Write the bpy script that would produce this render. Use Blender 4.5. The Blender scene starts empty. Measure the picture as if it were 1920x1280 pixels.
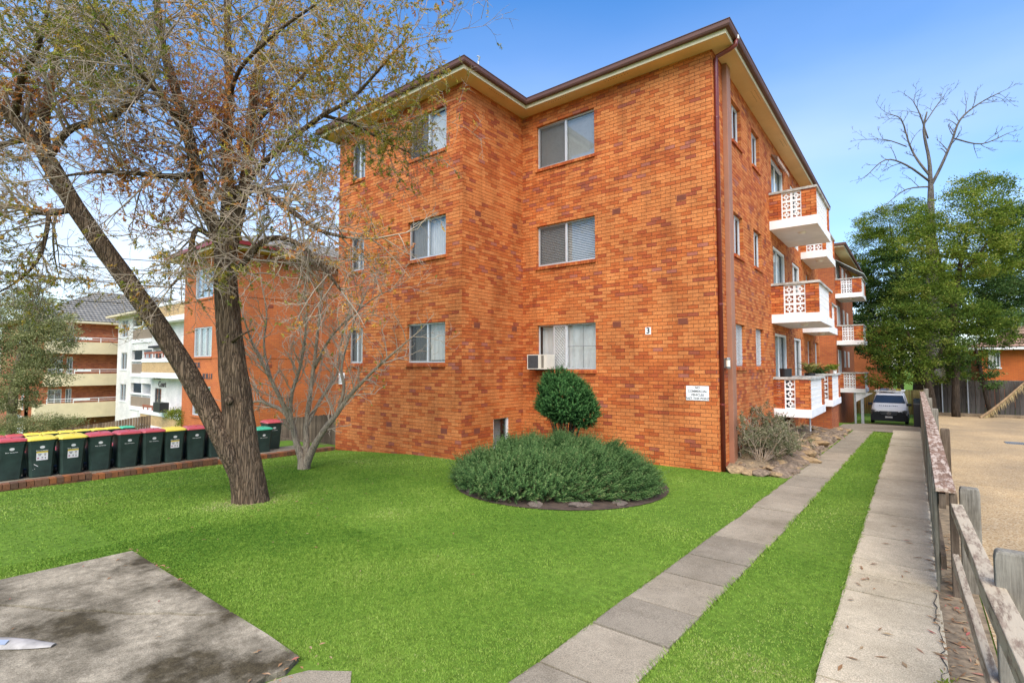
import bpy, math, random
import numpy as np
from mathutils import Vector, Matrix, Quaternion

S = bpy.context.scene
COL = S.collection
R = math.radians
rng = random.Random(11)
nrng = np.random.default_rng(7)

# ------------------------------------------------------------------ camera
CAM_Z = 2.05
YAW, PITCH = R(38.0), math.atan(47 / 967.0)
cam_d = bpy.data.cameras.new('camera')
cam = bpy.data.objects.new('camera', cam_d)
COL.objects.link(cam)
cam.location = (0, 0, CAM_Z)
cam.rotation_euler = (R(90) + PITCH, 0, YAW)
cam_d.sensor_width = 36.0
cam_d.lens = 36.0 * 967 / 1920
cam_d.clip_start, cam_d.clip_end = 0.05, 3000
S.camera = cam

# ------------------------------------------------------------------ light
SUN_AZ, SUN_EL = R(146), R(50)          # sun behind the camera, veiled by thin cloud
world = bpy.data.worlds.new('World')
S.world = world
world.use_nodes = True
wn, wl = world.node_tree.nodes, world.node_tree.links
wn.clear()
w_out = wn.new('ShaderNodeOutputWorld')
w_bg = wn.new('ShaderNodeBackground')
w_sky = wn.new('ShaderNodeTexSky')
w_sky.sky_type = 'NISHITA'
w_sky.sun_disc = False
w_sky.sun_elevation = SUN_EL
w_sky.sun_rotation = SUN_AZ
w_sky.air_density = 1.0
w_sky.dust_density = 0.6
w_sky.ozone_density = 2.5
w_bg.inputs['Strength'].default_value = 0.132
# thin high cloud: white veil that thickens toward the horizon, torn by noise
w_tc = wn.new('ShaderNodeTexCoord')
w_sep = wn.new('ShaderNodeSeparateXYZ')
wl.new(w_tc.outputs['Generated'], w_sep.inputs[0])
w_map = wn.new('ShaderNodeMapping')
w_map.inputs['Scale'].default_value = (0.8, 0.8, 2.6)
w_map.inputs['Location'].default_value = (0.35, 0.9, 0.2)
wl.new(w_tc.outputs['Generated'], w_map.inputs[0])
w_n = wn.new('ShaderNodeTexNoise')
w_n.inputs['Scale'].default_value = 1.5
w_n.inputs['Detail'].default_value = 6
w_n.inputs['Roughness'].default_value = 0.42
wl.new(w_map.outputs[0], w_n.inputs['Vector'])
w_r = wn.new('ShaderNodeMapRange')
w_r.inputs['From Min'].default_value = 0.30
w_r.inputs['From Max'].default_value = 0.72
wl.new(w_n.outputs['Fac'], w_r.inputs['Value'])
w_h = wn.new('ShaderNodeMapRange')       # more veil low in the sky
w_h.inputs['From Min'].default_value = 0.62
w_h.inputs['From Max'].default_value = 0.10
w_h.inputs['To Min'].default_value = 0.0
w_h.inputs['To Max'].default_value = 0.95
wl.new(w_sep.outputs['Z'], w_h.inputs['Value'])
w_m = wn.new('ShaderNodeMath'); w_m.operation = 'MULTIPLY'
wl.new(w_r.outputs[0], w_m.inputs[0]); wl.new(w_h.outputs[0], w_m.inputs[1])
w_mix = wn.new('ShaderNodeMix'); w_mix.data_type = 'RGBA'
wl.new(w_m.outputs[0], w_mix.inputs['Factor'])
w_hs = wn.new('ShaderNodeHueSaturation')
w_hs.inputs['Saturation'].default_value = 1.34
w_hs.inputs['Hue'].default_value = 0.503
w_hs.inputs['Value'].default_value = 1.0
wl.new(w_sky.outputs[0], w_hs.inputs['Color'])
wl.new(w_hs.outputs[0], w_mix.inputs['A'])
w_mix.inputs['B'].default_value = (3.9, 4.2, 4.7, 1)
wl.new(w_mix.outputs['Result'], w_bg.inputs['Color'])
wl.new(w_bg.outputs[0], w_out.inputs['Surface'])

sun_d = bpy.data.lights.new('sun', 'SUN')
sun_d.energy = 2.6
sun_d.angle = R(65)
sun_d.color = (1.0, 0.91, 0.79)
sun = bpy.data.objects.new('sun', sun_d)
COL.objects.link(sun)
sv = Vector((math.sin(SUN_AZ) * math.cos(SUN_EL), math.cos(SUN_AZ) * math.cos(SUN_EL), math.sin(SUN_EL)))
sun.rotation_euler = sv.to_track_quat('Z', 'Y').to_euler()
sun.location = (0, 0, 40)

S.view_settings.view_transform = 'Standard'
S.view_settings.look = 'None'
S.view_settings.exposure = 1.2
S.view_settings.gamma = 1.0
S.cycles.max_bounces = 6
S.cycles.diffuse_bounces = 3
S.cycles.glossy_bounces = 3
S.cycles.transparent_max_bounces = 12
S.cycles.caustics_reflective = False
S.cycles.caustics_refractive = False

# ------------------------------------------------------------------ terrain height
def gz(x, y):
    x = np.asarray(x, float); y = np.asarray(y, float)
    z = -0.018 * np.clip(y, -10, 60) + 0.004 * np.clip(x, -8, 12)
    z = z + 0.023 * np.clip(x + 8, -9.5, 0)
    z = z + 0.26 * np.clip(x + 17.5, -6.0, 0) + 0.04 * np.clip(x + 23.5, -40, 0)
    z = z - 0.14 * np.clip((-10.5 - x) / 3.4, 0, 1) * np.clip((x + 14.05) / 0.12, .45, 1)   # lawn sits below the bin pad
    t = np.clip((0.55 - x) / 0.3, 0, 1) * np.clip((x + 16) / 3.0, 0, 1)   # the drive dips behind
    z = z - 0.066 * np.clip(y - 27, 0, 18) * t
    return z
def g(x, y): return float(gz(x, y))

# ------------------------------------------------------------------ helpers
WL = {}
def wloc(o): return WL.get(o.name, Vector((0, 0, 0))) if o else Vector((0, 0, 0))

def tag(o, label=None, cat=None, group=None, kind=None):
    if label: o['label'] = label
    if cat: o['category'] = cat
    if group: o['group'] = group
    if kind: o['kind'] = kind
    return o

def thing(name, label, cat, loc=(0, 0, 0), rz=0, group=None):
    o = bpy.data.objects.new(name, None)
    COL.objects.link(o)
    o.location = loc
    o.rotation_euler = (0, 0, rz)
    o.empty_display_size = 0.2
    WL[o.name] = Vector(loc)
    return tag(o, label, cat, group)

def link_mesh(name, me, parent=None, local=False, loc=None, rz=0):
    o = bpy.data.objects.new(name, me)
    COL.objects.link(o)
    if parent is not None:
        o.parent = parent
        WL[o.name] = wloc(parent)
    if loc is not None:
        o.location = Vector(loc) - (wloc(parent) if not local else Vector((0, 0, 0)))
        if parent is None: WL[o.name] = Vector(loc)
    if rz: o.rotation_euler = (0, 0, rz)
    return o

class MB:
    """collects geometry (world coordinates) and links it as one mesh object"""
    def __init__(s):
        s.v = []; s.f = []; s.a = []; s.m = []
    def n(s): return len(s.v)
    def add(s, vs, fs, a=0.0, m=0):
        b = len(s.v)
        s.v.extend([tuple(q) for q in vs])
        for q in fs:
            s.f.append(tuple(i + b for i in q)); s.a.append(a); s.m.append(m)
    def box(s, x0, x1, y0, y1, z0, z1, a=0.0, m=0):
        s.add([(x0, y0, z0), (x1, y0, z0), (x1, y1, z0), (x0, y1, z0), (x0, y0, z1), (x1, y0, z1), (x1, y1, z1), (x0, y1, z1)],
              [(0, 3, 2, 1), (4, 5, 6, 7), (0, 1, 5, 4), (1, 2, 6, 5), (2, 3, 7, 6), (3, 0, 4, 7)], a, m)
    def fbox(s, O, ang, u0, u1, d0, d1, z0, z1, a=0.0, m=0):
        """box in a wall frame: u along the wall, d outward from its face, z absolute"""
        c, sn = math.cos(ang), math.sin(ang)
        def P(u, d, z): return (O[0] + c * u + sn * d, O[1] + sn * u - c * d, z)
        s.add([P(u0, d1, z0), P(u1, d1, z0), P(u1, d0, z0), P(u0, d0, z0), P(u0, d1, z1), P(u1, d1, z1), P(u1, d0, z1), P(u0, d0, z1)],
              [(0, 3, 2, 1), (4, 5, 6, 7), (0, 1, 5, 4), (1, 2, 6, 5), (2, 3, 7, 6), (3, 0, 4, 7)], a, m)
    def bar(s, p, q, w, h, a=0.0, m=0, up=(0, 0, 1)):
        p, q = Vector(p), Vector(q)
        d = (q - p).normalized(); u = Vector(up)
        sd = d.cross(u)
        if sd.length < 1e-4: sd = d.cross(Vector((1, 0, 0)))
        sd.normalize(); uu = sd.cross(d).normalized()
        sd *= w / 2; uu *= h / 2
        s.add([p - sd - uu, p + sd - uu, p + sd + uu, p - sd + uu, q - sd - uu, q + sd - uu, q + sd + uu, q - sd + uu],
              [(0, 1, 2, 3), (7, 6, 5, 4), (0, 4, 5, 1), (1, 5, 6, 2), (2, 6, 7, 3), (3, 7, 4, 0)], a, m)
    def tube(s, pts, rad, n=6, a=0.0, m=0, cap=True, wob=None):
        pts = [Vector(p) for p in pts]
        b = len(s.v); k = len(pts)
        ref = Vector((0.31, 0.17, 0.93)); prev = None
        for i, p in enumerate(pts):
            d = (pts[min(i + 1, k - 1)] - pts[max(i - 1, 0)]).normalized()
            if prev is None:
                sd = d.cross(ref)
                if sd.length < 1e-3: sd = d.cross(Vector((1, 0, 0)))
            else:
                sd = prev - d * prev.dot(d)
            sd.normalize(); prev = sd; tt = d.cross(sd)
            r = rad[i] if hasattr(rad, '__len__') else rad
            for j in range(n):
                an = 2 * math.pi * j / n
                rr = r * (wob(p, an, i) if wob else 1.0)
                s.v.append(tuple(p + (sd * math.cos(an) + tt * math.sin(an)) * rr))
        for i in range(k - 1):
            for j in range(n):
                s.f.append((b + i * n + j, b + i * n + (j + 1) % n, b + (i + 1) * n + (j + 1) % n, b + (i + 1) * n + j))
                s.a.append(a); s.m.append(m)
        if cap:
            s.f.append(tuple(b + j for j in range(n))[::-1]); s.a.append(a); s.m.append(m)
            s.f.append(tuple(b + (k - 1) * n + j for j in range(n))); s.a.append(a); s.m.append(m)
    def lathe(s, c, prof, n=16, a=0.0, m=0):
        b = len(s.v)
        for (r, z) in prof:
            for j in range(n):
                an = 2 * math.pi * j / n
                s.v.append((c[0] + r * math.cos(an), c[1] + r * math.sin(an), c[2] + z))
        for i in range(len(prof) - 1):
            for j in range(n):
                s.f.append((b + i * n + j, b + i * n + (j + 1) % n, b + (i + 1) * n + (j + 1) % n, b + (i + 1) * n + j))
                s.a.append(a); s.m.append(m)
    def mesh(s, name, mats, off=(0, 0, 0), smooth=False):
        me = bpy.data.meshes.new(name)
        ox, oy, oz = off
        me.from_pydata([(x - ox, y - oy, z - oz) for x, y, z in s.v], [], s.f)
        if not isinstance(mats, (list, tuple)): mats = [mats]
        for q in mats: me.materials.append(q)
        if len(mats) > 1: me.polygons.foreach_set('material_index', s.m)
        if any(s.a):
            at = me.attributes.new('rnd', 'FLOAT', 'FACE')
            at.data.foreach_set('value', s.a)
        if smooth: me.polygons.foreach_set('use_smooth', [True] * len(me.polygons))
        me.update()
        return me
    def build(s, name, mats, parent=None, smooth=False, local=False, bevel=0):
        off = (0, 0, 0) if local else wloc(parent)
        me = s.mesh(name, mats, off, smooth)
        o = link_mesh(name, me, parent)
        if bevel:
            md = o.modifiers.new('bevel', 'BEVEL'); md.width = bevel; md.segments = 2; md.limit_method = 'ANGLE'
        return o

def soup(name, V, Fq, mats, parent=None, rnd=None, kind=None, smooth=False):
    """mesh from numpy arrays: V (n,3), Fq (m,3 or 4) faces"""
    V = np.asarray(V, np.float32) - np.array(wloc(parent), np.float32)
    Fq = np.asarray(Fq, np.int32); k = Fq.shape[1]
    me = bpy.data.meshes.new(name)
    me.vertices.add(len(V)); me.vertices.foreach_set('co', V.ravel())
    me.loops.add(Fq.size); me.loops.foreach_set('vertex_index', Fq.ravel())
    me.polygons.add(len(Fq)); me.polygons.foreach_set('loop_start', np.arange(0, Fq.size, k, dtype=np.int32))
    if rnd is not None:
        at = me.attributes.new('rnd', 'FLOAT', 'FACE'); at.data.foreach_set('value', np.asarray(rnd, np.float32))
    if smooth: me.polygons.foreach_set('use_smooth', np.ones(len(Fq), bool))
    if not isinstance(mats, (list, tuple)): mats = [mats]
    for q in mats: me.materials.append(q)
    me.update(calc_edges=True)
    o = link_mesh(name, me, parent)
    if kind: o['kind'] = kind
    return o

def copy_tree(o, parent=None):
    c = o.copy(); COL.objects.link(c)
    if parent is not None: c.parent = parent
    for ch in list(o.children): copy_tree(ch, c)
    return c

def text_mesh(txt, size, extrude=0.002, align='CENTER', bold=0.0):
    cu = bpy.data.curves.new('txt', 'FONT'); cu.body = txt; cu.size = size; cu.extrude = extrude
    cu.align_x = align; cu.align_y = 'CENTER'; cu.resolution_u = 3; cu.offset = size * bold
    ob = bpy.data.objects.new('txt', cu); COL.objects.link(ob)
    dg = bpy.context.evaluated_depsgraph_get()
    me = bpy.data.meshes.new_from_object(ob.evaluated_get(dg))
    bpy.data.objects.remove(ob); bpy.data.curves.remove(cu)
    return me

def px(x, y, depth):
    """point at a given distance along the view axis (used to survey far things)"""
    f = Vector((-math.sin(YAW) * math.cos(PITCH), math.cos(YAW) * math.cos(PITCH), math.sin(PITCH)))
    r = Vector((math.cos(YAW), math.sin(YAW), 0)); u = r.cross(f)
    return Vector((0, 0, CAM_Z)) + (f + r * ((x - 960) / 967) + u * ((640 - y) / 967)) * depth

# ------------------------------------------------------------------ materials
def new_mat(name):
    m = bpy.data.materials.new(name); m.use_nodes = True
    nt = m.node_tree; b = nt.nodes['Principled BSDF']
    return m, nt, b
def N(nt, t, **kw):
    n = nt.nodes.new('ShaderNode' + t)
    for k, v in kw.items():
        if k in n.inputs: n.inputs[k].default_value = v
        else: setattr(n, k, v)
    return n
def ramp(nt, stops, src, interp='LINEAR'):
    r = nt.nodes.new('ShaderNodeValToRGB'); r.color_ramp.interpolation = interp
    el = r.color_ramp.elements
    while len(el) < len(stops): el.new(0.5)
    for e, (p, c) in zip(el, stops):
        e.position = p; e.color = (c[0], c[1], c[2], 1)
    nt.links.new(src, r.inputs[0])
    return r
def mixc(nt, fac, a, b, blend='MIX'):
    m = nt.nodes.new('ShaderNodeMix'); m.data_type = 'RGBA'; m.blend_type = blend
    for k, q in (('Factor', fac), ('A', a), ('B', b)):
        if hasattr(q, 'is_output'): nt.links.new(q, m.inputs[k])
        elif isinstance(q, (tuple, list)): m.inputs[k].default_value = (q[0], q[1], q[2], 1)
        else: m.inputs[k].default_value = q
    return m.outputs['Result']
def coord(nt, scale=(1, 1, 1), kind='Object'):
    tc = nt.nodes.new('ShaderNodeTexCoord'); mp = nt.nodes.new('ShaderNodeMapping')
    mp.inputs['Scale'].default_value = scale
    nt.links.new(tc.outputs[kind], mp.inputs[0])
    return mp.outputs[0]
def noise(nt, vec, scale, detail=4, rough=0.55):
    n = nt.nodes.new('ShaderNodeTexNoise')
    n.inputs['Scale'].default_value = scale; n.inputs['Detail'].default_value = detail; n.inputs['Roughness'].default_value = rough
    nt.links.new(vec, n.inputs['Vector'])
    return n.outputs['Fac']
def bump(nt, b, h, strength=0.3, dist=0.01):
    bp = nt.nodes.new('ShaderNodeBump'); bp.inputs['Strength'].default_value = strength; bp.inputs['Distance'].default_value = dist
    nt.links.new(h, bp.inputs['Height']); nt.links.new(bp.outputs[0], b.inputs['Normal'])

def simple(name, c, rough=0.6, metal=0.0, var=0.12, scale=6.0, bmp=0.0, spec=0.5):
    m, nt, b = new_mat(name)
    v = coord(nt)
    n1 = noise(nt, v, scale, 5, 0.6)
    hi = tuple(min(1, q * (1 + var)) for q in c); lo = tuple(q * (1 - var * 1.3) for q in c)
    r = ramp(nt, [(0.3, lo), (0.7, hi)], n1)
    nt.links.new(r.outputs[0], b.inputs['Base Color'])
    b.inputs['Roughness'].default_value = rough; b.inputs['Metallic'].default_value = metal
    b.inputs['Specular IOR Level'].default_value = spec
    if bmp: bump(nt, b, noise(nt, v, scale * 12, 3), bmp, 0.004)
    return m

def brick_mat(name, stops):
    """one clay colour for each brick (attribute rnd, or the brick object's own rnd)"""
    m, nt, b = new_mat(name)
    a1 = N(nt, 'Attribute', attribute_name='rnd'); a2 = N(nt, 'Attribute', attribute_name='rnd', attribute_type='OBJECT')
    ad = N(nt, 'Math', operation='ADD'); nt.links.new(a1.outputs['Fac'], ad.inputs[0]); nt.links.new(a2.outputs['Fac'], ad.inputs[1])
    r = ramp(nt, stops, ad.outputs[0])
    geo = nt.nodes.new('ShaderNodeNewGeometry')
    n1 = noise(nt, geo.outputs['Position'], 38, 5, 0.7)
    n2 = noise(nt, geo.outputs['Position'], 1.1, 4, 0.6)
    r1 = ramp(nt, [(0.25, (0.62, 0.56, 0.52)), (0.72, (1.22, 1.2, 1.15))], n1)
    mp2 = N(nt, 'Mapping'); mp2.inputs['Scale'].default_value = (2.6, 2.6, .5); nt.links.new(geo.outputs['Position'], mp2.inputs[0])
    n4 = noise(nt, mp2.outputs[0], 1.0, 6, 0.65)
    r2 = ramp(nt, [(0.3, (0.80, 0.78, 0.78)), (0.7, (1.1, 1.1, 1.08))], n2)
    r4 = ramp(nt, [(0.34, (0.80, 0.79, 0.79)), (0.5, (1, 1, 1)), (0.7, (1.06, 1.07, 1.08))], n4)
    c = mixc(nt, 1.0, r.outputs[0], r4.outputs[0], 'MULTIPLY'); c = mixc(nt, 1.0, c, r1.outputs[0], 'MULTIPLY'); c = mixc(nt, 1.0, c, r2.outputs[0], 'MULTIPLY')
    nt.links.new(c, b.inputs['Base Color'])
    b.inputs['Roughness'].default_value = 0.82; b.inputs['Specular IOR Level'].default_value = 0.25
    bump(nt, b, noise(nt, geo.outputs['Position'], 90, 3, 0.7), 0.5, 0.004)
    return m

def brick_tex(name, c1, c2, mortar, axis='XZ', bw=0.24, bh=0.086, ms=0.012):
    """far brickwork: courses too small to pick apart"""
    m, nt, b = new_mat(name)
    geo = nt.nodes.new('ShaderNodeNewGeometry'); sp = nt.nodes.new('ShaderNodeSeparateXYZ'); cb = nt.nodes.new('ShaderNodeCombineXYZ')
    nt.links.new(geo.outputs['Position'], sp.inputs[0])
    ad = N(nt, 'Math', operation='ADD'); nt.links.new(sp.outputs['X'], ad.inputs[0]); nt.links.new(sp.outputs['Y'], ad.inputs[1])
    nt.links.new(ad.outputs[0], cb.inputs[0]); nt.links.new(sp.outputs['Z'], cb.inputs[1])
    t = nt.nodes.new('ShaderNodeTexBrick')
    t.inputs['Scale'].default_value = 1.0; t.inputs['Brick Width'].default_value = bw; t.inputs['Row Height'].default_value = bh
    t.inputs['Mortar Size'].default_value = ms / 2; t.inputs['Bias'].default_value = 0.0
    t.inputs['Color1'].default_value = (*c1, 1); t.inputs['Color2'].default_value = (*c2, 1); t.inputs['Mortar'].default_value = (*mortar, 1)
    nt.links.new(cb.outputs[0], t.inputs['Vector'])
    n2 = noise(nt, geo.outputs['Position'], 0.8, 4, 0.6)
    r2 = ramp(nt, [(0.3, (0.8, 0.8, 0.8)), (0.7, (1.12, 1.1, 1.08))], n2)
    nt.links.new(mixc(nt, 1.0, t.outputs['Color'], r2.outputs[0], 'MULTIPLY'), b.inputs['Base Color'])
    b.inputs['Roughness'].default_value = 0.85
    inv = N(nt, 'Math', operation='SUBTRACT'); inv.inputs[0].default_value = 1.0; nt.links.new(t.outputs['Fac'], inv.inputs[1])
    bump(nt, b, inv.outputs[0], 0.6, 0.006)
    return m

def attr_leaf(name, stops, rough=0.55, trans=0.25):
    m, nt, b = new_mat(name)
    a1 = N(nt, 'Attribute', attribute_name='rnd')
    r = ramp(nt, stops, a1.outputs['Fac'])
    nt.links.new(r.outputs[0], b.inputs['Base Color'])
    b.inputs['Roughness'].default_value = 0.75; b.inputs['Specular IOR Level'].default_value = 0.12
    if trans:
        tr = nt.nodes.new('ShaderNodeBsdfTranslucent'); mx = nt.nodes.new('ShaderNodeMixShader'); mx.inputs[0].default_value = trans
        nt.links.new(r.outputs[0], tr.inputs['Color'])
        nt.links.new(b.outputs[0], mx.inputs[1]); nt.links.new(tr.outputs[0], mx.inputs[2])
        nt.links.new(mx.outputs[0], nt.nodes['Material Output'].inputs['Surface'])
    return m

def glass_mat(name, tint=(0.95, 0.965, 0.96), refl=0.035):
    m, nt, b = new_mat(name)
    tr = N(nt, 'BsdfTransparent'); tr.inputs[0].default_value = (*tint, 1)
    gl = N(nt, 'BsdfGlossy'); gl.inputs['Roughness'].default_value = 0.03; gl.inputs['Color'].default_value = (0.9, 0.95, 1, 1)
    lw = N(nt, 'LayerWeight'); lw.inputs['Blend'].default_value = 0.35
    mr = N(nt, 'MapRange'); mr.inputs['To Min'].default_value = refl; mr.inputs['To Max'].default_value = 0.6
    nt.links.new(lw.outputs['Fresnel'], mr.inputs['Value'])
    mx = N(nt, 'MixShader'); nt.links.new(mr.outputs[0], mx.inputs[0]); nt.links.new(tr.outputs[0], mx.inputs[1]); nt.links.new(gl.outputs[0], mx.inputs[2])
    nt.links.new(mx.outputs[0], nt.nodes['Material Output'].inputs['Surface'])
    return m

def wood_mat(name, c, dark, grain=(3, 3, 40), paint=None, pfac=0.5):
    m, nt, b = new_mat(name)
    v = coord(nt, grain)
    n1 = noise(nt, v, 3.0, 6, 0.7)
    r = ramp(nt, [(0.3, dark), (0.62, c)], n1)
    colr = r.outputs[0]
    v2 = coord(nt)
    n2 = noise(nt, v2, 2.3, 5, 0.65)
    r2 = ramp(nt, [(0.3, (0.6, 0.58, 0.55)), (0.7, (1.15, 1.15, 1.12))], n2)
    colr = mixc(nt, 1.0, colr, r2.outputs[0], 'MULTIPLY')
    ao = N(nt, 'Attribute', attribute_name='rnd', attribute_type='OBJECT')
    ro = ramp(nt, [(0.0, (1, 1, 1)), (0.004, (.55, .54, .52)), (1.0, (1.4, 1.38, 1.32))], ao.outputs['Fac'])
    colr = mixc(nt, 1.0, colr, ro.outputs[0], 'MULTIPLY')
    if paint:
        n3 = noise(nt, coord(nt, (8, 1.6, 8)), 2.4, 8, 0.72)
        r3 = ramp(nt, [(pfac - 0.05, (0, 0, 0)), (pfac + 0.05, (1, 1, 1))], n3)
        colr = mixc(nt, r3.outputs[0], colr, paint)
    nt.links.new(colr, b.inputs['Base Color'])
    b.inputs['Roughness'].default_value = 0.95; b.inputs['Specular IOR Level'].default_value = 0.1
    bump(nt, b, n1, 0.6, 0.008)
    return m

M = {}
M['brick'] = brick_mat('orange_brick', [(0.0, (0.60, 0.205, 0.06)), (0.16, (0.64, 0.235, 0.075)), (0.34, (0.56, 0.165, 0.045)), (0.5, (0.50, 0.13, 0.033)), (0.66, (0.44, 0.102, 0.03)), (0.8, (0.38, 0.085, 0.03)), (0.9, (0.34, 0.092, 0.048)), (1.0, (0.42, 0.145, 0.095))])
M['mortar'] = simple('mortar', (0.105, 0.058, 0.033), 0.95, var=0.25, scale=9, bmp=0.3)
M['brick_tex'] = brick_tex('brick_far_orange', (0.45, 0.135, 0.035), (0.36, 0.09, 0.028), (0.17, 0.085, 0.05))
M['brick_orange'] = brick_tex('brick_neighbour_orange', (0.56, 0.165, 0.04), (0.49, 0.13, 0.034), (0.30, 0.10, 0.045))
M['brick_red'] = brick_tex('brick_far_red', (0.50, 0.16, 0.06), (0.30, 0.075, 0.035), (0.32, 0.17, 0.10))
M['brick_white'] = brick_tex('brick_painted_white', (0.78, 0.75, 0.70), (0.70, 0.67, 0.62), (0.58, 0.55, 0.5))
M['brick_grey'] = brick_tex('brick_mottled_grey', (0.62, 0.57, 0.49), (0.34, 0.30, 0.25), (0.5, 0.45, 0.39))
M['brick_yellow'] = brick_tex('brick_yellow', (0.62, 0.42, 0.20), (0.52, 0.33, 0.15), (0.36, 0.25, 0.15))
M['white'] = simple('white_paint', (0.80, 0.79, 0.76), 0.6, var=0.06, scale=4)
M['soffit'] = simple('soffit_paint', (0.74, 0.53, 0.25), 0.7, var=0.07, scale=1.5)
M['fascia'] = simple('fascia_paint', (0.66, 0.56, 0.36), 0.6, var=0.05, scale=3)
M['gutter'] = simple('gutter_brown', (0.115, 0.05, 0.036), 0.65, var=0.1, scale=3)
M['maroon'] = simple('maroon_pipe', (0.16, 0.026, 0.018), 0.28, var=0.15, scale=3)
M['tan_pipe'] = simple('tan_duct', (0.33, 0.15, 0.085), 0.6, var=0.1, scale=2)
M['alu'] = simple('aluminium', (0.66, 0.67, 0.67), 0.38, 0.35, 0.05)
M['alu_dark'] = simple('dark_aluminium', (0.2, 0.21, 0.21), 0.4, 0.4, 0.05)
M['glass'] = glass_mat('window_glass')
M['glass_bright'] = glass_mat('window_glass_reflecting', refl=0.075)
M['curtain'] = simple('curtain', (0.87, 0.865, 0.83), 0.9, var=0.08, scale=3)
def screen_mat(name, c, op):
    m, nt, b = new_mat(name)
    b.inputs['Base Color'].default_value = (*c, 1); b.inputs['Roughness'].default_value = .8
    tr = N(nt, 'BsdfTransparent'); mx = N(nt, 'MixShader'); mx.inputs[0].default_value = op
    nt.links.new(tr.outputs[0], mx.inputs[1]); nt.links.new(b.outputs[0], mx.inputs[2]); nt.links.new(mx.outputs[0], nt.nodes['Material Output'].inputs['Surface'])
    return m
M['flyscreen'] = screen_mat('insect_mesh', (.10, .10, .10), .42)
M['curtain_grey'] = simple('curtain_grey', (0.36, 0.37, 0.35), 0.9, var=0.1, scale=3)
M['blind'] = simple('blind_slats', (0.66, 0.66, 0.62), 0.6, var=0.05)
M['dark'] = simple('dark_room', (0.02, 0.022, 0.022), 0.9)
M['vent'] = simple('terracotta_vent', (0.24, 0.06, 0.028), 0.8, var=0.1)
M['black'] = simple('black_plastic', (0.015, 0.015, 0.016), 0.45, var=0.1)
M['vent_back'] = simple('vent_shadow', (0.17, 0.052, 0.027), .9)
M['roof_tile'] = simple('grey_roof_tile', (0.20, 0.185, 0.155), 0.85, var=0.3, scale=3)
M['cream'] = simple('cream_render', (0.70, 0.58, 0.36), 0.8, var=0.07, scale=1.5)
M['brown_render'] = simple('brown_render', (0.27, 0.20, 0.14), 0.85, var=0.08, scale=2)
M['rail_brown'] = simple('brown_rail', (0.30, 0.09, 0.045), 0.6)
M['redgutter'] = simple('red_gutter', (0.24, 0.025, 0.022), 0.4)
M['steel'] = simple('galvanised_steel', (0.42, 0.45, 0.47), 0.45, 0.5)
# ================================================================== SETTING: ground, lawn, paths, gravel
def ground_mat():
    m, nt, b = new_mat('ground_soil_grass')
    v = coord(nt)
    n1 = noise(nt, v, 0.7, 6, 0.65)
    n2 = noise(nt, v, 14, 4, 0.7)
    r = ramp(nt, [(0.3, (0.085, 0.165, 0.018)), (0.6, (0.13, 0.22, 0.028)), (0.8, (0.2, 0.25, 0.05))], n1)
    r2 = ramp(nt, [(0.3, (0.6, 0.6, 0.6)), (0.7, (1.2, 1.2, 1.2))], n2)
    nt.links.new(mixc(nt, 1.0, r.outputs[0], r2.outputs[0], 'MULTIPLY'), b.inputs['Base Color'])
    b.inputs['Roughness'].default_value = 1.0; b.inputs['Specular IOR Level'].default_value = 0.1
    bump(nt, b, n2, 0.5, 0.03)
    return m
M['ground'] = ground_mat()

def concrete_mat(name, c, stain, dark=0.5, sc=1.0, hard=False):
    m, nt, b = new_mat(name)
    geo = nt.nodes.new('ShaderNodeNewGeometry'); v = geo.outputs['Position']
    a2 = N(nt, 'Attribute', attribute_name='rnd', attribute_type='OBJECT')
    n1 = noise(nt, v, 0.9 * sc, 6, 0.62)
    n2 = noise(nt, v, 110, 4, 0.8)
    n3 = noise(nt, v, 9, 8, 0.75)
    r = ramp(nt, [(0.40, stain), (0.47, tuple(.45 * q + .4 * s_ for q, s_ in zip(c, stain))), (0.60, c)] if hard else [(0.3, stain), (0.5, tuple(.8 * q + .12 * s_ for q, s_ in zip(c, stain))), (0.66, c)], n1)
    r2 = ramp(nt, [(0.34, (0.5, 0.49, 0.47)), (0.64, (1.3, 1.3, 1.28))], n2)
    r3 = ramp(nt, [(0.36, (0.58, 0.57, 0.54)), (0.64, (1.18, 1.18, 1.16))], n3)
    cc = mixc(nt, 1.0, r.outputs[0], r2.outputs[0], 'MULTIPLY'); cc = mixc(nt, 1.0, cc, r3.outputs[0], 'MULTIPLY')
    if not hard: r3.color_ramp.elements[0].color = (.86, .86, .85, 1); r3.color_ramp.elements[1].color = (1.06, 1.06, 1.05, 1)
    ra = ramp(nt, [(0.0, (0.84, 0.84, 0.84)), (1.0, (1.12, 1.11, 1.09))], a2.outputs['Fac'])
    cc = mixc(nt, 1.0, cc, ra.outputs[0], 'MULTIPLY')
    nt.links.new(cc, b.inputs['Base Color']); b.inputs['Roughness'].default_value = 0.92; b.inputs['Specular IOR Level'].default_value = 0.2
    bump(nt, b, n2, 0.45, 0.006)
    return m
M['path'] = concrete_mat('weathered_concrete_path', (0.35, 0.30, 0.225), (0.215, 0.18, 0.128))
M['pathR'] = concrete_mat('pale_concrete_path', (0.61, 0.52, 0.375), (0.41, 0.345, 0.24))
M['slab'] = concrete_mat('mossy_concrete_slab', (0.40, 0.35, 0.265), (0.075, 0.06, 0.034), sc=1.15, hard=True)
M['crack'] = simple('crack_dirt', (0.05, 0.042, 0.03), 0.95)

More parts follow.
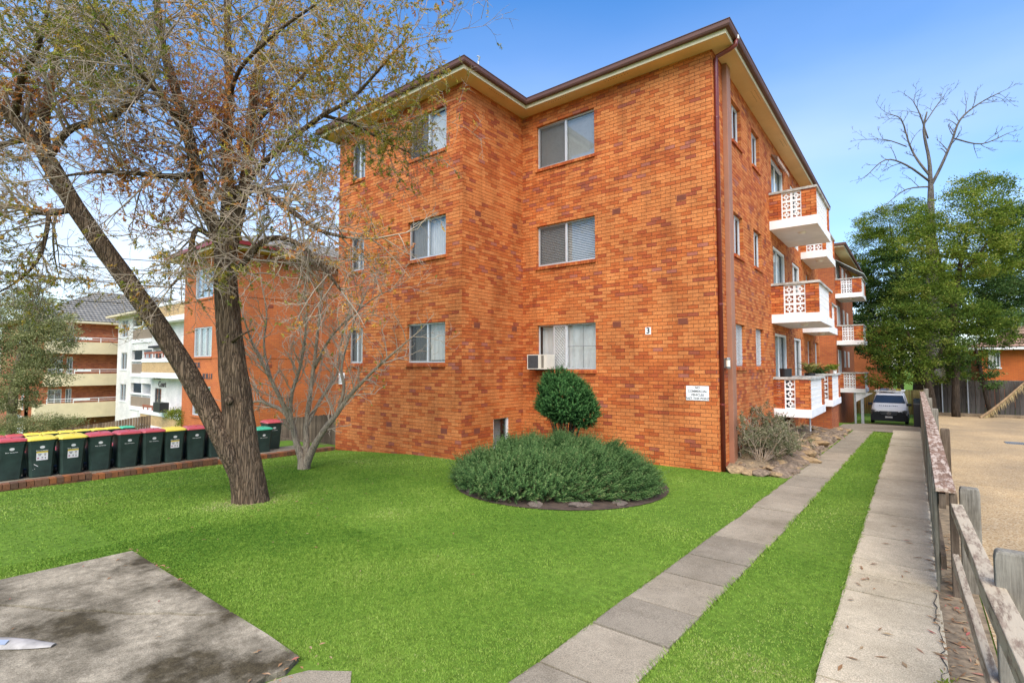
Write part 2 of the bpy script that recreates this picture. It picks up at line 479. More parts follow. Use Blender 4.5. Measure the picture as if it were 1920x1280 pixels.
def gravel_mat():
    m, nt, b = new_mat('exposed_aggregate')
    v = coord(nt)
    vo = nt.nodes.new('ShaderNodeTexVoronoi'); vo.inputs['Scale'].default_value = 60; nt.links.new(v, vo.inputs['Vector'])
    r = ramp(nt, [(0.0, (0.12, 0.075, 0.04)), (0.25, (0.36, 0.245, 0.125)), (0.6, (0.46, 0.33, 0.18)), (1.0, (0.58, 0.48, 0.33))], vo.outputs['Color'])
    n1 = noise(nt, v, 0.45, 6, 0.62)
    r2 = ramp(nt, [(0.3, (0.62, 0.64, 0.68)), (0.68, (1.1, 1.08, 1.02))], n1)
    nt.links.new(mixc(nt, 1.0, r.outputs[0], r2.outputs[0], 'MULTIPLY'), b.inputs['Base Color'])
    b.inputs['Roughness'].default_value = 0.9; b.inputs['Specular IOR Level'].default_value = 0.2
    bump(nt, b, vo.outputs['Distance'], 0.5, 0.006)
    return m
M['gravel'] = gravel_mat()
M['soil'] = simple('bare_soil', (0.07, 0.045, 0.028), 0.95, var=0.35, scale=8, bmp=0.6)
M['mulch'] = simple('leaf_litter_soil', (0.23, 0.17, 0.10), 0.95, var=0.4, scale=14, bmp=0.7)

def sheet(name, xs, ys, dz, mat, kind='structure', parent=None, mask=None, skirt=0.0):
    xs, ys = np.asarray(xs, float), np.asarray(ys, float)
    X, Y = np.meshgrid(xs, ys)
    Z = gz(X, Y) + dz
    V = np.stack([X, Y, Z], -1).reshape(-1, 3)
    nx, ny = len(xs), len(ys)
    F = [(j * nx + i, j * nx + i + 1, (j + 1) * nx + i + 1, (j + 1) * nx + i) for j in range(ny - 1) for i in range(nx - 1)]
    return soup(name, V, np.array(F), mat, parent, kind=kind, smooth=True)

gx = np.concatenate([[-900, -400, -150, -90, -60], np.arange(-50, -17, 1.5), np.arange(-17, -14.1, .5), [-14.06, -13.93], np.arange(-13.5, 0, .5), [0, .15, .25, .4, .55, .7, 1, 2, 4, 8, 14, 30, 60, 150, 400, 900]])
gy = np.concatenate([[-900, -200, -40, -12], np.arange(-10, 50, .75), [50, 55, 60, 80, 120, 250, 600, 1500]])
sheet('ground', gx, gy, 0.0, M['ground'])

# exposed-aggregate car park on the right, a real sheet beyond the timber fence
sheet('gravel_car_park', [.42, .55, .7, 1, 2, 4, 8, 14, 20], np.arange(-3, 38.1, .75), 0.012, M['gravel'])
for (yy, x0, x1) in [(8.2, .6, 9), (13.6, .5, 12), (20.5, .5, 14)]:
    mb = MB()
    for k in range(20):
        a0 = x0 + (x1 - x0) * k / 20; a1 = x0 + (x1 - x0) * (k + 1) / 20
        y0 = yy - .16 * (a0 - x0); y1 = yy - .16 * (a1 - x0)
        mb.add([(a0, y0 - .006, g(a0, y0) + .016), (a1, y1 - .006, g(a1, y1) + .016), (a1, y1 + .006, g(a1, y1) + .016), (a0, y0 + .006, g(a0, y0) + .016)], [(0, 1, 2, 3)])
    tag(mb.build('expansion_joint', M['crack']), kind='structure')

# driveway wheel paths: separate cast bays with joints
def lerp(a, b, t): return a + (b - a) * t
def bay_path(name, pts, joints, mat, thick, sub):
    """pts: list of (Y, xl, xr); joints: list of Y where bays meet"""
    root = bpy.data.objects.new(name, None); COL.objects.link(root); root['kind'] = 'structure'; WL[root.name] = Vector((0, 0, 0))
    def edge(y):
        for (a, b) in zip(pts[:-1], pts[1:]):
            if a[0] <= y <= b[0]:
                t = (y - a[0]) / (b[0] - a[0]); return lerp(a[1], b[1], t), lerp(a[2], b[2], t)
        return (pts[0][1], pts[0][2]) if y < pts[0][0] else (pts[-1][1], pts[-1][2])
    for a, b in zip(joints[:-1], joints[1:]):
        n = max(1, int((b - a) / .45)); mb = MB(); dz = rng.uniform(-.004, .006) + thick
        ys = [a + .011 + (b - a - .022) * k / n for k in range(n + 1)]
        vs = []
        for y in ys:
            xl, xr = edge(y); xl += rng.uniform(-.008, .008); xr += rng.uniform(-.008, .008)
            for x in (xl, xl + .02, xr - .02, xr):
                e = -.006 if x in (xl, xr) else 0
                vs.append((x, y, g(x, y) + dz + e))
        k0 = len(vs)
        for y in (ys[0], ys[-1]):
            pass
        fs = [(4 * i + j, 4 * i + j + 1, 4 * (i + 1) + j + 1, 4 * (i + 1) + j) for i in range(n) for j in range(3)]
        # skirts
        low = [(x, y, z - .12) for x, y, z in vs]
        allv = vs + low
        for i in range(n):
            fs.append((4 * i, 4 * (i + 1), k0 + 4 * (i + 1), k0 + 4 * i)); fs.append((4 * i + 3, k0 + 4 * i + 3, k0 + 4 * (i + 1) + 3, 4 * (i + 1) + 3))
        for i, s_ in ((0, 1), (n, -1)):
            for j in range(3):
                q = (4 * i + j, k0 + 4 * i + j, k0 + 4 * i + j + 1, 4 * i + j + 1)
                fs.append(q if s_ > 0 else q[::-1])
        mb.add(allv, fs)
        o = mb.build('concrete_bay', mat, root)
        o['rnd'] = rng.random()
    return root
JL = [1.6, 2.45, 3.1, 3.85, 4.5, 5.3, 6.0, 6.9, 7.7, 8.8, 9.7, 11, 12.2, 13.6, 15, 16.6, 18.2, 20, 22, 24.2]
bay_path('left_driveway_path', [(1.6, -2.26, -1.60), (2.8, -2.19, -1.54), (8, -2.1, -1.44), (24.2, -1.99, -1.31)], JL, M['path'], .022, 0)
JR = [1.2, 2.4, 3.25, 4.15, 5.05, 6.0, 6.55, 7.1, 8.2, 9.6, 11.2, 13, 15, 17.2, 19.6, 22, 25.2]
bay_path('right_driveway_path', [(1.2, -.52, .12), (4.1, -.60, .12), (25.2, -.76, .07)], JR, M['pathR'], .022, 0)
for nm_, xl_, xr_, y0_, y1_ in (('left_path_bed', -2.2, -1.36, 1.7, 24.1), ('right_path_bed', -.5, .03, 1.3, 25.1)):
    sheet(nm_, np.linspace(xl_, xr_, 3) if 'right' in nm_ else np.array([-2.05, -1.8, -1.55]), np.arange(y0_, y1_, .5), .008, M['crack'])
# apron where the two wheel paths join in front of the van
sheet('rear_apron', np.arange(-2.6, .16, .3), np.arange(24.22, 45, .6), 0.018, M['path'])
# strip of litter soil between the path and the fence
sheet('fence_litter_strip', [.075, .12, .2, .3, .41], np.arange(1.0, 27, .5), 0.010, M['mulch'])
# footpath piece at the near end, joining the left wheel path
mb = MB()
for (x0, x1, y0, y1) in [(-3.35, -2.62, 1.2, 2.36), (-2.6, -1.62, 1.0, 1.59)]:
    pass
near = bay_path('front_footpath', [(0.6, -3.48, -1.55), (1.58, -3.3, -1.6)], [0.6, 1.58], M['path'], .02, 0)

# the slab at lower left, cracked in two pieces
def poly_slab(name, poly, dz, thick, mat, parent):
    mb = MB(); n = len(poly)
    top = [(x, y, g(x, y) + dz) for x, y in poly]; bot = [(x, y, z - thick) for x, y, z in top]
    mb.add(top + bot, [tuple(range(n))] + [(i, i + n, (i + 1) % n + n, (i + 1) % n) for i in range(n)])
    o = mb.build(name, mat, parent); o['rnd'] = 0.5 + rng.uniform(-.15, .15)
    return o
slab = bpy.data.objects.new('concrete_parking_slab', None); COL.objects.link(slab); slab['kind'] = 'structure'; WL[slab.name] = Vector((0, 0, 0))
ck = [(-4.62, 2.052), (-4.75, 1.86), (-4.98, 1.72), (-5.2, 1.52), (-5.5, 1.36), (-5.78, 1.14), (-6.1, .98), (-6.5, .72), (-7.02, .5)]
A = [(-7.02, 2.03), (-6.3, 2.035), (-5.5, 2.045), (-4.64, 2.052)] 
pA = [(-7.02, .52)] + [(x - .008, y + .014) for x, y in ck[::-1][1:-1]] + [(-4.632, 2.05), (-5.5, 2.045), (-6.3, 2.035), (-7.02, 2.03)]
pB = [(x + .008, y - .014) for x, y in ck[1:]] + [(-7.02, -3.0), (-3.4, -3.0), (-3.42, 1.62), (-3.47, 1.78), (-3.44, 1.9), (-3.53, 2.045), (-4.0, 2.06), (-4.605, 2.055)]
poly_slab('concrete_bay', pA, .045, .15, M['slab'], slab)
poly_slab('concrete_bay', pB, .041, .15, M['slab'], slab)
pC = [(-3.39, -2.0), (-2.9, -2.0), (-2.86, 2.0), (-3.12, 2.2), (-3.36, 2.02), (-3.41, 1.9), (-3.44, 1.78), (-3.39, 1.6)]
poly_slab('concrete_bay', pC, .012, .1, M['path'], slab)

# ------------------------------------------------------------------ grass blades on the lawn (stuff)
def in_any(x, y):
    bad = np.zeros(len(x), bool)
    bad |= (x > -7.03) & (x < -3.5) & (y < 2.05)
    bad |= (x > -3.5) & (x < -2.84) & (y < 2.1)
    xl = np.interp(y, [0, 1.6, 8, 24.2], [-2.3, -2.26, -2.1, -1.99]); xr = np.interp(y, [0, 1.6, 8, 24.2], [-1.6, -1.6, -1.44, -1.31])
    bad |= (x > xl + .015) & (x < xr - .015)
    xl2 = np.interp(y, [0, 1.2, 25.2], [-.5, -.52, -.76]); bad |= (x > xl2 + .015)
    bad |= (y < 1.58) & (x > -3.5) & (x < -1.5)
    bad |= (x - -5.4) ** 2 + (y - 8.4) ** 2 < 1.98 ** 2
    bad |= (x > -3.43) & (x < -2.0) & (y > 11.75)                      # rock bed by the wall
    bad |= (x > -3.43) & (x < xl - .0) & (y > 11.5)
    bad |= (y > 11.6) & (x < -3.38)
    bad |= (y > 9.13) & (x < -8.68)
    bad |= (x < -13.83)
    bad |= (y > 24.2)
    return bad
def lawn():
    zones = [(-7.6, 0, .8, 4.2, 9000), (-11, 0, 2.0, 7, 3600), (-14, -.4, .5, 12, 1300), (-2.2, -.5, 12, 24.3, 520)]
    xs, ys, hs = [], [], []
    for (x0, x1, y0, y1, d) in zones:
        n = int((x1 - x0) * (y1 - y0) * d)
        x = nrng.uniform(x0, x1, n); y = nrng.uniform(y0, y1, n)
        k = ~in_any(x, y); xs.append(x[k]); ys.append(y[k])
    x = np.concatenate(xs); y = np.concatenate(ys); n = len(x)
    dist = np.hypot(x, y)
    # patchy growth
    pn = np.sin(x * 1.7 + 1.3 * np.sin(y * .9)) * np.sin(y * 1.3 + 1.1 * np.sin(x * .7)) + .6 * np.sin(x * 4.1 + y * 2.3) * np.sin(y * 3.7 - x * 1.9)
    h = nrng.uniform(.009, .019, n) * (1 + .18 * pn) * np.clip(.8 + dist * .03, .8, 1.3)
    w = (.0012 + .0008 * dist) * nrng.uniform(.7, 1.3, n)
    an = nrng.uniform(0, 2 * np.pi, n); lean = nrng.uniform(.1, 1.1, n) * h
    la = nrng.uniform(0, 2 * np.pi, n)
    z = gz(x, y) - .003
    c, s = np.cos(an) * w, np.sin(an) * w
    V = np.empty((n, 3, 3), np.float32)
    V[:, 0] = np.stack([x - c, y - s, z], 1); V[:, 1] = np.stack([x + c, y + s, z], 1)
    V[:, 2] = np.stack([x + np.cos(la) * lean, y + np.sin(la) * lean, z + h], 1)
    F = np.arange(3 * n).reshape(n, 3)
    lo = np.sin(x * .55 + 2.1 * np.sin(y * .37 + .5)) * np.sin(y * .61 + 1.4 * np.sin(x * .43))
    tb = np.exp(-((x + 8.4) ** 2 + (y - 4.0) ** 2) / .45)
    p2 = np.sin(x * 23 + 2 * np.sin(y * 7)) * np.sin(y * 19 + 2 * np.sin(x * 8)) + np.sin(x * 47 + y * 13) * np.sin(y * 41 - x * 9) * .7
    dry = np.exp(-((x + 3.6) ** 2 / .5 + (y - 10.1) ** 2 / .25)) + .7 * np.exp(-((x + 6.2) ** 2 / .4 + (y - 4.9) ** 2 / .3)) + .6 * np.exp(-((x + 10.2) ** 2 / 1.2 + (y - 7.8) ** 2 / .3))
    rnd = np.clip(.40 + .07 * p2 + .13 * pn + .30 * dry + .18 * lo + .4 * tb + nrng.normal(0, .14, n), 0.01, 1)
    # longer tufts creeping over the concrete edges
    ex, ey, dx, dy = [], [], [], []
    def edge(p, q, nx_, ny_, k):
        t = nrng.random(k); ex.append(p[0] + (q[0] - p[0]) * t); ey.append(p[1] + (q[1] - p[1]) * t); dx.append(np.full(k, nx_)); dy.append(np.full(k, ny_))
    for (ys_, xs_, sg) in (([1.6, 2.8, 8, 24.2], [-2.26, -2.19, -2.1, -1.99], 1), ([1.6, 2.8, 8, 24.2], [-1.60, -1.54, -1.44, -1.31], -1), ([1.2, 4.1, 25.2], [-.52, -.60, -.76], 1)):
        k_ = 2600; yy_ = 1.9 + 22 * nrng.random(k_) ** 1.4; ex.append(np.interp(yy_, ys_, xs_)); ey.append(yy_); dx.append(np.full(k_, float(sg))); dy.append(np.zeros(k_))
    edge((-7.02, 2.04), (-3.52, 2.06), 0, -1, 2200); edge((-7.03, .4), (-7.03, 2.03), 1, 0, 900)
    ex, ey, dx, dy = map(np.concatenate, (ex, ey, dx, dy)); k = len(ex)
    clump = .5 + .5 * np.sin(ex * 9 + 2 * np.sin(ey * 3)) * np.sin(ey * 7 + ex)
    ex = ex - dx * nrng.uniform(-.004, .03, k); ey = ey - dy * nrng.uniform(-.004, .03, k)
    hh = nrng.uniform(.02, .05, k) * (.45 + .75 * clump); ww = (.0016 + .0007 * np.hypot(ex, ey)); an2 = nrng.uniform(0, 6.28, k); zz = gz(ex, ey)
    V2 = np.empty((k, 3, 3), np.float32); c2, s2 = np.cos(an2) * ww, np.sin(an2) * ww
    V2[:, 0] = np.stack([ex - c2, ey - s2, zz], 1); V2[:, 1] = np.stack([ex + c2, ey + s2, zz], 1)
    V2[:, 2] = np.stack([ex + dx * hh * .8 + nrng.normal(0, .012, k), ey + dy * hh * .8 + nrng.normal(0, .012, k), zz + hh * .85 + .012], 1)
    V = np.concatenate([V, V2]); F = np.arange(3 * len(V)).reshape(-1, 3); rnd = np.concatenate([rnd, np.clip(nrng.normal(.42, .2, k), .01, 1)])
    return V.reshape(-1, 3), F, rnd
M['grass'] = attr_leaf('grass_blades', [(0.0, (0.05, 0.13, 0.014)), (0.2, (0.125, 0.235, 0.026)), (0.45, (0.20, 0.315, 0.042)), (0.7, (0.275, 0.385, 0.068)), (0.9, (0.37, 0.41, 0.125)), (1.0, (0.47, 0.42, 0.21))], 0.6, 0.18)
Vg, Fg, rg = lawn()
go = soup('lawn_grass', Vg, Fg, M['grass'], None, rg, kind='stuff')
tag(go, 'short mown green grass of the front lawn and between the driveway strips', 'grass')
# ================================================================== THE ORANGE BRICK FLATS
BX0, BX1, BX2 = -13.95, -8.7, -3.4       # wing left end, wing corner, main corner
BY0, BY1 = 9.15, 11.63                    # wing front, main front
CH, BL = 0.086, 0.24                      # course height, brick + joint
ZB = -0.86                                # lowest course (below ground)
SOFF = 9.16
flats = thing('apartment_building', 'three storey orange brick block of flats with brown gutters and white breeze block balconies', 'building', (-8, 14, 0))
BR = []                                   # every brick of the block: (distance, full, wall frame, u0,u1,z0,z1,d0,d1,rnd)

def brick_rows(O, ang, L, z0, z1, openings, start=.0, end=.0, depth=.11, seed=0):
    rr = random.Random(seed)
    c, sn = math.cos(ang), math.sin(ang)
    k0 = round((z0 - ZB) / CH); k1 = math.ceil((z1 - ZB) / CH)
    drift = rr.random()
    for k in range(k0, k1):
        a = ZB + k * CH; b = min(a + CH - .010, z1)
        if b - a < .02: continue
        cuts = sorted([(o[0], o[1]) for o in openings if o[2] < b - .012 and o[3] > a + .012])
        segs = []; u = start
        for (p, q) in cuts:
            if p > u: segs.append((u, p))
            u = max(u, q)
        if L - end > u: segs.append((u, L - end))
        off = -BL / 2 if k % 2 else 0.0
        # courses were laid from mixed packs: runs of like colour
        for (p, q) in segs:
            i0 = math.floor((p - off) / BL)
            u0 = p
            while u0 < q - .004:
                nxt = off + (i0 + 1) * BL
                i0 += 1
                if nxt - u0 < .03 and nxt < q: continue
                e = min(nxt, q)
                last = e >= q - .001
                u1 = e if last else e - .010
                band = .5 + .5 * math.sin(k * .21 + drift * 6 + .6 * math.sin(u0 * .9))
                x = rr.random()
                if x < .62: v = rr.uniform(.02, .36)
                elif x < .87: v = rr.uniform(.3, .62)
                elif x < .96: v = rr.uniform(.6, .86)
                else: v = rr.uniform(.86, 1.0)
                v = min(1, max(.015, v + (band - .5) * .22))
                cx, cy = O[0] + c * (u0 + u1) / 2, O[1] + sn * (u0 + u1) / 2
                d = math.sqrt(cx * cx + cy * cy + ((a + b) / 2 - CAM_Z) ** 2)
                pd = rr.uniform(.0075, .0105)
                BR.append((d, abs(u1 - u0 - .23) < .002 and b - a > .07, O, ang, u0, u1, a, b, pd - depth, pd, v))
                u0 = nxt

def backing(mb, O, ang, L, z0, z1, openings, d0=-.10, d1=0.0, s=0.0, e=0.0):
    us = sorted({s, L - e} | {o[0] - .004 for o in openings} | {o[1] + .004 for o in openings})
    for a, b in zip(us[:-1], us[1:]):
        if b - a < .005: continue
        mid = (a + b) / 2
        cut = sorted([(o[2] - .004, o[3] + .004) for o in openings if o[0] - .004 < mid < o[1] + .004])
        z = z0
        for (p, q) in cut:
            if p > z: mb.fbox(O, ang, a, b, d0, d1, z, p)
            z = max(z, q)
        if z1 > z: mb.fbox(O, ang, a, b, d0, d1, z, z1)

# wall frames: (origin, angle, length)
W_wing = ((BX0, BY0), 0.0, BX1 - BX0)
W_wside = ((BX1, BY0), R(90), BY1 - BY0)
W_main = ((BX1, BY1), 0.0, BX2 - BX1)
SIDE_L = 27.0 - BY1
W_side = ((BX2, BY1), R(90), SIDE_L)
def ux(x): return x - BX1                 # main front: u of a world X
def uw(x): return x - BX0                 # wing front
def us_(y): return y - BY1                # side wall

def snap(z): return ZB + round((z - ZB) / CH) * CH
HEADS = [snap(3.15), snap(5.95), snap(8.76)]
wins = {'wing': [], 'wside': [], 'main': [], 'side': []}
# (u0,u1,z0,z1, style)
for i, h in enumerate(HEADS):
    sill = [2.12, 4.90, 7.68][i]
    wins['wing'].append((uw(-10.72), uw(-9.27), snap(sill), h, ('wing', i)))
    wins['wing'].append((uw(-13.36), uw(-12.66), snap(sill), h, ('narrow', i)))
    wins['main'].append((ux(-8.2), ux(-6.38), snap([1.96, 4.78, 7.56][i]), h, ('main', i)))
    wins['side'].append((us_(13.12), us_(13.98), snap([2.03, 4.82, 7.66][i]), h - CH, ('side', i)))
    wins['side'].append((us_(15.1), us_(16.0), snap([2.03, 4.82, 7.66][i]), h - CH, ('side', i)))
    fl = [0.86, 3.60, 6.45][i]
    wins['side'].append((us_(17.55), us_(19.5), snap(fl), h - CH, ('door', i)))
    wins['side'].append((us_(20.75), us_(22.3), snap(fl), h - CH, ('door', i)))
    wins['side'].append((us_(23.7), us_(24.5), snap(fl + 1.1), h - CH, ('far', i)))
    wins['side'].append((us_(25.6), us_(26.6), snap(fl + 1.1), h - CH, ('far', i)))
wins['wside'].append((10.34 - BY0, 11.0 - BY0, snap(-.06), snap(.66), ('cellar', 0)))
wins['side'].append((us_(18.0), us_(19.6), snap(-.75), snap(.45), ('under', 0)))

brick_rows(*W_wing, ZB, SOFF, [w[:4] for w in wins['wing']], .0, .004, seed=1)
brick_rows(*W_wside, ZB, SOFF, [w[:4] for w in wins['wside']], .002, .0, seed=2)
brick_rows(*W_main, ZB, SOFF, [w[:4] for w in wins['main']], .006, .004, seed=3)
brick_rows(*W_side, ZB, SOFF, [w[:4] for w in wins['side']], .002, .0, seed=4)
mb = MB()
backing(mb, *W_wing, -1.6, SOFF + .1, [w[:4] for w in wins['wing']], s=.02, e=.012)
backing(mb, *W_wside, -1.6, SOFF + .1, [w[:4] for w in wins['wside']], s=.102, e=0)
backing(mb, *W_main, -1.6, SOFF + .1, [w[:4] for w in wins['main']], s=0, e=.012)
backing(mb, *W_side, -1.6, SOFF + .1, [w[:4] for w in wins['side']], s=.102, e=0)
wall = mb.build('wall', M['mortar'], flats)
mb = MB()                                  # walls out of view: rear, left flank, recess
mb.box(BX0, BX0 + .1, BY0 + .003, 44, -2.5, SOFF + .09)
mb.box(-6.1, -6.0, 27.1, 36.5, -2.5, SOFF + .09)
mb.box(-6.0, BX2 - .003, 26.9, 27.0, -2.5, SOFF + .08)
rear_walls = mb.build('rear_wall', M['brick_tex'], flats)
# rear block beyond the stair recess
mb = MB()
mb.box(-13.9, -3.73, 36.5, 48, -3.2, SOFF + .07)
mb.build('rear_block_wall', M['brick_tex'], flats)

# 300 nearest whole bricks are objects of their own, the rest one mesh
BR.sort(key=lambda q: q[0])
mbr = MB(); cnt = 0
one = MB(); one.box(-.115, .115, 0, .11, 0, .076)
brick_me = one.mesh('brick', M['brick'])
for (d, full, O, ang, u0, u1, a, b, d0, d1, v) in BR:
    zc = (a + b) / 2
    if full and cnt < 300 and zc > g(O[0], O[1]) + .05 and O[1] > BY1 - .01:
        c, sn = math.cos(ang), math.sin(ang); u = (u0 + u1) / 2
        o = link_mesh('brick', brick_me, wall, loc=(O[0] + c * u + sn * d1, O[1] + sn * u - c * d1, a), rz=ang)
        o['rnd'] = v
        cnt += 1
    else:
        mbr.fbox(O, ang, u0, u1, d0, d1, a, b, v)
o = mbr.build('brickwork', M['brick'], wall); o['kind'] = 'stuff'

# ------------------------------------------------------------------ eaves
def sweep(prof, path, closed_prof=True):
    """prof: list of (outward, z); path: list of (x,y), outward is to the right of travel"""
    mb = MB(); P = [Vector(p) for p in path]; n = len(P); k = len(prof); vs = []
    for i, p in enumerate(P):
        d0 = (P[i] - P[i - 1]).normalized() if i else (P[1] - P[0]).normalized()
        d1 = (P[i + 1] - P[i]).normalized() if i < n - 1 else d0
        n0 = Vector((d0.y, -d0.x)); n1 = Vector((d1.y, -d1.x))
        m = (n0 + n1).normalized(); m = m / max(.2, m.dot(n0))
        for (o_, z) in prof: vs.append((p.x + m.x * o_, p.y + m.y * o_, z))
    fs = []
    for i in range(n - 1):
        for j in range(k if closed_prof else k - 1):
            j2 = (j + 1) % k
            fs.append((i * k + j, i * k + j2, (i + 1) * k + j2, (i + 1) * k + j))
    fs.append(tuple(range(k))); fs.append(tuple((n - 1) * k + j for j in range(k))[::-1])
    mb.add(vs, fs); return mb
OV = .43
EP = [(BX0 - OV, 20), (BX0 - OV, BY0 - OV), (BX1 + OV, BY0 - OV), (BX1 + OV, BY1 - OV), (BX2 + OV, BY1 - OV), (BX2 + OV, 27.5)]
roof = MB()
def hip(mb, x0, x1, y0, y1, z, pitch):
    w = min(x1 - x0, y1 - y0) / 2; h = w * pitch
    if x1 - x0 > y1 - y0: r0, r1 = (x0 + w, (y0 + y1) / 2, z + h), (x1 - w, (y0 + y1) / 2, z + h)
    else: r0, r1 = ((x0 + x1) / 2, y0 + w, z + h), ((x0 + x1) / 2, y1 - w, z + h)
    v = [(x0, y0, z), (x1, y0, z), (x1, y1, z), (x0, y1, z), r0, r1]
    if x1 - x0 > y1 - y0: f = [(0, 1, 5, 4), (1, 2, 5), (2, 3, 4, 5), (3, 0, 4)]
    else: f = [(0, 1, 4), (1, 2, 5, 4), (2, 3, 5), (3, 0, 4, 5)]
    mb.add(v, f)
hip(roof, BX0 - OV + .02, BX2 + OV - .02, BY1 - OV + .02, 27.5, 9.37, .25)
hip(roof, BX0 - OV + .03, BX1 + OV - .03, BY0 - OV + .03, 20, 9.36, .25)
hip(roof, -14.4, -3.15, 35.9, 48.5, 9.34, .25)
roof_o = roof.build('roof', M['roof_tile'], flats)
sf = MB()
zs = SOFF
sf.box(BX0 - OV + .02, BX1 + OV - .02, BY0 - OV + .02, BY0 + .1, zs, zs + .015)
sf.box(BX1 - .05, BX1 + OV - .02, BY0 + .1, BY1 - OV + .02, zs, zs + .015)
sf.box(BX1 - .05, BX2 + OV - .02, BY1 - OV + .02, BY1 + .1, zs, zs + .015)
sf.box(BX2 - .05, BX2 + OV - .02, BY1 + .1, 27.5, zs, zs + .015)
sf.build('soffit', M['soffit'], roof_o)
sf = MB(); sf.box(-3.78, -3.15, 35.95, 48.4, zs, zs + .015); sf.build('soffit', M['soffit'], roof_o)
sweep([(-.03, SOFF - .012), (0, SOFF - .012), (0, SOFF + .2), (-.03, SOFF + .2)], EP).build('fascia', M['fascia'], roof_o)
sweep([(.004, SOFF + .085), (.085, SOFF + .085), (.105, SOFF + .12), (.105, SOFF + .2), (.118, SOFF + .212), (.118, SOFF + .222), (.085, SOFF + .222), (.004, SOFF + .21)], EP).build('gutter', M['gutter'], roof_o)
EP2 = [(-14.4, 35.9), (-3.13, 35.9), (-3.13, 48.5)]
sweep([(-.03, SOFF - .012), (0, SOFF - .012), (0, SOFF + .2), (-.03, SOFF + .2)], EP2).build('fascia', M['fascia'], roof_o)
sweep([(.004, SOFF + .085), (.1, SOFF + .085), (.118, SOFF + .222), (.004, SOFF + .21)], EP2).build('gutter', M['gutter'], roof_o)
# vent mast on the roof
mb = MB(); mb.tube([(-8.6, 9.6, 9.4), (-8.6, 9.6, 9.85), (-8.55, 9.6, 9.95), (-8.62, 9.6, 10.0)], .025, 8); mb.build('vent_pipe', M['steel'], roof_o)

# soffit vents: small groups of drilled holes
mb = MB()
for (cx, cy, ax) in [(-8.35, 10.1, 'y'), (-5.6, 11.3, 'x'), (-7.3, 11.3, 'x'), (-3.1, 14.4, 'y'), (-3.1, 18.0, 'y'), (-10.6, 8.85, 'x'), (-12.5, 8.85, 'x')]:
    for i in range(9):
        for j in range(2):
            du, dv = (i - 4) * .075 + rng.uniform(-.01, .01), (j - .5) * .09
            x, y = (cx + du, cy + dv) if ax == 'x' else (cx + dv, cy + du)
            mb.lathe((x, y, SOFF - .004), [(.0, 0), (.009, 0), (.009, .006)], 8)
mb.build('soffit_vent_holes', M['dark'], roof_o)['kind'] = 'stuff'

# ------------------------------------------------------------------ downpipe, duct
mb = MB()
pxx, pyy = BX2 + .055, BY1 + .115
mb.tube([(pxx, pyy, g(pxx, pyy) - .1), (pxx, pyy, SOFF - .20), (pxx + .03, pyy, SOFF - .14), (BX2 + OV - .06, pyy, SOFF - .075), (BX2 + OV + .055, pyy, SOFF - .03), (BX2 + OV + .06, pyy, SOFF + .1)], .05, 12)
dp = mb.build('downpipe', M['maroon'], flats, smooth=True)
mb = MB()
for z in (1.2, 3.4, 5.5, 7.6):
    mb.lathe((pxx, pyy, z), [(.052, 0), (.056, .004), (.056, .04), (.052, .044)], 12)
mb.build('pipe_clip', M['maroon'], dp)
mb = MB(); mb.box(BX2 + OV + .1, BX2 + OV + .125, pyy - .03, pyy + .03, SOFF + .09, SOFF + .17); mb.build('gutter_outlet', M['white'], dp)
mb = MB(); mb.box(BX2 + .007, BX2 + .12, 12.36, 12.66, g(-3.3, 12.5) - .1, SOFF - .01); duct = mb.build('duct_cover', M['tan_pipe'], flats, bevel=.006)

# ------------------------------------------------------------------ air bricks
def air_brick(O, ang, u, z):
    mb = MB(); w, h = .225, .14
    a, b = u - w / 2, u + w / 2
    mb.fbox(O, ang, a, b, -.02, .0115, z - h / 2, z - h / 2 + .012)
    mb.fbox(O, ang, a, b, -.02, .0115, z + h / 2 - .012, z + h / 2)
    mb.fbox(O, ang, a, a + .014, -.02, .0114, z - h / 2 + .012, z + h / 2 - .012)
    mb.fbox(O, ang, b - .014, b, -.02, .0114, z - h / 2 + .012, z + h / 2 - .012)
    for i in range(5):
        zz = z - h / 2 + .02 + i * .024
        mb.fbox(O, ang, a + .014, b - .014, -.02, .0145, zz - .004, zz + .007)
    mb.fbox(O, ang, a + .01, b - .01, -.03, .0109, z - h / 2 + .01, z + h / 2 - .01, m=1)
    mb.build('air_vent', [M['vent'], M['vent_back']], flats)
for (x, z) in [(-5.77, 5.92), (-4.13, 5.93), (-5.79, 3.09), (-4.14, 3.08)]: air_brick(*W_main[:2], ux(x), z)
for (y, z) in [(9.71, 5.95), (11.25, 5.95), (9.69, 3.09), (11.23, 3.09), (9.7, .44)]: air_brick(*W_wside[:2], y - BY0, z)
for (x, z) in [(-11.42, .47), (-9.29, .45), (-13.3, .5)]: air_brick(*W_wing[:2], uw(x), z)
for (y, z) in [(14.55, 5.75), (16.5, 5.75), (14.55, 2.98), (16.5, 2.95)]: air_brick(*W_side[:2], us_(y), z)

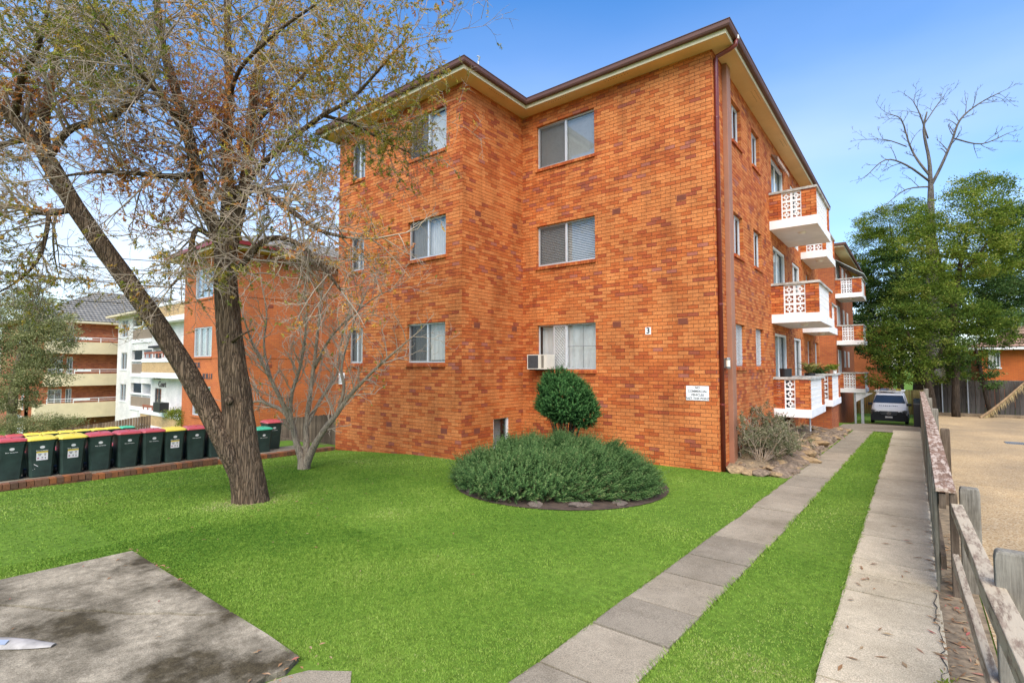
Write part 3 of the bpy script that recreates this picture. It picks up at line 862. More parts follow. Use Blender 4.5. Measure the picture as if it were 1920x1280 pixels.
# ------------------------------------------------------------------ windows
def sill(O, ang, u0, u1, z, win):
    n = max(2, round((u1 - u0 + .06) / .086)); w = (u1 - u0 + .06) / n
    c, sn = math.cos(ang), math.sin(ang)
    mb = MB()
    for i in range(n):
        a = u0 - .03 + i * w; b = a + w - .008
        v = min(1, max(.02, rng.choice([.25, .4, .55, .62, .7]) + rng.uniform(-.08, .08)))
        def P(u, d, zz): return (O[0] + c * u + sn * d, O[1] + sn * u - c * d, zz)
        mb.add([P(a, .055, z - .105), P(b, .055, z - .105), P(b, -.1, z - .075), P(a, -.1, z - .075), P(a, .06, z - .03), P(b, .06, z - .03), P(b, -.1, z + .004), P(a, -.1, z + .004)],
               [(0, 3, 2, 1), (4, 5, 6, 7), (0, 1, 5, 4), (1, 2, 6, 5), (2, 3, 7, 6), (3, 0, 4, 7)], v)
    mb.build('brick_sill', M['brick'], win)

def slats(O, ang, u0, u1, z0, z1, d, win, pitch=.03, tilt=.012, mat=None):
    mb = MB(); z = z0 + .01; c, sn = math.cos(ang), math.sin(ang)
    def P(u, dd, zz): return (O[0] + c * u + sn * dd, O[1] + sn * u - c * dd, zz)
    while z < z1 - .02:
        mb.add([P(u0, d + .006, z), P(u1, d + .006, z), P(u1, d - .006, z + tilt), P(u0, d - .006, z + tilt)], [(0, 1, 2, 3)])
        z += pitch
    for u in (u0 + .12, (u0 + u1) / 2, u1 - .12): mb.fbox(O, ang, u - .001, u + .001, d - .014, d - .012, z0, z1)
    mb.fbox(O, ang, u0, u1, d - .02, d + .02, z1 - .035, z1)
    mb.build('blind', mat or M['blind'], win)['kind'] = 'stuff'

def drape(O, ang, u0, u1, z0, z1, d, win, mat, amp=.02, fold=.11):
    mb = MB(); n = max(6, int((u1 - u0) / fold * 6)); c, sn = math.cos(ang), math.sin(ang); vs = []
    ph = rng.uniform(0, 6)
    for i in range(n + 1):
        u = u0 + (u1 - u0) * i / n; dd = d + amp * math.sin(u / fold * 6.283 + ph + .8 * math.sin(u * 9)) * (0.7 + .3 * math.sin(u * 5))
        for zz in (z0, z1): vs.append((O[0] + c * u + sn * dd, O[1] + sn * u - c * dd, zz))
    mb.add(vs, [(2 * i, 2 * i + 2, 2 * i + 3, 2 * i + 1) for i in range(n)])
    mb.build('curtain', mat, win, smooth=True)

def window(O, ang, u0, u1, z0, z1, style, parent):
    kind, fl = style
    rec = -.075; fw = .032
    mid = (u0 + u1) / 2
    mb = MB()
    mb.fbox(O, ang, u0 + .002, u1 - .002, rec - .05, rec, z0 + .006, z0 + .006 + fw); mb.fbox(O, ang, u0 + .002, u1 - .002, rec - .05, rec, z1 - fw - .002, z1 - .002)
    mb.fbox(O, ang, u0 + .002, u0 + fw, rec - .05, rec - .001, z0 + .006 + fw, z1 - fw - .002); mb.fbox(O, ang, u1 - fw, u1 - .002, rec - .05, rec - .001, z0 + .006 + fw, z1 - fw - .002)
    mf = M['alu']
    a, b = z0 + .006 + fw, z1 - fw - .002
    if kind in ('door',): mf = M['white']
    if kind != 'cellar':
        mb.fbox(O, ang, mid - .024, mid + .024, rec - .052, rec + .003, a, b)
    win = mb.build('door' if kind == 'door' else 'window', mf, parent)
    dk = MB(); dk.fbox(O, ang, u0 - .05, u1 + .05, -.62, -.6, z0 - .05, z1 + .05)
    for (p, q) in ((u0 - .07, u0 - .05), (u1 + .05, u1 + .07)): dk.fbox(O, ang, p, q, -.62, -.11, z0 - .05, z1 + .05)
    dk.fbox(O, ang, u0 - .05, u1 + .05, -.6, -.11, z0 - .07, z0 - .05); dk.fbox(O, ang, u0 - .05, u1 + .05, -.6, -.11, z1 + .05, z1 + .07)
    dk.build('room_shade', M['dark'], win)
    def pane(p, q, dd, mat): 
        m_ = MB(); cc_, ss_ = math.cos(ang), math.sin(ang)
        m_.add([(O[0] + cc_ * u + ss_ * dd, O[1] + ss_ * u - cc_ * dd, zz) for (u, zz) in ((p, a), (q, a), (q, b), (p, b))], [(0, 1, 2, 3)]); m_.build('pane', mat, win)
    def screen(p, q, dd):
        m_ = MB(); cc_, ss_ = math.cos(ang), math.sin(ang)
        m_.add([(O[0] + cc_ * u + ss_ * dd, O[1] + ss_ * u - cc_ * dd, zz) for (u, zz) in ((p, a), (q, a), (q, b), (p, b))], [(0, 1, 2, 3)]); m_.build('flyscreen', M['flyscreen'], win)
    def sash(p, q, dd):
        m_ = MB(); t = .026
        m_.fbox(O, ang, p, q, dd - .02, dd + .004, a, a + t); m_.fbox(O, ang, p, q, dd - .02, dd + .004, b - t, b)
        m_.fbox(O, ang, p, p + t, dd - .02, dd + .0035, a + t, b - t); m_.fbox(O, ang, q - t, q, dd - .02, dd + .0035, a + t, b - t)
        m_.build('sash', mf, win)
    L, Rr = (u0 + fw, mid - .024), (mid + .024, u1 - fw)
    if kind == 'main':
        if fl == 2:
            slats(O, ang, L[0], Rr[1], a, b, rec - .1, win, .028, .0285); pane(*L, rec - .02, M['glass']); pane(*Rr, rec - .028, M['glass_bright']); sash(*L, rec - .018)
        elif fl == 1:
            slats(O, ang, L[0], Rr[1], a, b, rec - .1, win, .046, .03); pane(*L, rec - .02, M['glass']); pane(*Rr, rec - .028, M['glass_bright']); sash(*L, rec - .018)
        else:
            drape(O, ang, L[0], Rr[1], a, b, rec - .14, win, M['curtain'], .012, .2)
            pane(L[0], u0 + .5, rec - .02, M['glass']); pane(u0 + .86, Rr[1], rec - .028, M['glass']); pane(u0 + .5, u0 + .86, rec - .03, M['glass'])
            m_ = MB(); s0, s1 = u0 + .5, u0 + .9       # diamond security screen
            t = .03
            m_.fbox(O, ang, s0, s1, rec - .004, rec + .024, a - .03, a + t); m_.fbox(O, ang, s0, s1, rec - .004, rec + .024, b - t, b + .02)
            m_.fbox(O, ang, s0, s0 + t, rec - .004, rec + .0235, a + t, b - t); m_.fbox(O, ang, s1 - t, s1, rec - .004, rec + .0235, a + t, b - t)
            sc = m_.build('security_screen', M['alu'], win)
            lattice(O, ang, s0 + t, s1 - t, a + t, b - t, rec + .008, .085, .02, M['white'], sc)
            m_ = MB(); m_.fbox(O, ang, u0 + .92, u1 - .04, rec - .01, rec + .002, (a + b) / 2 - .006, (a + b) / 2 + .006); m_.fbox(O, ang, u1 - .42, u1 - .41, rec - .012, rec, a, b); m_.build('window_bar', M['alu_dark'], win)
    elif kind == 'wing':
        if fl == 2:
            drape(O, ang, mid - .15, Rr[1], a, b, rec - .12, win, M['curtain'], .006, .3); drape(O, ang, L[0] + .3, mid - .15, a, b - .1, rec - .13, win, M['curtain_grey'], .015, .15)
            pane(*L, rec - .02, M['glass']); pane(*Rr, rec - .028, M['glass_bright'])
        elif fl == 1:
            drape(O, ang, L[0], Rr[1], a, b, rec - .12, win, M['curtain'], .012, .09); pane(*L, rec - .02, M['glass']); pane(*Rr, rec - .028, M['glass_bright'])
        else:
            drape(O, ang, L[0] + .1, mid, a, b, rec - .14, win, M['curtain_grey'], .018, .09); drape(O, ang, mid, Rr[1], a + .03, b, rec - .12, win, M['curtain'], .03, .16)
            pane(*L, rec - .02, M['glass']); pane(*Rr, rec - .028, M['glass'])
        sash(*L, rec - .018)
    elif kind == 'narrow':
        drape(O, ang, L[0], mid, a, b, rec - .12, win, M['curtain_grey'], .015, .09); drape(O, ang, mid, Rr[1], a, b, rec - .11, win, M['curtain'], .01, .12)
        pane(*L, rec - .02, M['glass']); pane(*Rr, rec - .028, M['glass_bright']); sash(*L, rec - .018)
    elif kind in ('side', 'far'):
        if fl == 1 and kind == 'side': slats(O, ang, L[0], Rr[1], a, b, rec - .09, win, .036, .026)
        else: drape(O, ang, L[0], Rr[1], a, b, rec - .12, win, M['curtain'] if rng.random() < .6 else M['curtain_grey'], .02, .12)
        pane(*L, rec - .02, M['glass']); pane(*Rr, rec - .028, M['glass'])
        sash(*Rr, rec - .018)
        if fl == 0 and kind == 'side': lattice(O, ang, L[0], Rr[1], a, b, rec + .01, .09, .01, M['alu'], win)
    elif kind == 'door':
        drape(O, ang, L[0], Rr[1], a, b, rec - .12, win, M['curtain'], .03, .13)
        pane(*L, rec - .02, M['glass']); pane(*Rr, rec - .028, M['glass'])
        sash(*L, rec - .014); sash(*Rr, rec - .016)
        m_ = MB()
        for u in (u0 + .002, u1 - .072): m_.fbox(O, ang, u, u + .07, rec, rec + .05, z0, z1 - .003)
        m_.fbox(O, ang, u0 + .072, u1 - .072, rec, rec + .049, z1 - .08, z1 - .003)
        m_.build('door_frame', M['white'], win)
    elif kind == 'cellar':
        m_ = MB(); n = 5
        for i in range(n):
            z = a + (b - a) * i / n
            cc, sn = math.cos(ang), math.sin(ang)
            def P(u, d, zz): return (O[0] + cc * u + sn * d, O[1] + sn * u - cc * d, zz)
            m_.add([P(u0 + fw, rec + .02, z), P(u1 - fw, rec + .02, z), P(u1 - fw, rec - .03, z + (b - a) / n + .01), P(u0 + fw, rec - .03, z + (b - a) / n + .01)], [(0, 1, 2, 3)])
        m_.build('louvre_glass', M['glass'], win)
        m_ = MB(); m_.fbox(O, ang, u0 + .01, u1 - .01, -.3, -.29, z0, z1); m_.build('screen', M['curtain_grey'], win)
        m_ = MB(); m_.fbox(O, ang, u0, u0 + .05, rec, rec + .05, z0, z1); m_.fbox(O, ang, u1 - .05, u1, rec, rec + .05, z0, z1); m_.fbox(O, ang, u0 - .02, u1 + .03, rec, .03, z0 - .05, z0 + .01); m_.build('window_frame', M['white'], win)
    if kind in ('wing', 'narrow') or (kind == 'main' and fl): screen(*L, rec + .001)
    if kind not in ('door', 'cellar'): sill(O, ang, u0, u1, z0, win)
    return win

def lattice(O, ang, u0, u1, z0, z1, d, pitch, w, mat, parent):
    """crossed diagonal strips clipped to a rectangle"""
    mb = MB(); c, sn = math.cos(ang), math.sin(ang)
    def P(u, dd, z): return Vector((O[0] + c * u + sn * dd, O[1] + sn * u - c * dd, z))
    W, H = u1 - u0, z1 - z0
    n = int((W + H) / pitch) + 1
    for s_ in (0, 1):
        for i in range(1, n):
            t = i * pitch
            a = (max(0, t - H), min(t, H)); b = (min(t, W), max(0, t - W))
            if abs(a[0] - b[0]) < .01: continue
            if s_: a, b = (W - a[0], a[1]), (W - b[0], b[1])
            mb.bar(P(u0 + a[0], d + s_ * .004, z0 + a[1]), P(u0 + b[0], d + s_ * .004, z0 + b[1]), .004, w, up=(sn, -c, 0))
    mb.build('diamond_lattice', mat, parent)['kind'] = 'stuff'

for key, W in (('wing', W_wing), ('wside', W_wside), ('main', W_main), ('side', W_side)):
    for (u0, u1, z0, z1, st) in wins[key]:
        if st[0] == 'under': continue
        window(W[0], W[1], u0, u1, z0, z1, st, flats)
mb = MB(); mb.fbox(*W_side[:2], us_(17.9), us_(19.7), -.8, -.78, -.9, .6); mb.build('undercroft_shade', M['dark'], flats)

# ------------------------------------------------------------------ balconies
bb = MB()
Bk, th = .29, .026
def bbx(x0, x1, z0, z1): bb.box(x0, x1, -th, th, z0, z1)
f_, i0, i1, br = .034, .085, .125, .03
bbx(0, Bk, 0, f_); bbx(0, Bk, Bk - f_, Bk); bbx(0, f_, f_, Bk - f_); bbx(Bk - f_, Bk, f_, Bk - f_)
q0, q1 = .088, Bk - .088
bbx(q0, q1, q0, q0 + br); bbx(q0, q1, q1 - br, q1); bbx(q0, q0 + br, q0 + br, q1 - br); bbx(q1 - br, q1, q0 + br, q1 - br)
mdl = Bk / 2
bbx(mdl - .016, mdl + .016, f_, q0); bbx(mdl - .016, mdl + .016, q1, Bk - f_); bbx(f_, q0, mdl - .016, mdl + .016); bbx(q1, Bk - f_, mdl - .016, mdl + .016)
block_me = bb.mesh('breeze_block', M['white'])
M['slabwhite'] = simple('painted_slab_white', (0.84, 0.83, 0.80), .7, var=.07, scale=2)
M['coping'] = concrete_mat('weathered_coping', (0.72, 0.70, 0.65), (0.30, 0.28, 0.24), sc=2.5)

def balcony(y0, y1, xw, xo, zt, zb, coping, near_gap, ncols, label_light=True, drop=0):
    """zt: slab top, zb: slab underside, coping: top of parapet; near_gap: brick from wall before the block panel"""
    mb = MB(); mb.box(xw - .02, xo, y0, y1, zb, zt); b = mb.build('balcony', M['slabwhite'], flats)
    b['label'] = 'white cantilever balcony with orange brick and breeze block parapet'
    hp = coping - .07 - zt; rows = 3
    bk = hp / rows; sc = bk / Bk
    bw = MB(); nearw = ncols * bk
    def bricks(O, ang, L, end0, end1):
        # parapet brickwork, half-brick thick, real courses
        k = 0; z = zt
        while z < coping - .075:
            off = -.12 if k % 2 else 0; u = 0; i = math.floor((0 - off) / .24)
            while u < L - .004:
                nx = off + (i + 1) * .24; i += 1
                if nx - u < .03: continue
                e = min(nx, L); 
                v = min(1, max(.03, rng.choice([.15, .3, .45, .6, .75, .9]) + rng.uniform(-.1, .1)))
                bw.fbox(O, ang, u, e - (.01 if e < L else 0), -.105 + rng.uniform(0, .002), rng.uniform(0, .003), z, min(z + .076, coping - .07), v)
                u = nx
            z += CH; k += 1
    inset = .02
    xo2 = xo - inset; yn = y0 + inset
    # near face
    bricks((xw, yn), 0.0, near_gap, 0, 0)
    bricks((xw + near_gap + nearw, yn), 0.0, xo2 - (xw + near_gap + nearw), 0, 0)
    # outer face: blocks, brick pier at the far end
    sideL = y1 - inset - (yn + .105)
    nb = int((sideL - .25) / bk)
    pier = sideL - nb * bk
    bricks((xo2, yn + .105 + nb * bk), R(90), pier, 0, 0)
    bp = bw.build('brick_parapet', M['brick'], b); bp['kind'] = 'stuff'
    for r_ in range(rows):
        for c_ in range(ncols):
            o = link_mesh('breeze_block', block_me, b, loc=(xw + near_gap + c_ * bk, yn + .05, zt + r_ * bk)); o.scale = (sc, 1, sc)
        for c_ in range(nb):
            o = link_mesh('breeze_block', block_me, b, loc=(xo2 - .05, yn + .105 + c_ * bk, zt + r_ * bk), rz=R(90)); o.scale = (sc, 1, sc)
    cp = MB()
    cp.box(xw, xo + .015, y0 - .015, y0 + .15, coping - .07, coping)
    cp.box(xo - .15, xo + .015, y0 + .15, y1, coping - .0701, coping - .0002)
    cp.box(xw, xo - .15, y1 - .14, y1, coping - .07, coping - .001)
    cp.build('coping', M['coping'], b, bevel=.004)
    rb = MB(); rb.box(xw, xo2 - .12, y1 - .12, y1 - .03, zt, coping - .07); rb.build('rear_parapet', M['brick_tex'], b)
    if label_light:
        lt = MB(); lt.lathe(((xw + xo) / 2 + .1, (y0 + y1) / 2 - .6, zb), [(.0, -.075), (.06, -.07), (.1, -.045), (.115, -.012), (.115, 0)], 18); lt.build('ceiling_light', M['curtain'], b, smooth=True)
    return b
balcony(17.15, 20.1, -3.4, -2.12, 6.48, 6.22, 7.36, .34, 2)
balcony(17.15, 20.1, -3.4, -2.12, 3.62, 3.36, 4.56, .34, 2)
balcony(17.15, 20.1, -3.4, -2.40, .80, .56, 1.74, .30, 1, False)
balcony(22.6, 25.3, -3.4, -2.52, 6.48, 6.22, 7.36, .2, 2)
balcony(22.6, 25.3, -3.4, -2.52, 3.62, 3.36, 4.56, .2, 2)
balcony(22.6, 25.3, -3.4, -2.46, .80, .56, 1.78, .5, 1, False)
for (t_, b_, c_) in [(6.48, 6.22, 7.4), (3.62, 3.36, 4.56), (.74, .5, 1.7)]:
    balcony(36.9, 39.8, -3.73, -2.36, t_, b_, c_, .3, 2, c_ > 2)
# brick base below the second ground balcony
bo = []; keep = len(BR)
mbq = MB(); mbq.box(-3.39, -2.56, 23.0, 25.2, -1.2, .56); mbq.build('balcony_base', M['brick_tex'], flats)
# steel post and bracket under the far low balcony
mb = MB(); mb.box(-2.62, -2.48, 37.0, 37.14, -1.6, .5); mb.box(-2.95, -2.85, 37.0, 37.1, -1.6, .5); pst = mb.build('balcony_post', M['steel'], flats)
mb = MB(); mb.add([(-2.85, 36.98, .5), (-2.0, 36.98, .5), (-2.85, 36.98, -.05), (-2.85, 37.0, .5), (-2.0, 37.0, .5), (-2.85, 37.0, -.05)], [(0, 2, 1), (3, 4, 5), (0, 1, 4, 3), (1, 2, 5, 4), (2, 0, 3, 5)]); mb.build('balcony_bracket', M['white'], flats)
mb = MB(); mb.tube([(-2.85, 19.95, -.6), (-2.85, 19.95, .56)], .03, 8); mb.build('balcony_prop', M['white'], flats)
# scalloped valance over the top door
mb = MB()
for i in range(9):
    y = 17.6 + i * .21
    vs = [(-3.39, y, 8.74), (-3.2, y, 8.62), (-3.2, y + .19, 8.62), (-3.39, y + .19, 8.74), (-3.2, y, 8.53), (-3.2, y + .095, 8.47), (-3.2, y + .19, 8.53)]
    mb.add(vs, [(0, 1, 2, 3), (1, 4, 5, 6, 2)])
mb.build('valance', simple('terracotta_stripe', (0.52, 0.34, 0.24), .8, var=.35, scale=9), flats)
# far awning over the top rear balcony
mb = MB(); mb.add([(-3.7, 37.0, 8.6), (-2.25, 37.0, 7.55), (-2.25, 39.7, 7.55), (-3.7, 39.7, 8.6), (-3.7, 37.0, 8.64), (-2.25, 37.0, 7.59), (-2.25, 39.7, 7.59), (-3.7, 39.7, 8.64)], [(0, 1, 2, 3), (7, 6, 5, 4), (0, 4, 5, 1), (1, 5, 6, 2), (2, 6, 7, 3), (3, 7, 4, 0)])
mb.build('awning', simple('pale_green_awning', (0.42, 0.5, 0.46), .7), flats)
# rear block windows and doors
W_rear = ((-3.73, 36.5), R(90), 11.5)
for h in HEADS:
    for (a, b) in ((.9, 2.3), (4.2, 5.1), (6.6, 7.5)):
        mb = MB(); mb.fbox(*W_rear[:2], a, b, .0, .012, h - 1.9 if a < 2 else h - 1.2, h - .1); w_ = mb.build('window', M['curtain_grey'], flats)
        mb = MB()
        for (p, q) in ((a, a + .06), (b - .06, b), ((a + b) / 2 - .03, (a + b) / 2 + .03)): mb.fbox(*W_rear[:2], p, q, .0125, .03, h - 1.9 if a < 2 else h - 1.2, h - .1)
        mb.build('frame', M['white'], w_)
# wall lamp between pipe and duct
mb = MB(); mb.lathe((BX2 + .09, 12.1, 2.0), [(0, 0), (.05, .0), (.055, .02), (.055, .05)], 12); mb.lathe((BX2 + .09, 12.1, 2.0), [(.055, .2), (.06, .22), (.045, .25), (0, .255)], 12); mb.box(BX2 + .005, BX2 + .06, 12.07, 12.13, 2.02, 2.24)
wlamp = mb.build('wall_lamp', M['alu_dark'], flats, smooth=False)
mb = MB(); mb.lathe((BX2 + .09, 12.1, 2.0), [(.05, .05), (.05, .2)], 12); mb.build('diffuser', simple('frosted_glass', (0.75, 0.72, 0.6), .3), wlamp, smooth=True)

# ------------------------------------------------------------------ signs on the wall, air conditioner
def wall_sign(name, label, x0, x1, y, z0, z1, lines, colour, hgt, parent_frame):
    t = thing(name, label, 'sign', ((x0 + x1) / 2, y, z0))
    mb = MB(); mb.box(x0, x1, y - .016, y - .0108, z0, z1); mb.build('plate', M['white'], t)
    n = len(lines); H = z1 - z0
    for i, ln in enumerate(lines):
        me = text_mesh(ln, hgt, .0006, bold=.022); me.materials.append(colour)
        o = link_mesh('lettering', me, t)
        o.location = Vector(((x0 + x1) / 2, y - .0172, z1 - H * (i + .5) / n - (0 if n == 1 else 0))) - wloc(t)
        o.rotation_euler = (R(90), 0, 0)
    return t
blk = simple('sign_black', (0.02, 0.02, 0.02), .5)
gry = simple('sign_grey', (0.09, 0.09, 0.09), .6)
wall_sign('number_sign', 'small white square plate with black number 3 on the front wall', -5.045, -4.905, BY1, 2.81, 2.98, ['3'], blk, .19, None)
t = wall_sign('notice_sign', 'white notice plate about commercial vehicles near the maroon downpipe', -4.09, -3.59, BY1, 1.30, 1.62, ['NO', 'COMMERCIAL', 'VEHICLES', 'PAST THIS POINT'], gry, .068, None)
mb = MB()
for x in (-4.07, -3.61):
    for z in (1.32, 1.60): mb.lathe((x, BY1 - .0175, z), [(0, 0), (.006, 0), (.006, .003)], 8)
mb.build('screw', M['steel'], t)
t = thing('notice_sign', 'little white square notice on the wing behind the bare tree', 'sign', (-13.7, BY0, 1.55))
mb = MB(); mb.box(-13.82, -13.52, BY0 - .016, BY0 - .0108, 1.52, 1.86); mb.build('plate', M['white'], t)
mb = MB(); mb.box(-13.66, -13.58, BY0 - .0175, BY0 - .0162, 1.59, 1.66); mb.build('mark', gry, t)

ac = thing('air_conditioner', 'beige window air conditioner sticking out of the ground floor window', 'air conditioner', (-7.95, 11.4, 1.97))
ax0, ax1, ay0, ay1, az0, az1 = -8.26, -7.62, 11.24, 11.62, 1.98, 2.37
mb = MB(); t = .02
mb.box(ax0, ax1, ay0 + .012, ay1, az0, az1); body = mb.build('case', simple('beige_metal', (0.66, 0.62, 0.52), .5, var=.05), ac, bevel=.008)
mb = MB(); mb.box(ax0, ax1, ay0, ay0 + .0115, az0, az0 + .02); mb.box(ax0, ax1, ay0, ay0 + .0115, az1 - .02, az1); mb.box(ax0, ax0 + .02, ay0, ay0 + .0114, az0 + .02, az1 - .02); mb.box(ax0 + .36, ax0 + .44, ay0, ay0 + .0114, az0 + .02, az1 - .02); mb.box(ax1 - .1, ax1, ay0, ay0 + .0114, az0 + .02, az1 - .02); mb.build('front_frame', body.data.materials[0], ac)
mb = MB(); mb.box(ax0 + .022, ax0 + .358, ay0 + .004, ay0 + .0112, az0 + .022, az1 - .022); grl = mb.build('condenser_grille', simple('dark_fins', (0.06, 0.065, 0.07), .6), ac)
mb = MB()
for i in range(24): z = az0 + .03 + i * .0138; mb.box(ax0 + .025, ax0 + .355, ay0 + .001, ay0 + .0038, z, z + .004)
mb.build('fin', simple('fin_grey', (0.13, 0.14, 0.15), .5, .3), grl)
mb = MB()
for i in range(5): x = ax0 + .46 + i * .018; mb.box(x, x + .008, ay0 + .002, ay0 + .0112, az0 + .03, az1 - .03)
mb.build('side_louvre', simple('louvre_brown', (0.16, 0.13, 0.1), .6), ac)
mb = MB(); mb.box(ax0 + .04, ax0 + .58, ay0 + .05, ay1, az0 - .03, az0 - .002); mb.build('support', M['dark'], ac)
# ================================================================== BRICK EDGING AND BINS ON THE LEFT
M['edge_brick'] = brick_mat('edging_brick', [(0.0, (0.34, 0.13, 0.05)), (0.3, (0.26, 0.115, 0.06)), (0.6, (0.19, 0.10, 0.06)), (0.85, (0.15, 0.085, 0.055)), (1.0, (0.42, 0.15, 0.05))])
edging = thing('brick_edging', 'low stepped edging of brown bricks between the lawn and the bins', 'edging', (-14, 5, g(-14, 5)))
one = MB(); one.box(-.115, .115, -.052, .052, 0, .11); ed_me = one.mesh('brick', M['edge_brick'])
one = MB(); one.box(-.055, .055, -.115, .115, 0, .07); ed_me2 = one.mesh('brick', M['edge_brick'])
y = .9; k = 0
while y < 9.05:
    step = 2.6
    seg = math.floor((y - .6) / step); zt = g(-13.93, .6 + (seg + .2) * step) + (.03 if seg < 2 else .012) + .095
    o = link_mesh('brick', ed_me, edging, loc=(-13.95 + rng.uniform(-.008, .008), y, zt - .11 + rng.uniform(-.004, .004)), rz=rng.uniform(-.02, .02)); o['rnd'] = rng.random() ** 1.2
    if y > 7.8: pass
    y += .114; k += 1
y = .95
while y < 9.0:
    o = link_mesh('brick', ed_me2, edging, loc=(-13.895, y, g(-13.9, y) - .03 + rng.uniform(-.005, .005))); o['rnd'] = rng.uniform(.2, .9)
    y += .24
sheet('bin_pad', [-15.25, -15, -14.4, -14.07], np.arange(.2, 9.1, .6), .03, M['path'])

# ------------------------------------------------------------------ wheelie bins
M['bin'] = simple('bin_dark_green', (0.024, 0.048, 0.036), 0.5, var=0.4, scale=3)
M['lid_red'] = simple('lid_red', (0.46, 0.07, 0.07), 0.42, var=0.12)
M['lid_yellow'] = simple('lid_yellow', (0.70, 0.54, 0.06), 0.5, var=0.15)
M['lid_green'] = simple('lid_green', (0.06, 0.40, 0.22), 0.42, var=0.1)
M['sticker'] = simple('sticker_white', (0.78, 0.76, 0.72), 0.5, var=.03)
def make_bin(lid_mat, sticker):
    root = thing('wheelie_bin', 'bin', 'bin')
    w, d, h = .235, .26, .86
    mb = MB()
    # tapered body with rounded-off vertical edges (front is +X)
    prof = [(0.0, .80), (.06, .82), (.45, .90), (.80, .985), (.802, 1.04), (.86, 1.05)]
    ring = [(-1, -.8), (-.8, -1), (.8, -1), (1, -.8), (1, .8), (.8, 1), (-.8, 1), (-1, .8)]
    b0 = 0; vs = []; 
    for (z, s_) in prof:
        for (p, q) in ring: vs.append((d * s_ * p - .02 * (1 - z), w * s_ * q, z + .02))
    n = 8; fs = [(i * n + j, i * n + (j + 1) % n, (i + 1) * n + (j + 1) % n, (i + 1) * n + j) for i in range(len(prof) - 1) for j in range(n)]
    fs.append(tuple(range(n))[::-1]); fs.append(tuple((len(prof) - 1) * n + j for j in range(n)))
    mb.add(vs, fs); mb.build('body', M['bin'], root)
    mb = MB(); vs = []
    lp = [(.872, 1.10, 0), (.885, 1.12, 0), (.915, 1.06, 0), (.945, .86, -.01), (.955, .55, -.02)]
    for (z, s_, o_) in lp:
        for (p, q) in ring: vs.append((d * s_ * p + .012 + o_, w * s_ * q, z + .012))
    fs = [(i * n + j, i * n + (j + 1) % n, (i + 1) * n + (j + 1) % n, (i + 1) * n + j) for i in range(len(lp) - 1) for j in range(n)]
    fs.append(tuple(range(n))[::-1]); fs.append(tuple((len(lp) - 1) * n + j for j in range(n)))
    mb.add(vs, fs); ld = mb.build('lid', lid_mat, root)
    mb = MB(); mb.box(-.1, .16, -.012, .012, .955, .982); mb.box(-.02, .02, -.16, .16, .957, .972); mb.build('lid_rib', lid_mat, ld)
    mb = MB(); mb.tube([(-.34, -.2, .9), (-.34, .2, .9)], .016, 8)
    for q in (-.19, .19): mb.bar((-.34, q, .9), (-.22, q, .88), .03, .03)
    mb.build('handle', M['bin'], root)
    for s_ in (-1, 1):
        mb = MB(); mb.tube([(-.2, s_ * .2, .1), (-.2, s_ * .25, .1)], .1, 14); mb.build('wheel', M['black'], root)
    mb = MB(); zf = .64
    def front(z): # x of the front face at height z
        return d * np.interp(z, [0, .06, .45, .80], [.80, .82, .90, .985]) - .02 * (1 - z) + .0035
    pts = []
    for j in range(14):
        an = 2 * math.pi * j / 14; zz = .70 + .033 * math.sin(an); pts.append((front(zz) , .042 * math.cos(an), zz + .02))
    mb.add(pts, [tuple(range(14))]); mb.build('round_emblem', M['sticker'], root)
    mb = MB()                                   # a line of tiny illegible print below the emblem
    for (a, wd, hh) in [(-.1, .02, .016), (-.077, .01, .01), (-.063, .016, .012), (-.03, .012, .014), (-.012, .02, .01), (.014, .012, .014), (.03, .02, .011), (.056, .014, .014), (.074, .022, .01)]:
        z0 = .635; mb.add([(front(z0), a, z0), (front(z0), a + wd, z0), (front(z0 + hh), a + wd, z0 + hh), (front(z0 + hh), a, z0 + hh)], [(0, 1, 2, 3)])
    mb.build('printed_line', M['sticker'], root)
    if sticker:
        def patch(y0, y1, z0, z1, e, mat, name):
            q = MB(); q.add([(front(z0) + e, y0, z0), (front(z0) + e, y1, z0), (front(z1) + e, y1, z1), (front(z1) + e, y0, z1)], [(0, 1, 2, 3)]); return q.build(name, mat, root)
        st = patch(-.095, .095, .41, .62, .002, M['sticker'], 'sticker')
        patch(-.095, .095, .585, .62, .0035, M['lid_yellow'], 'sticker_band')
        for (a, b, c, e, mt) in [(-.07, -.01, .55, .565, 'g'), (.03, .065, .55, .565, 'g'), (-.06, -.02, .52, .535, 'g'), (.035, .06, .52, .535, 'o'), (-.08, -.05, .45, .48, 'p'), (-.01, .015, .465, .485, 'g'), (-.015, .02, .438, .446, 'p'), (.045, .06, .44, .48, 'g')]:
            patch(a, b, c, e, .004, {'g': gry, 'o': M['tan_pipe'], 'p': simple('sticker_pink', (.42, .12, .2), .6)}[mt], 'sticker_print')
    return root
bin_r = make_bin(M['lid_red'], False); bin_y = make_bin(M['lid_yellow'], True); bin_g = make_bin(M['lid_green'], False)
used = set()
def put_bin(proto, x, y, rz, label, group, dz=.03):
    if proto.name in used: o = copy_tree(proto)
    else: o = proto; used.add(proto.name)
    o.location = (x, y, g(x, y) + dz); o.rotation_euler = (rng.uniform(-.018, .018), rng.uniform(-.012, .02), rz + rng.uniform(-.05, .05)); o.scale = (.95, .96, .875)
    o['label'] = label; o['category'] = 'bin'; o['group'] = group
    if 'scratch' in label: scratch(o)
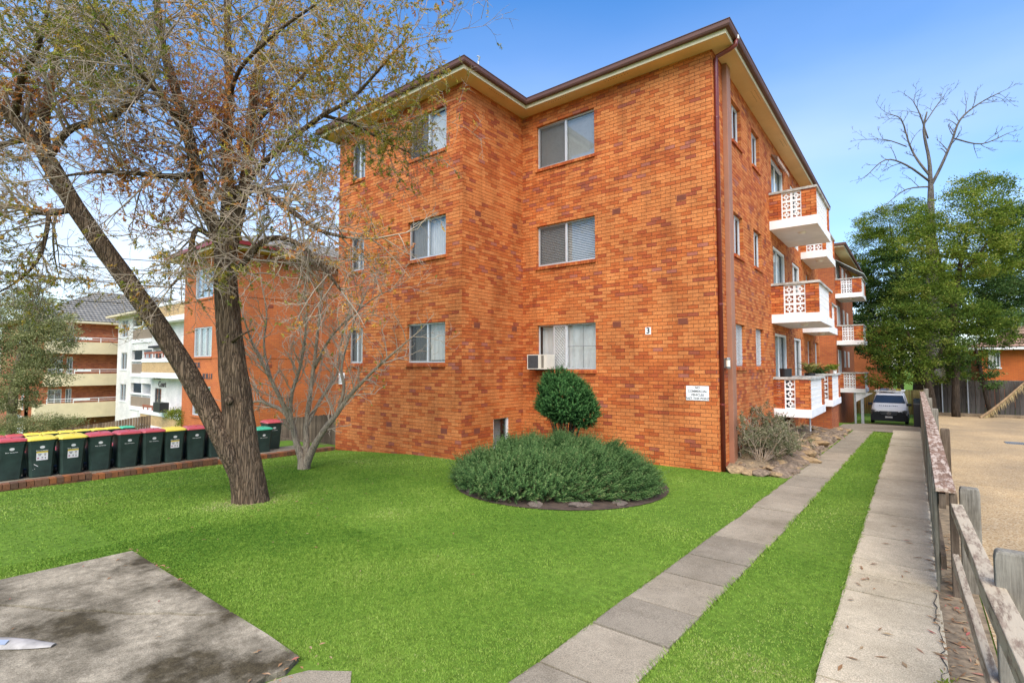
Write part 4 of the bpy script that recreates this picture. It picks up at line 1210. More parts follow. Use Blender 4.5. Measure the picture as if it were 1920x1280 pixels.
def scratch(o):
    mb = MB()
    for k, (y0, z0, y1, z1, w) in enumerate([(-.13, .33, -.06, .27, .008), (-.12, .22, -.11, .215, .006), (-.145, .2, -.14, .19, .006)]):
        fx = lambda z: .26 * np.interp(z, [0, .06, .45, .80], [.80, .82, .90, .985]) - .02 * (1 - z) + .005
        mb.add([(fx(z0), y0, z0 - w), (fx(z1), y1, z1 - w), (fx(z1), y1, z1 + w), (fx(z0), y0, z0 + w)], [(0, 1, 2, 3)])
    q = mb.build('scratch', M['sticker'], o, local=True); return q
G1, G2 = 'bins in the front row behind the brick edging', 'bins in the back row'
row = [(2.05, 'r', 'red lidded dark green wheelie bin at the left edge of the front row'),
       (2.55, 'y', 'yellow lidded wheelie bin with sticker and white scratch, second in front row'),
       (3.04, 'y', 'yellow lidded wheelie bin with white sticker, third from left in the front row'),
       (3.55, 'r', 'red lidded wheelie bin right of the two yellow lidded stickered bins'),
       (4.06, 'r', 'red lidded wheelie bin in the middle of the run of three red lids'),
       (4.55, 'r', 'red lidded wheelie bin left of the yellow lidded one near the leaning trunk'),
       (5.02, 'y', 'yellow lidded wheelie bin with sticker next to the leaning tree trunk'),
       (5.52, 'r', 'red lidded wheelie bin partly hidden by the leaning tree trunk'),
       (6.02, 'r', 'dark wheelie bin seen in the fork between the tree trunks')]
for (y, c, lb) in sorted(row, key=lambda q: 'scratch' in q[2]):
    put_bin({'r': bin_r, 'y': bin_y}[c], -14.70 + rng.uniform(-.02, .02), y, rng.uniform(-.05, .05) - .03, lb, G1)
put_bin(bin_g, -14.62, 7.2, -.12, 'small dark green bin with bright green lid right of the big trunk', G1, -.12)
put_bin(bin_r, -15.05, 7.72, -.05, 'red lidded wheelie bin beside the dark paling fence behind the bare tree', G1)
row2 = [(2.15, 'r', 'red lidded bin at the left edge of the back row'), (2.47, 'r', 'second red lidded bin in the back row beside the yellow lids'),
        (2.86, 'y', 'yellow lidded bin leftmost of the yellow lids in the back row'), (3.2, 'y', 'second of the yellow lidded bins in the back row'),
        (3.58, 'y', 'third of the yellow lidded bins in the back row'), (3.95, 'y', 'fourth of the yellow lidded bins in the back row'),
        (4.34, 'y', 'fifth of the yellow lidded bins in the back row'), (4.72, 'y', 'last yellow lidded bin in the back row before the green lid'),
        (5.15, 'g', 'green lidded bin at the right end of the back row')]
row2 = [(3.22 + (i * .475), c, l) for i, (y, c, l) in enumerate(row2)]
for (y, c, lb) in row2:
    put_bin({'r': bin_r, 'y': bin_y, 'g': bin_g}[c], -25.5, y, math.pi + rng.uniform(-.06, .06), lb, G2, -1.22 - g(-25.5, y))
mb = MB(); mb.box(-27.2, -24.9, 2.2, 8.2, -3.2, -1.222); tag(mb.build('bin_terrace', M['path']), kind='structure')
for i in range(8):  # hidden row added so its dark bodies keep the front row's gaps dark
    put_bin(bin_r, -15.5, 2.3 + i * .5, math.pi, 'dark bin added behind the front row to darken its %s gap from the left' % ['first', 'second', 'third', 'fourth', 'fifth', 'sixth', 'seventh', 'eighth'][i], 'bins hidden behind the front row', -.30)

# ------------------------------------------------------------------ timber paling fences on the left
M['paling_old'] = wood_mat('paling_weathered_brown', (0.30, 0.235, 0.16), (0.13, 0.095, 0.06), (14, 14, 1.2))
M['paling_dark'] = wood_mat('paling_dark', (0.19, 0.145, 0.105), (0.07, 0.052, 0.038), (14, 14, 1.2))
def paling_fence(label, p0, p1, zt0, zt1, h, mat, w=.1, group=None, out=-1):
    t = thing('paling_fence', label, 'fence', (p0[0], p0[1], zt0 - h))
    d = Vector((p1[0] - p0[0], p1[1] - p0[1])); L = d.length; d.normalize(); ang = math.atan2(d.y, d.x)
    n = int(L / w)
    one = MB(); one.box(0, w - .012, -.009, .009, 0, h); me = one.mesh('paling', mat)
    for i in range(n):
        u = i * w; zt = lerp(zt0, zt1, i / n) + rng.uniform(-.015, .015)
        o = link_mesh('paling', me, t, loc=(p0[0] + d.x * u, p0[1] + d.y * u, zt - h), rz=ang + rng.uniform(-.02, .02)); o['rnd'] = rng.random()
    for f in (.2, .75):
        mb = MB(); nn = Vector((d.y, -d.x)) * out * .035
        mb.bar((p0[0] + nn.x, p0[1] + nn.y, zt0 - h * (1 - f)), (p1[0] + nn.x, p1[1] + nn.y, zt1 - h * (1 - f)), .04, .07); mb.build('rail', mat, t)
    return t
paling_fence('weathered brown paling fence in front of the pale rendered flats', (-27.6, 1.5), (-27.5, 8.5), -.95, -.15, 1.75, M['paling_old'], .1)
paling_fence('dark old paling fence between the two orange brick buildings', (-18.6, 9.7), (-14.0, 9.45), .12, .62, 1.3, M['paling_dark'], .12)
mb = MB(); mb.box(-18.6, -14.0, 9.33, 9.42, -.95, -.42); tag(mb.build('sleeper_wall', M['paling_dark']), 'dark timber sleeper wall below the old paling fence', 'wall')

# ================================================================== NEIGHBOURING BUILDINGS
def plain_window(root, O, ang, u0, u1, z0, z1, panes=2, frame=None, cur=None, proud=.0):
    frame = frame or M['alu']
    mb = MB(); t = .05
    mb.fbox(O, ang, u0, u1, -.12, -.02, z0, z0 + t); mb.fbox(O, ang, u0, u1, -.12, -.02, z1 - t, z1)
    for i in range(panes + 1):
        u = u0 + (u1 - u0 - t) * i / panes; mb.fbox(O, ang, u, u + t, -.12, -.021, z0 + t, z1 - t)
    w = mb.build('window', frame, root)
    mb = MB(); mb.fbox(O, ang, u0 + .01, u1 - .01, -.075, -.07, z0 + .01, z1 - .01); mb.build('pane', M['glass'], w)
    mb = MB(); mb.fbox(O, ang, u0 - .02, u1 + .02, -.22, -.2, z0 - .02, z1 + .02); mb.build('curtain', cur or M['curtain'], w)
    mb = MB(); mb.fbox(O, ang, u0 - .06, u1 + .06, -.1, .05, z0 - .09, z0 - .004); mb.build('sill', M['brick_orange'] if root.get('cat2') else M['white'], w)
def walls(root, O, ang, L, z0, z1, op, mat, name='wall', thick=.2):
    mb = MB(); backing(mb, O, ang, L, z0, z1, op, -thick, 0); return mb.build(name, mat, root)

# --- 1: plain orange brick flats next door
nb = thing('apartment_building', 'plain bright orange brick flats next door with dark red gutter behind the bare tree', 'building', (-25, 12, -2.2)); nb['cat2'] = 1
Yf, Xs = 9.9, -23.0
Of = (-28.0, Yf); Os = (Xs, Yf)
hd = [1.15, 3.85, 6.55]
opf = [(1.25, 3.2, h - 1.35, h) for h in hd]
ops = [(10.6, 11.7, h - 1.35, h) for h in hd] + [(15.5, 16.6, h - 1.35, h) for h in hd[1:]]
walls(nb, Of, 0, 5.0, -3.2, 7.15, opf, M['brick_orange']); walls(nb, Os, R(90), 26, -3.2, 7.15, ops, M['brick_orange'])
mb = MB(); mb.box(-28, -27.8, Yf + .2, 34, -3.2, 7.15); mb.box(-27.8, Xs - .2, 33.8, 34, -3.2, 7.15); mb.build('rear_wall', M['brick_orange'], nb)
for i, o_ in enumerate(opf): plain_window(nb, Of, 0, *o_, panes=3)
for i, o_ in enumerate(ops): plain_window(nb, Os, R(90), *o_)
# the lattice screen on the low side window
lattice(Os, R(90), 10.65, 11.65, -.2, 1.1, .02, .16, .035, M['white'], nb)
for z in (2.42, 5.1):                                        # projecting string courses
    mb = MB(); mb.fbox(Of, 0, -.01, 5.01, .0, .02, z, z + .06); mb.fbox(Os, R(90), .0, 26, .0, .02, z, z + .06); mb.build('string_course', M['brick_orange'], nb)
mb = MB(); hip(mb, -28.55, Xs + .55, Yf - .55, 34.5, 7.35, .42); nr = mb.build('roof', M['roof_tile'], nb)
EPn = [(-28.6, 34), (-28.6, Yf - .6), (Xs + .6, Yf - .6), (Xs + .6, 34)]
sweep([(-.03, 7.1), (0, 7.1), (0, 7.32), (-.03, 7.32)], EPn).build('fascia', M['fascia'], nr)
sweep([(.005, 7.22), (.12, 7.22), (.13, 7.38), (.005, 7.38)], EPn).build('gutter', M['redgutter'], nr)
mb = MB(); mb.box(-28.58, Xs + .58, Yf - .58, Yf + .02, 7.09, 7.11); mb.box(Xs - .02, Xs + .58, Yf + .02, 34, 7.09, 7.11); mb.build('soffit', M['soffit'], nr)
def scribble(root, O, ang, u0, u1, z0, z1, n, mat, name='wall_lettering'):
    mb = MB()
    for i in range(n):
        a = u0 + (u1 - u0) * (i + .1) / n; b = u0 + (u1 - u0) * (i + .8) / n; k = rng.random()
        mb.fbox(O, ang, a, a + (b - a) * .3, .004, .02, z0, z1)
        if k < .5: mb.fbox(O, ang, b - (b - a) * .3, b, .004, .02, z0, z1)
        if k > .25: mb.fbox(O, ang, a + (b - a) * .3, b - (b - a) * .3, .004, .0195, z0, z0 + (z1 - z0) * .2)
        if k < .75: mb.fbox(O, ang, a + (b - a) * .3, b - (b - a) * .3, .004, .0195, z1 - (z1 - z0) * .2, z1)
    mb.build(name, mat, root)
ltr = simple('dark_letters', (0.09, 0.075, 0.08), .6)
scribble(nb, Of, 0, .95, 2.15, 2.0, 2.24, 6, ltr); scribble(nb, Of, 0, 2.35, 3.4, 1.5, 1.74, 6, ltr)
for (y, z) in [(1.6, 4.7), (7.5, 4.7), (1.6, 2.0), (7.4, 2.0)]:
    mb = MB(); mb.fbox(Os, R(90), y, y + .25, 0, .012, z, z + .15); mb.build('air_vent', M['vent'], nb)

# --- 2: white painted flats with recessed balconies
wb = thing('apartment_building', 'white painted brick flats with recessed grey balconies and yellow brick bands', 'building', (-45, 16, -3))
Y2 = 14.0; O2 = (-53.8, Y2)
def zpx(y_, depth): return CAM_Z + (687 - y_) / 967 * depth
hw = [3.2, .45, -2.25][::-1]
h2 = [zpx(720, 42), zpx(660, 42), zpx(598, 42)]
op2 = [(1.0, 2.5, h - 1.4, h) for h in h2] + [(3.7, 8.2, h - 1.75, h + .12) for h in h2] + [(9.1, 10.4, zpx(761, 38.5), zpx(727, 38.5)), (9.0, 10.2, zpx(678, 38.5), zpx(657, 38.5))]
walls(wb, O2, 0, 16.9, -4, zpx(592, 43.5), op2, M['brick_white'])
for h in h2:
    plain_window(wb, O2, 0, 1.0, 2.5, h - 1.4, h, 2)
    bal = MB(); bal.fbox(O2, 0, 3.7, 8.2, -.3, .06, h - 2.0, h - 1.7); b_ = bal.build('balcony', M['white'], wb)
    m_ = MB(); m_.fbox(O2, 0, 3.75, 8.15, -.1, -.02, h - 1.7, h - .95); m_.build('parapet', M['brown_render'], b_)
    m_ = MB(); m_.fbox(O2, 0, 3.7, 8.2, -.12, .02, h - .78, h - .64)
    for i in range(14): m_.fbox(O2, 0, 3.8 + i * .31, 3.84 + i * .31, -.08, -.04, h - .95, h - .78)
    m_.build('railing', M['white'], b_)
    m_ = MB(); m_.fbox(O2, 0, 3.6, 8.3, -1.3, -1.25, h - 1.9, h + .3); m_.build('recess_wall', M['brick_grey'], b_)
    m_ = MB(); m_.fbox(O2, 0, 6.0, 6.14, -1.2, -.05, h - 1.7, h + .15); m_.build('divider', M['white'], b_)
for (a, b, c, d) in op2[6:]: plain_window(wb, O2, 0, a, b, c, d, 2, M['alu_dark'], M['dark'])
bd = MB()
for (ya, yb) in ((577, 597), (679, 698), (777, 796)):
    bd.fbox(O2, 0, 8.5, 16.9, .0, .7, zpx(yb, 37), zpx(ya, 37))
bds = bd.build('brick_band', M['brick_yellow'], wb)
cpn = MB()
for (ya, yb) in ((571, 577), (597, 606), (672, 679), (698, 708), (769, 777), (796, 803)):
    cpn.fbox(O2, 0, 8.45, 16.9, .0, .74, zpx(yb, 37) + .003, zpx(ya, 37) - .003)
cpn.build('band_coping', M['white'], bds)
for (ya, o_) in ((663, .3), (764, .3)):
    m_ = MB(); m_.fbox(O2, 0, 8.6, 13.6, .55, .62, zpx(ya, 37), zpx(ya - 4, 37))
    for i in range(6): m_.fbox(O2, 0, 8.7 + i * .9, 8.8 + i * .9, .56, .61, zpx(ya + 7, 37), zpx(ya, 37))
    m_.build('timber_rail', M['rail_brown'], bds)
m_ = MB(); m_.fbox(O2, 0, 8.5, 11.3, .0, .35, zpx(651, 37), zpx(647, 37)); m_.build('door_hood', M['dark'], wb)
m_ = MB(); m_.fbox(O2, 0, 13.0, 14.2, .75, 1.3, zpx(769, 36), zpx(752, 36)); m_.build('planter_box', M['black'], wb)
me = text_mesh('Court', .6, .01, bold=.01); me.materials.append(ltr)
o = link_mesh('wall_lettering', me, wb); o.location = Vector((O2[0] + 10.6, Y2 - .03, zpx(720, 38))) - wloc(wb); o.rotation_euler = (R(90), 0, 0)
scribble(wb, O2, 0, 8.8, 10.3, zpx(711, 38), zpx(705, 38), 6, ltr)
mb = MB(); hip(mb, -54.7, -45.3, Y2 - .7, 30, zpx(590, 43), .3); w_r = mb.build('roof', M['roof_tile'], wb)
mb = MB(); mb.box(-54.7, -45.3, Y2 - .7, Y2 + .1, zpx(594, 43), zpx(590.5, 43)); mb.build('eave', M['fascia'], w_r)
mb = MB(); mb.box(-53.8, -53.6, Y2 + .2, 30, -4, zpx(592, 43.5)); mb.box(-37.1, -36.9, Y2 + .2, 30, -4, zpx(592, 43.5)); mb.box(-53.6, -37.1, 29.8, 30, -4, zpx(592, 43.5)); mb.build('flank_wall', M['brick_white'], wb)

# --- 3: red brick flats with long cream balconies, far left
rb = thing('apartment_building', 'red brick flats with long cream balconies and grey tiled roof at the far left', 'building', (-60, 14, -3.3))
X3 = -57.0; O3 = (X3, 8.8); L3 = 22
zt3 = zpx(607, 45)
op3 = [(1.35, 2.25, -2.0 + i * 2.72, .15 + i * 2.72) for i in range(3)] + [(2.5, 2.9, -1.2 + i * 2.72, .15 + i * 2.72) for i in range(3)]
walls(rb, O3, R(90), L3, -6, zt3, op3, M['brick_red'])
for (a, b, c, d) in op3: plain_window(rb, O3, R(90), a, b, c, d, 2, M['alu'], M['curtain_grey'])
Of3 = (X3 - 12, 8.8)
opf3 = [(8.2, 9.3, -1.4 + i * 2.72, .15 + i * 2.72) for i in range(3)] + [(10.2, 11.3, -1.4 + i * 2.72, .15 + i * 2.72) for i in range(3)]
walls(rb, Of3, 0, 12, -6, zt3, opf3, M['brick_red'], 'front_wall')
for q in opf3: plain_window(rb, Of3, 0, *q, 2)
for i in range(3):
    zb = zpx([783, 723, 663][i], 43.5); hgt = 1.0 if i else 1.25
    mb = MB(); mb.box(X3, X3 + 1.3, 9.8 - (i == 0) * .6, 22, zb, zb + hgt); b_ = mb.build('balcony', M['cream'], rb)
    mb = MB(); xr = X3 + 1.2; z = zb + hgt
    mb.bar((xr, 9.9, z + .38), (xr, 22, z + .38), .05, .05); mb.bar((xr, 9.9, z + .2), (xr, 22, z + .2), .03, .03)
    for k in range(8): mb.bar((xr, 9.9 + k * 1.7, z), (xr, 9.9 + k * 1.7, z + .38), .05, .05, up=(0, 1, 0))
    for k in range(3): mb.box(xr - .02, xr + .02, 11.6 + k * 3.4, 12.7 + k * 3.4, z + .22, z + .36)
    mb.build('railing', M['white'], b_)
mb = MB(); mb.box(X3 - 4.5, X3 - 1.2, 7.6, 8.79, zpx(770, 41), zpx(752, 41)); mb.build('front_balcony', M['cream'], rb)
mb = MB()
for k in range(5): mb.fbox(Of3, 0, 7.3 + k * .95, 8.0 + k * .95, .0, .03, -4.8, zpx(778, 43))
mb.build('garage_door', M['white'], rb)
# tiled hip roof with real tile courses
def tiled_hip(root, x0, x1, y0, y1, z, pitch, mat):
    mb = MB(); hip(mb, x0, x1, y0, y1, z, pitch); r_ = mb.build('roof', mat, root)
    w = (x1 - x0) / 2; n = int(w / .45)
    tb = MB()
    for i in range(n):
        a = i / n; b = (i + .92) / n
        # east slope
        xa, xb = x1 - w * a, x1 - w * b
        ya0, ya1 = y0 + w * a, y1 - w * a; yb0, yb1 = y0 + w * b, y1 - w * b
        tb.add([(xa, ya0, z + w * a * pitch + .06), (xa, ya1, z + w * a * pitch + .06), (xb, yb1, z + w * b * pitch + .02), (xb, yb0, z + w * b * pitch + .02)], [(0, 1, 2, 3)])
        tb.add([(xa, ya0, z + w * a * pitch + .06), (xb, yb0, z + w * b * pitch + .02), (x0 + w * b, yb0, z + w * b * pitch + .02), (x0 + w * a, ya0, z + w * a * pitch + .06)], [(0, 1, 2, 3)])
    tb.build('tile_courses', mat, r_)['kind'] = 'stuff'
    return r_
def tile_mat(name, c):
    m, nt, b = new_mat(name)
    geo = nt.nodes.new('ShaderNodeNewGeometry')
    w = nt.nodes.new('ShaderNodeTexWave'); w.wave_type = 'BANDS'; w.bands_direction = 'Y'; w.inputs['Scale'].default_value = 1.05; w.inputs['Distortion'].default_value = .6
    nt.links.new(geo.outputs['Position'], w.inputs['Vector'])
    n1 = noise(nt, geo.outputs['Position'], 2.2, 5, .7)
    r = ramp(nt, [(0.25, tuple(q * .55 for q in c)), (0.7, tuple(q * 1.2 for q in c))], n1)
    r2 = ramp(nt, [(0.0, (.75, .75, .75)), (.5, (1.08, 1.08, 1.08))], w.outputs['Color'])
    nt.links.new(mixc(nt, 1, r.outputs[0], r2.outputs[0], 'MULTIPLY'), b.inputs['Base Color']); b.inputs['Roughness'].default_value = .9
    bump(nt, b, w.outputs['Color'], .8, .05)
    return m
M['tile_grey'] = tile_mat('grey_cement_tile', (0.24, 0.225, 0.19)); M['tile_terra'] = tile_mat('terracotta_tile', (0.36, 0.22, 0.15))
r3 = tiled_hip(rb, X3 - 12.7, X3 + .9, 8.0, 31.5, zt3 + .18, .5, M['tile_grey'])
mb = MB(); mb.box(X3 - 12.7, X3 + .9, 8.0, 31.5, zt3, zt3 + .17); mb.build('eave', M['fascia'], r3)
mb = MB(); mb.box(X3 - 12, X3 - 11.8, 9.0, 30.8, -6, zt3); mb.box(X3 - 11.8, X3 - .2, 30.6, 30.8, -6, zt3); mb.build('rear_wall', M['brick_red'], rb)

# ------------------------------------------------------------------ overhead cables
wire = simple('cable_black', (0.03, 0.03, 0.035), .7)
for i, (ya, yb, lb) in enumerate([(462, 487, 'topmost thin overhead power cable in the left sky'), (481, 506, 'second overhead power cable from the top in the left sky'), (497, 533, 'thick dark overhead power cable, lowest of the close three'), (513, 530, 'faint overhead cable just under the thick one'), (556, 570, 'low faint overhead cable above the far roofs')]):
    a, b = px(-350, ya - 26, 34), px(640, yb + (yb - ya) * .8, 38)
    mb = MB(); pts = []
    for k in range(15):
        t_ = k / 14; p = a.lerp(b, t_); p.z -= .5 * 4 * t_ * (1 - t_) * .6; pts.append(p)
    mb.tube(pts, .042 if i == 2 else .028, 5)
    tag(mb.build('power_cable', wire), lb, 'cable', 'overhead power cables')
# ================================================================== TREES AND PLANTS
def bark_mat(name, c, dark, sc=1.0, deep=1.0):
    m, nt, b = new_mat(name)
    v = coord(nt, (11 * sc, 11 * sc, 1.0 * sc))
    n1 = noise(nt, v, 2.2, 7, 0.7); n2 = noise(nt, coord(nt), 1.6, 4, .6)
    vo = nt.nodes.new('ShaderNodeTexVoronoi'); vo.feature = 'DISTANCE_TO_EDGE'; vo.inputs['Scale'].default_value = 2.6; vo.inputs['Randomness'].default_value = 1
    wv = N(nt, 'VectorMath', operation='ADD'); sc2 = N(nt, 'VectorMath', operation='SCALE'); sc2.inputs['Scale'].default_value = .8
    nz = nt.nodes.new('ShaderNodeTexNoise'); nz.inputs['Scale'].default_value = 2.0; nt.links.new(v, nz.inputs['Vector'])
    nt.links.new(nz.outputs['Color'], sc2.inputs[0]); nt.links.new(v, wv.inputs[0]); nt.links.new(sc2.outputs[0], wv.inputs[1]); nt.links.new(wv.outputs[0], vo.inputs['Vector'])
    mr = N(nt, 'MapRange'); mr.inputs['From Max'].default_value = .22; nt.links.new(vo.outputs['Distance'], mr.inputs['Value'])
    r = ramp(nt, [(0.28, dark), (0.62, c), (0.8, tuple(q * 1.35 for q in c))], n1)
    fur = ramp(nt, [(0.0, (.35, .32, .3)), (0.5, (1, 1, 1))], mr.outputs[0])
    r2 = ramp(nt, [(0.3, (.75, .76, .78)), (0.7, (1.15, 1.1, 1.05))], n2)
    cc = mixc(nt, 1, r.outputs[0], fur.outputs[0], 'MULTIPLY'); cc = mixc(nt, 1, cc, r2.outputs[0], 'MULTIPLY')
    nt.links.new(cc, b.inputs['Base Color']); b.inputs['Roughness'].default_value = .92; b.inputs['Specular IOR Level'].default_value = .2
    ad = N(nt, 'Math', operation='ADD'); nt.links.new(mr.outputs[0], ad.inputs[0]); nt.links.new(n1, ad.inputs[1])
    bump(nt, b, ad.outputs[0], .9 * deep, .03)
    return m
M['bark'] = bark_mat('furrowed_brown_bark', (0.25, 0.175, 0.11), (0.085, 0.058, 0.038))
M['twig'] = simple('grey_brown_twig', (0.36, 0.285, 0.205), .9, var=.3, scale=1.2)
M['bark_grey'] = bark_mat('smooth_grey_bark', (0.44, 0.355, 0.25), (0.27, 0.215, 0.15), 1.4, .3)
M['twig_grey'] = simple('pale_grey_twig', (0.46, 0.36, 0.26), .9, var=.25, scale=2)
M['bark_dark'] = bark_mat('dark_bark', (0.10, 0.075, 0.052), (0.04, 0.03, 0.022))
M['bark_dead'] = bark_mat('dead_grey_bark', (0.27, 0.24, 0.21), (0.13, 0.11, 0.095))

def tubes_np(P, Rr, m=3):
    n, k, _ = P.shape
    D = np.empty_like(P); D[:, 1:-1] = P[:, 2:] - P[:, :-2]; D[:, 0] = P[:, 1] - P[:, 0]; D[:, -1] = P[:, -1] - P[:, -2]
    D /= np.linalg.norm(D, axis=2, keepdims=True) + 1e-9
    ref = np.array([.31, .17, .93]); A = np.cross(D, ref); A /= np.linalg.norm(A, axis=2, keepdims=True) + 1e-9; B = np.cross(D, A)
    an = np.arange(m) * 2 * np.pi / m
    V = P[:, :, None, :] + Rr[:, :, None, None] * (A[:, :, None, :] * np.cos(an)[None, None, :, None] + B[:, :, None, :] * np.sin(an)[None, None, :, None])
    idx = np.arange(n * k * m).reshape(n, k, m)
    a = idx[:, :-1, :]; b = np.roll(a, -1, 2); d = idx[:, 1:, :]; c = np.roll(d, -1, 2)
    return V.reshape(-1, 3), np.stack([a, b, c, d], -1).reshape(-1, 4)

class Grower:
    def __init__(s, seed): s.r = random.Random(seed); s.lines = {}; s.tips = []
    def rv(s):
        while True:
            v = Vector((s.r.uniform(-1, 1), s.r.uniform(-1, 1), s.r.uniform(-1, 1)))
            if .05 < v.length < 1: return v.normalized()
    def branch(s, p, d, L, r, lvl, cfg):
        k = cfg['pts'][lvl]; pts = [p.copy()]; dd = d.normalized(); st = L / (k - 1)
        cur = s.rv() * cfg['curl'][lvl]
        for i in range(k - 1):
            dd = (dd + s.rv() * cfg['jit'][lvl] + cur / (k - 1) + Vector((0, 0, cfg['up'][lvl])) / (k - 1)).normalized()
            pts.append(pts[-1] + dd * st)
        s.lines.setdefault((k, lvl), []).append((pts, [r * (1 - .7 * i / (k - 1)) for i in range(k)]))
        if lvl + 1 < len(cfg['pts']):
            n = cfg['n'][lvl]; n = int(n) + (s.r.random() < n - int(n))
            for j in range(n):
                t = cfg['t0'][lvl] + (1 - cfg['t0'][lvl]) * (j + s.r.random()) / n
                f = t * (k - 1); i = min(int(f), k - 2); q = pts[i].lerp(pts[i + 1], f - i)
                ax = (pts[i + 1] - pts[i]).normalized(); sp = s.rv(); sp = (sp - ax * sp.dot(ax)).normalized()
                nd = ax * cfg['fwd'][lvl] + sp + Vector((0, 0, cfg['lift'][lvl]))
                s.branch(q, nd, L * cfg['len'][lvl] * s.r.uniform(.55, 1.2) * (1 - .4 * t), max(r * cfg['rad'][lvl], cfg['rmin']), lvl + 1, cfg)
        else:
            s.tips.append(pts)
    def limb(s, pts, rad, cfg, every=.22, t0=.25, Lr=(.8, 1.7), lvl=0, r0=.5):
        """children along an explicit limb"""
        tot = 0
        for i in range(len(pts) - 1):
            a, b = pts[i], pts[i + 1]; L = (b - a).length; n = max(1, int(L / every)); 
            for j in range(n):
                f = (i + (j + s.r.random()) / n) / (len(pts) - 1)
                if f < t0: continue
                q = a.lerp(b, (j + s.r.random()) / n); ax = (b - a).normalized()
                sp = s.rv(); sp = (sp - ax * sp.dot(ax)).normalized()
                rr = rad[i] + (rad[i + 1] - rad[i]) * j / n
                s.branch(q, ax * cfg['fwd0'] + sp + Vector((0, 0, cfg['lift0'])), s.r.uniform(*Lr), min(rr * r0, cfg['r1']), lvl, cfg)
        s.branch(pts[-1], pts[-1] - pts[-2], s.r.uniform(*Lr), rad[-1] * .9, lvl, cfg)
    def emit(s, name, mat, parent, sides=(5, 4, 3, 3, 3)):
        V, F, o = [], [], 0
        for (k, lvl), ls in s.lines.items():
            P = np.array([[tuple(q) for q in l[0]] for l in ls], float); Rr = np.array([l[1] for l in ls], float)
            v, f = tubes_np(P, Rr, sides[min(lvl, len(sides) - 1)]); V.append(v); F.append(f + o); o += len(v)
        ob = soup(name, np.concatenate(V), np.concatenate(F), mat, parent, kind='stuff', smooth=True)
        return ob

def leaf_soup(name, C, D, L, W, mat, parent, rnd, droop=0.0):
    """diamond leaves: centre C, direction D, length L, width W (numpy arrays)"""
    n = len(C); D = D / (np.linalg.norm(D, axis=1, keepdims=True) + 1e-9)
    Rn = nrng.normal(size=(n, 3)); S_ = np.cross(D, Rn); S_ /= np.linalg.norm(S_, axis=1, keepdims=True) + 1e-9
    V = np.empty((n, 4, 3), np.float32); L = L[:, None]; W = W[:, None]
    V[:, 0] = C; V[:, 1] = C + D * L * .45 + S_ * W; V[:, 2] = C + D * L; V[:, 3] = C + D * L * .45 - S_ * W
    if droop: V[:, 2, 2] -= droop * L[:, 0]
    return soup(name, V.reshape(-1, 3), np.arange(4 * n).reshape(n, 4), mat, parent, rnd, kind='stuff')

def smooth_line(pts, rad, sub=4):
    """Catmull-Rom through the points"""
    P, Q = [], []
    n = len(pts)
    for i in range(n - 1):
        p0, p1, p2, p3 = pts[max(i - 1, 0)], pts[i], pts[i + 1], pts[min(i + 2, n - 1)]
        for j in range(sub):
            t = j / sub
            P.append(.5 * ((2 * p1) + (p2 - p0) * t + (2 * p0 - 5 * p1 + 4 * p2 - p3) * t * t + (3 * p1 - p0 - 3 * p2 + p3) * t ** 3))
            Q.append(rad[i] + (rad[i + 1] - rad[i]) * t)
    P.append(pts[-1].copy()); Q.append(rad[-1])
    return P, Q

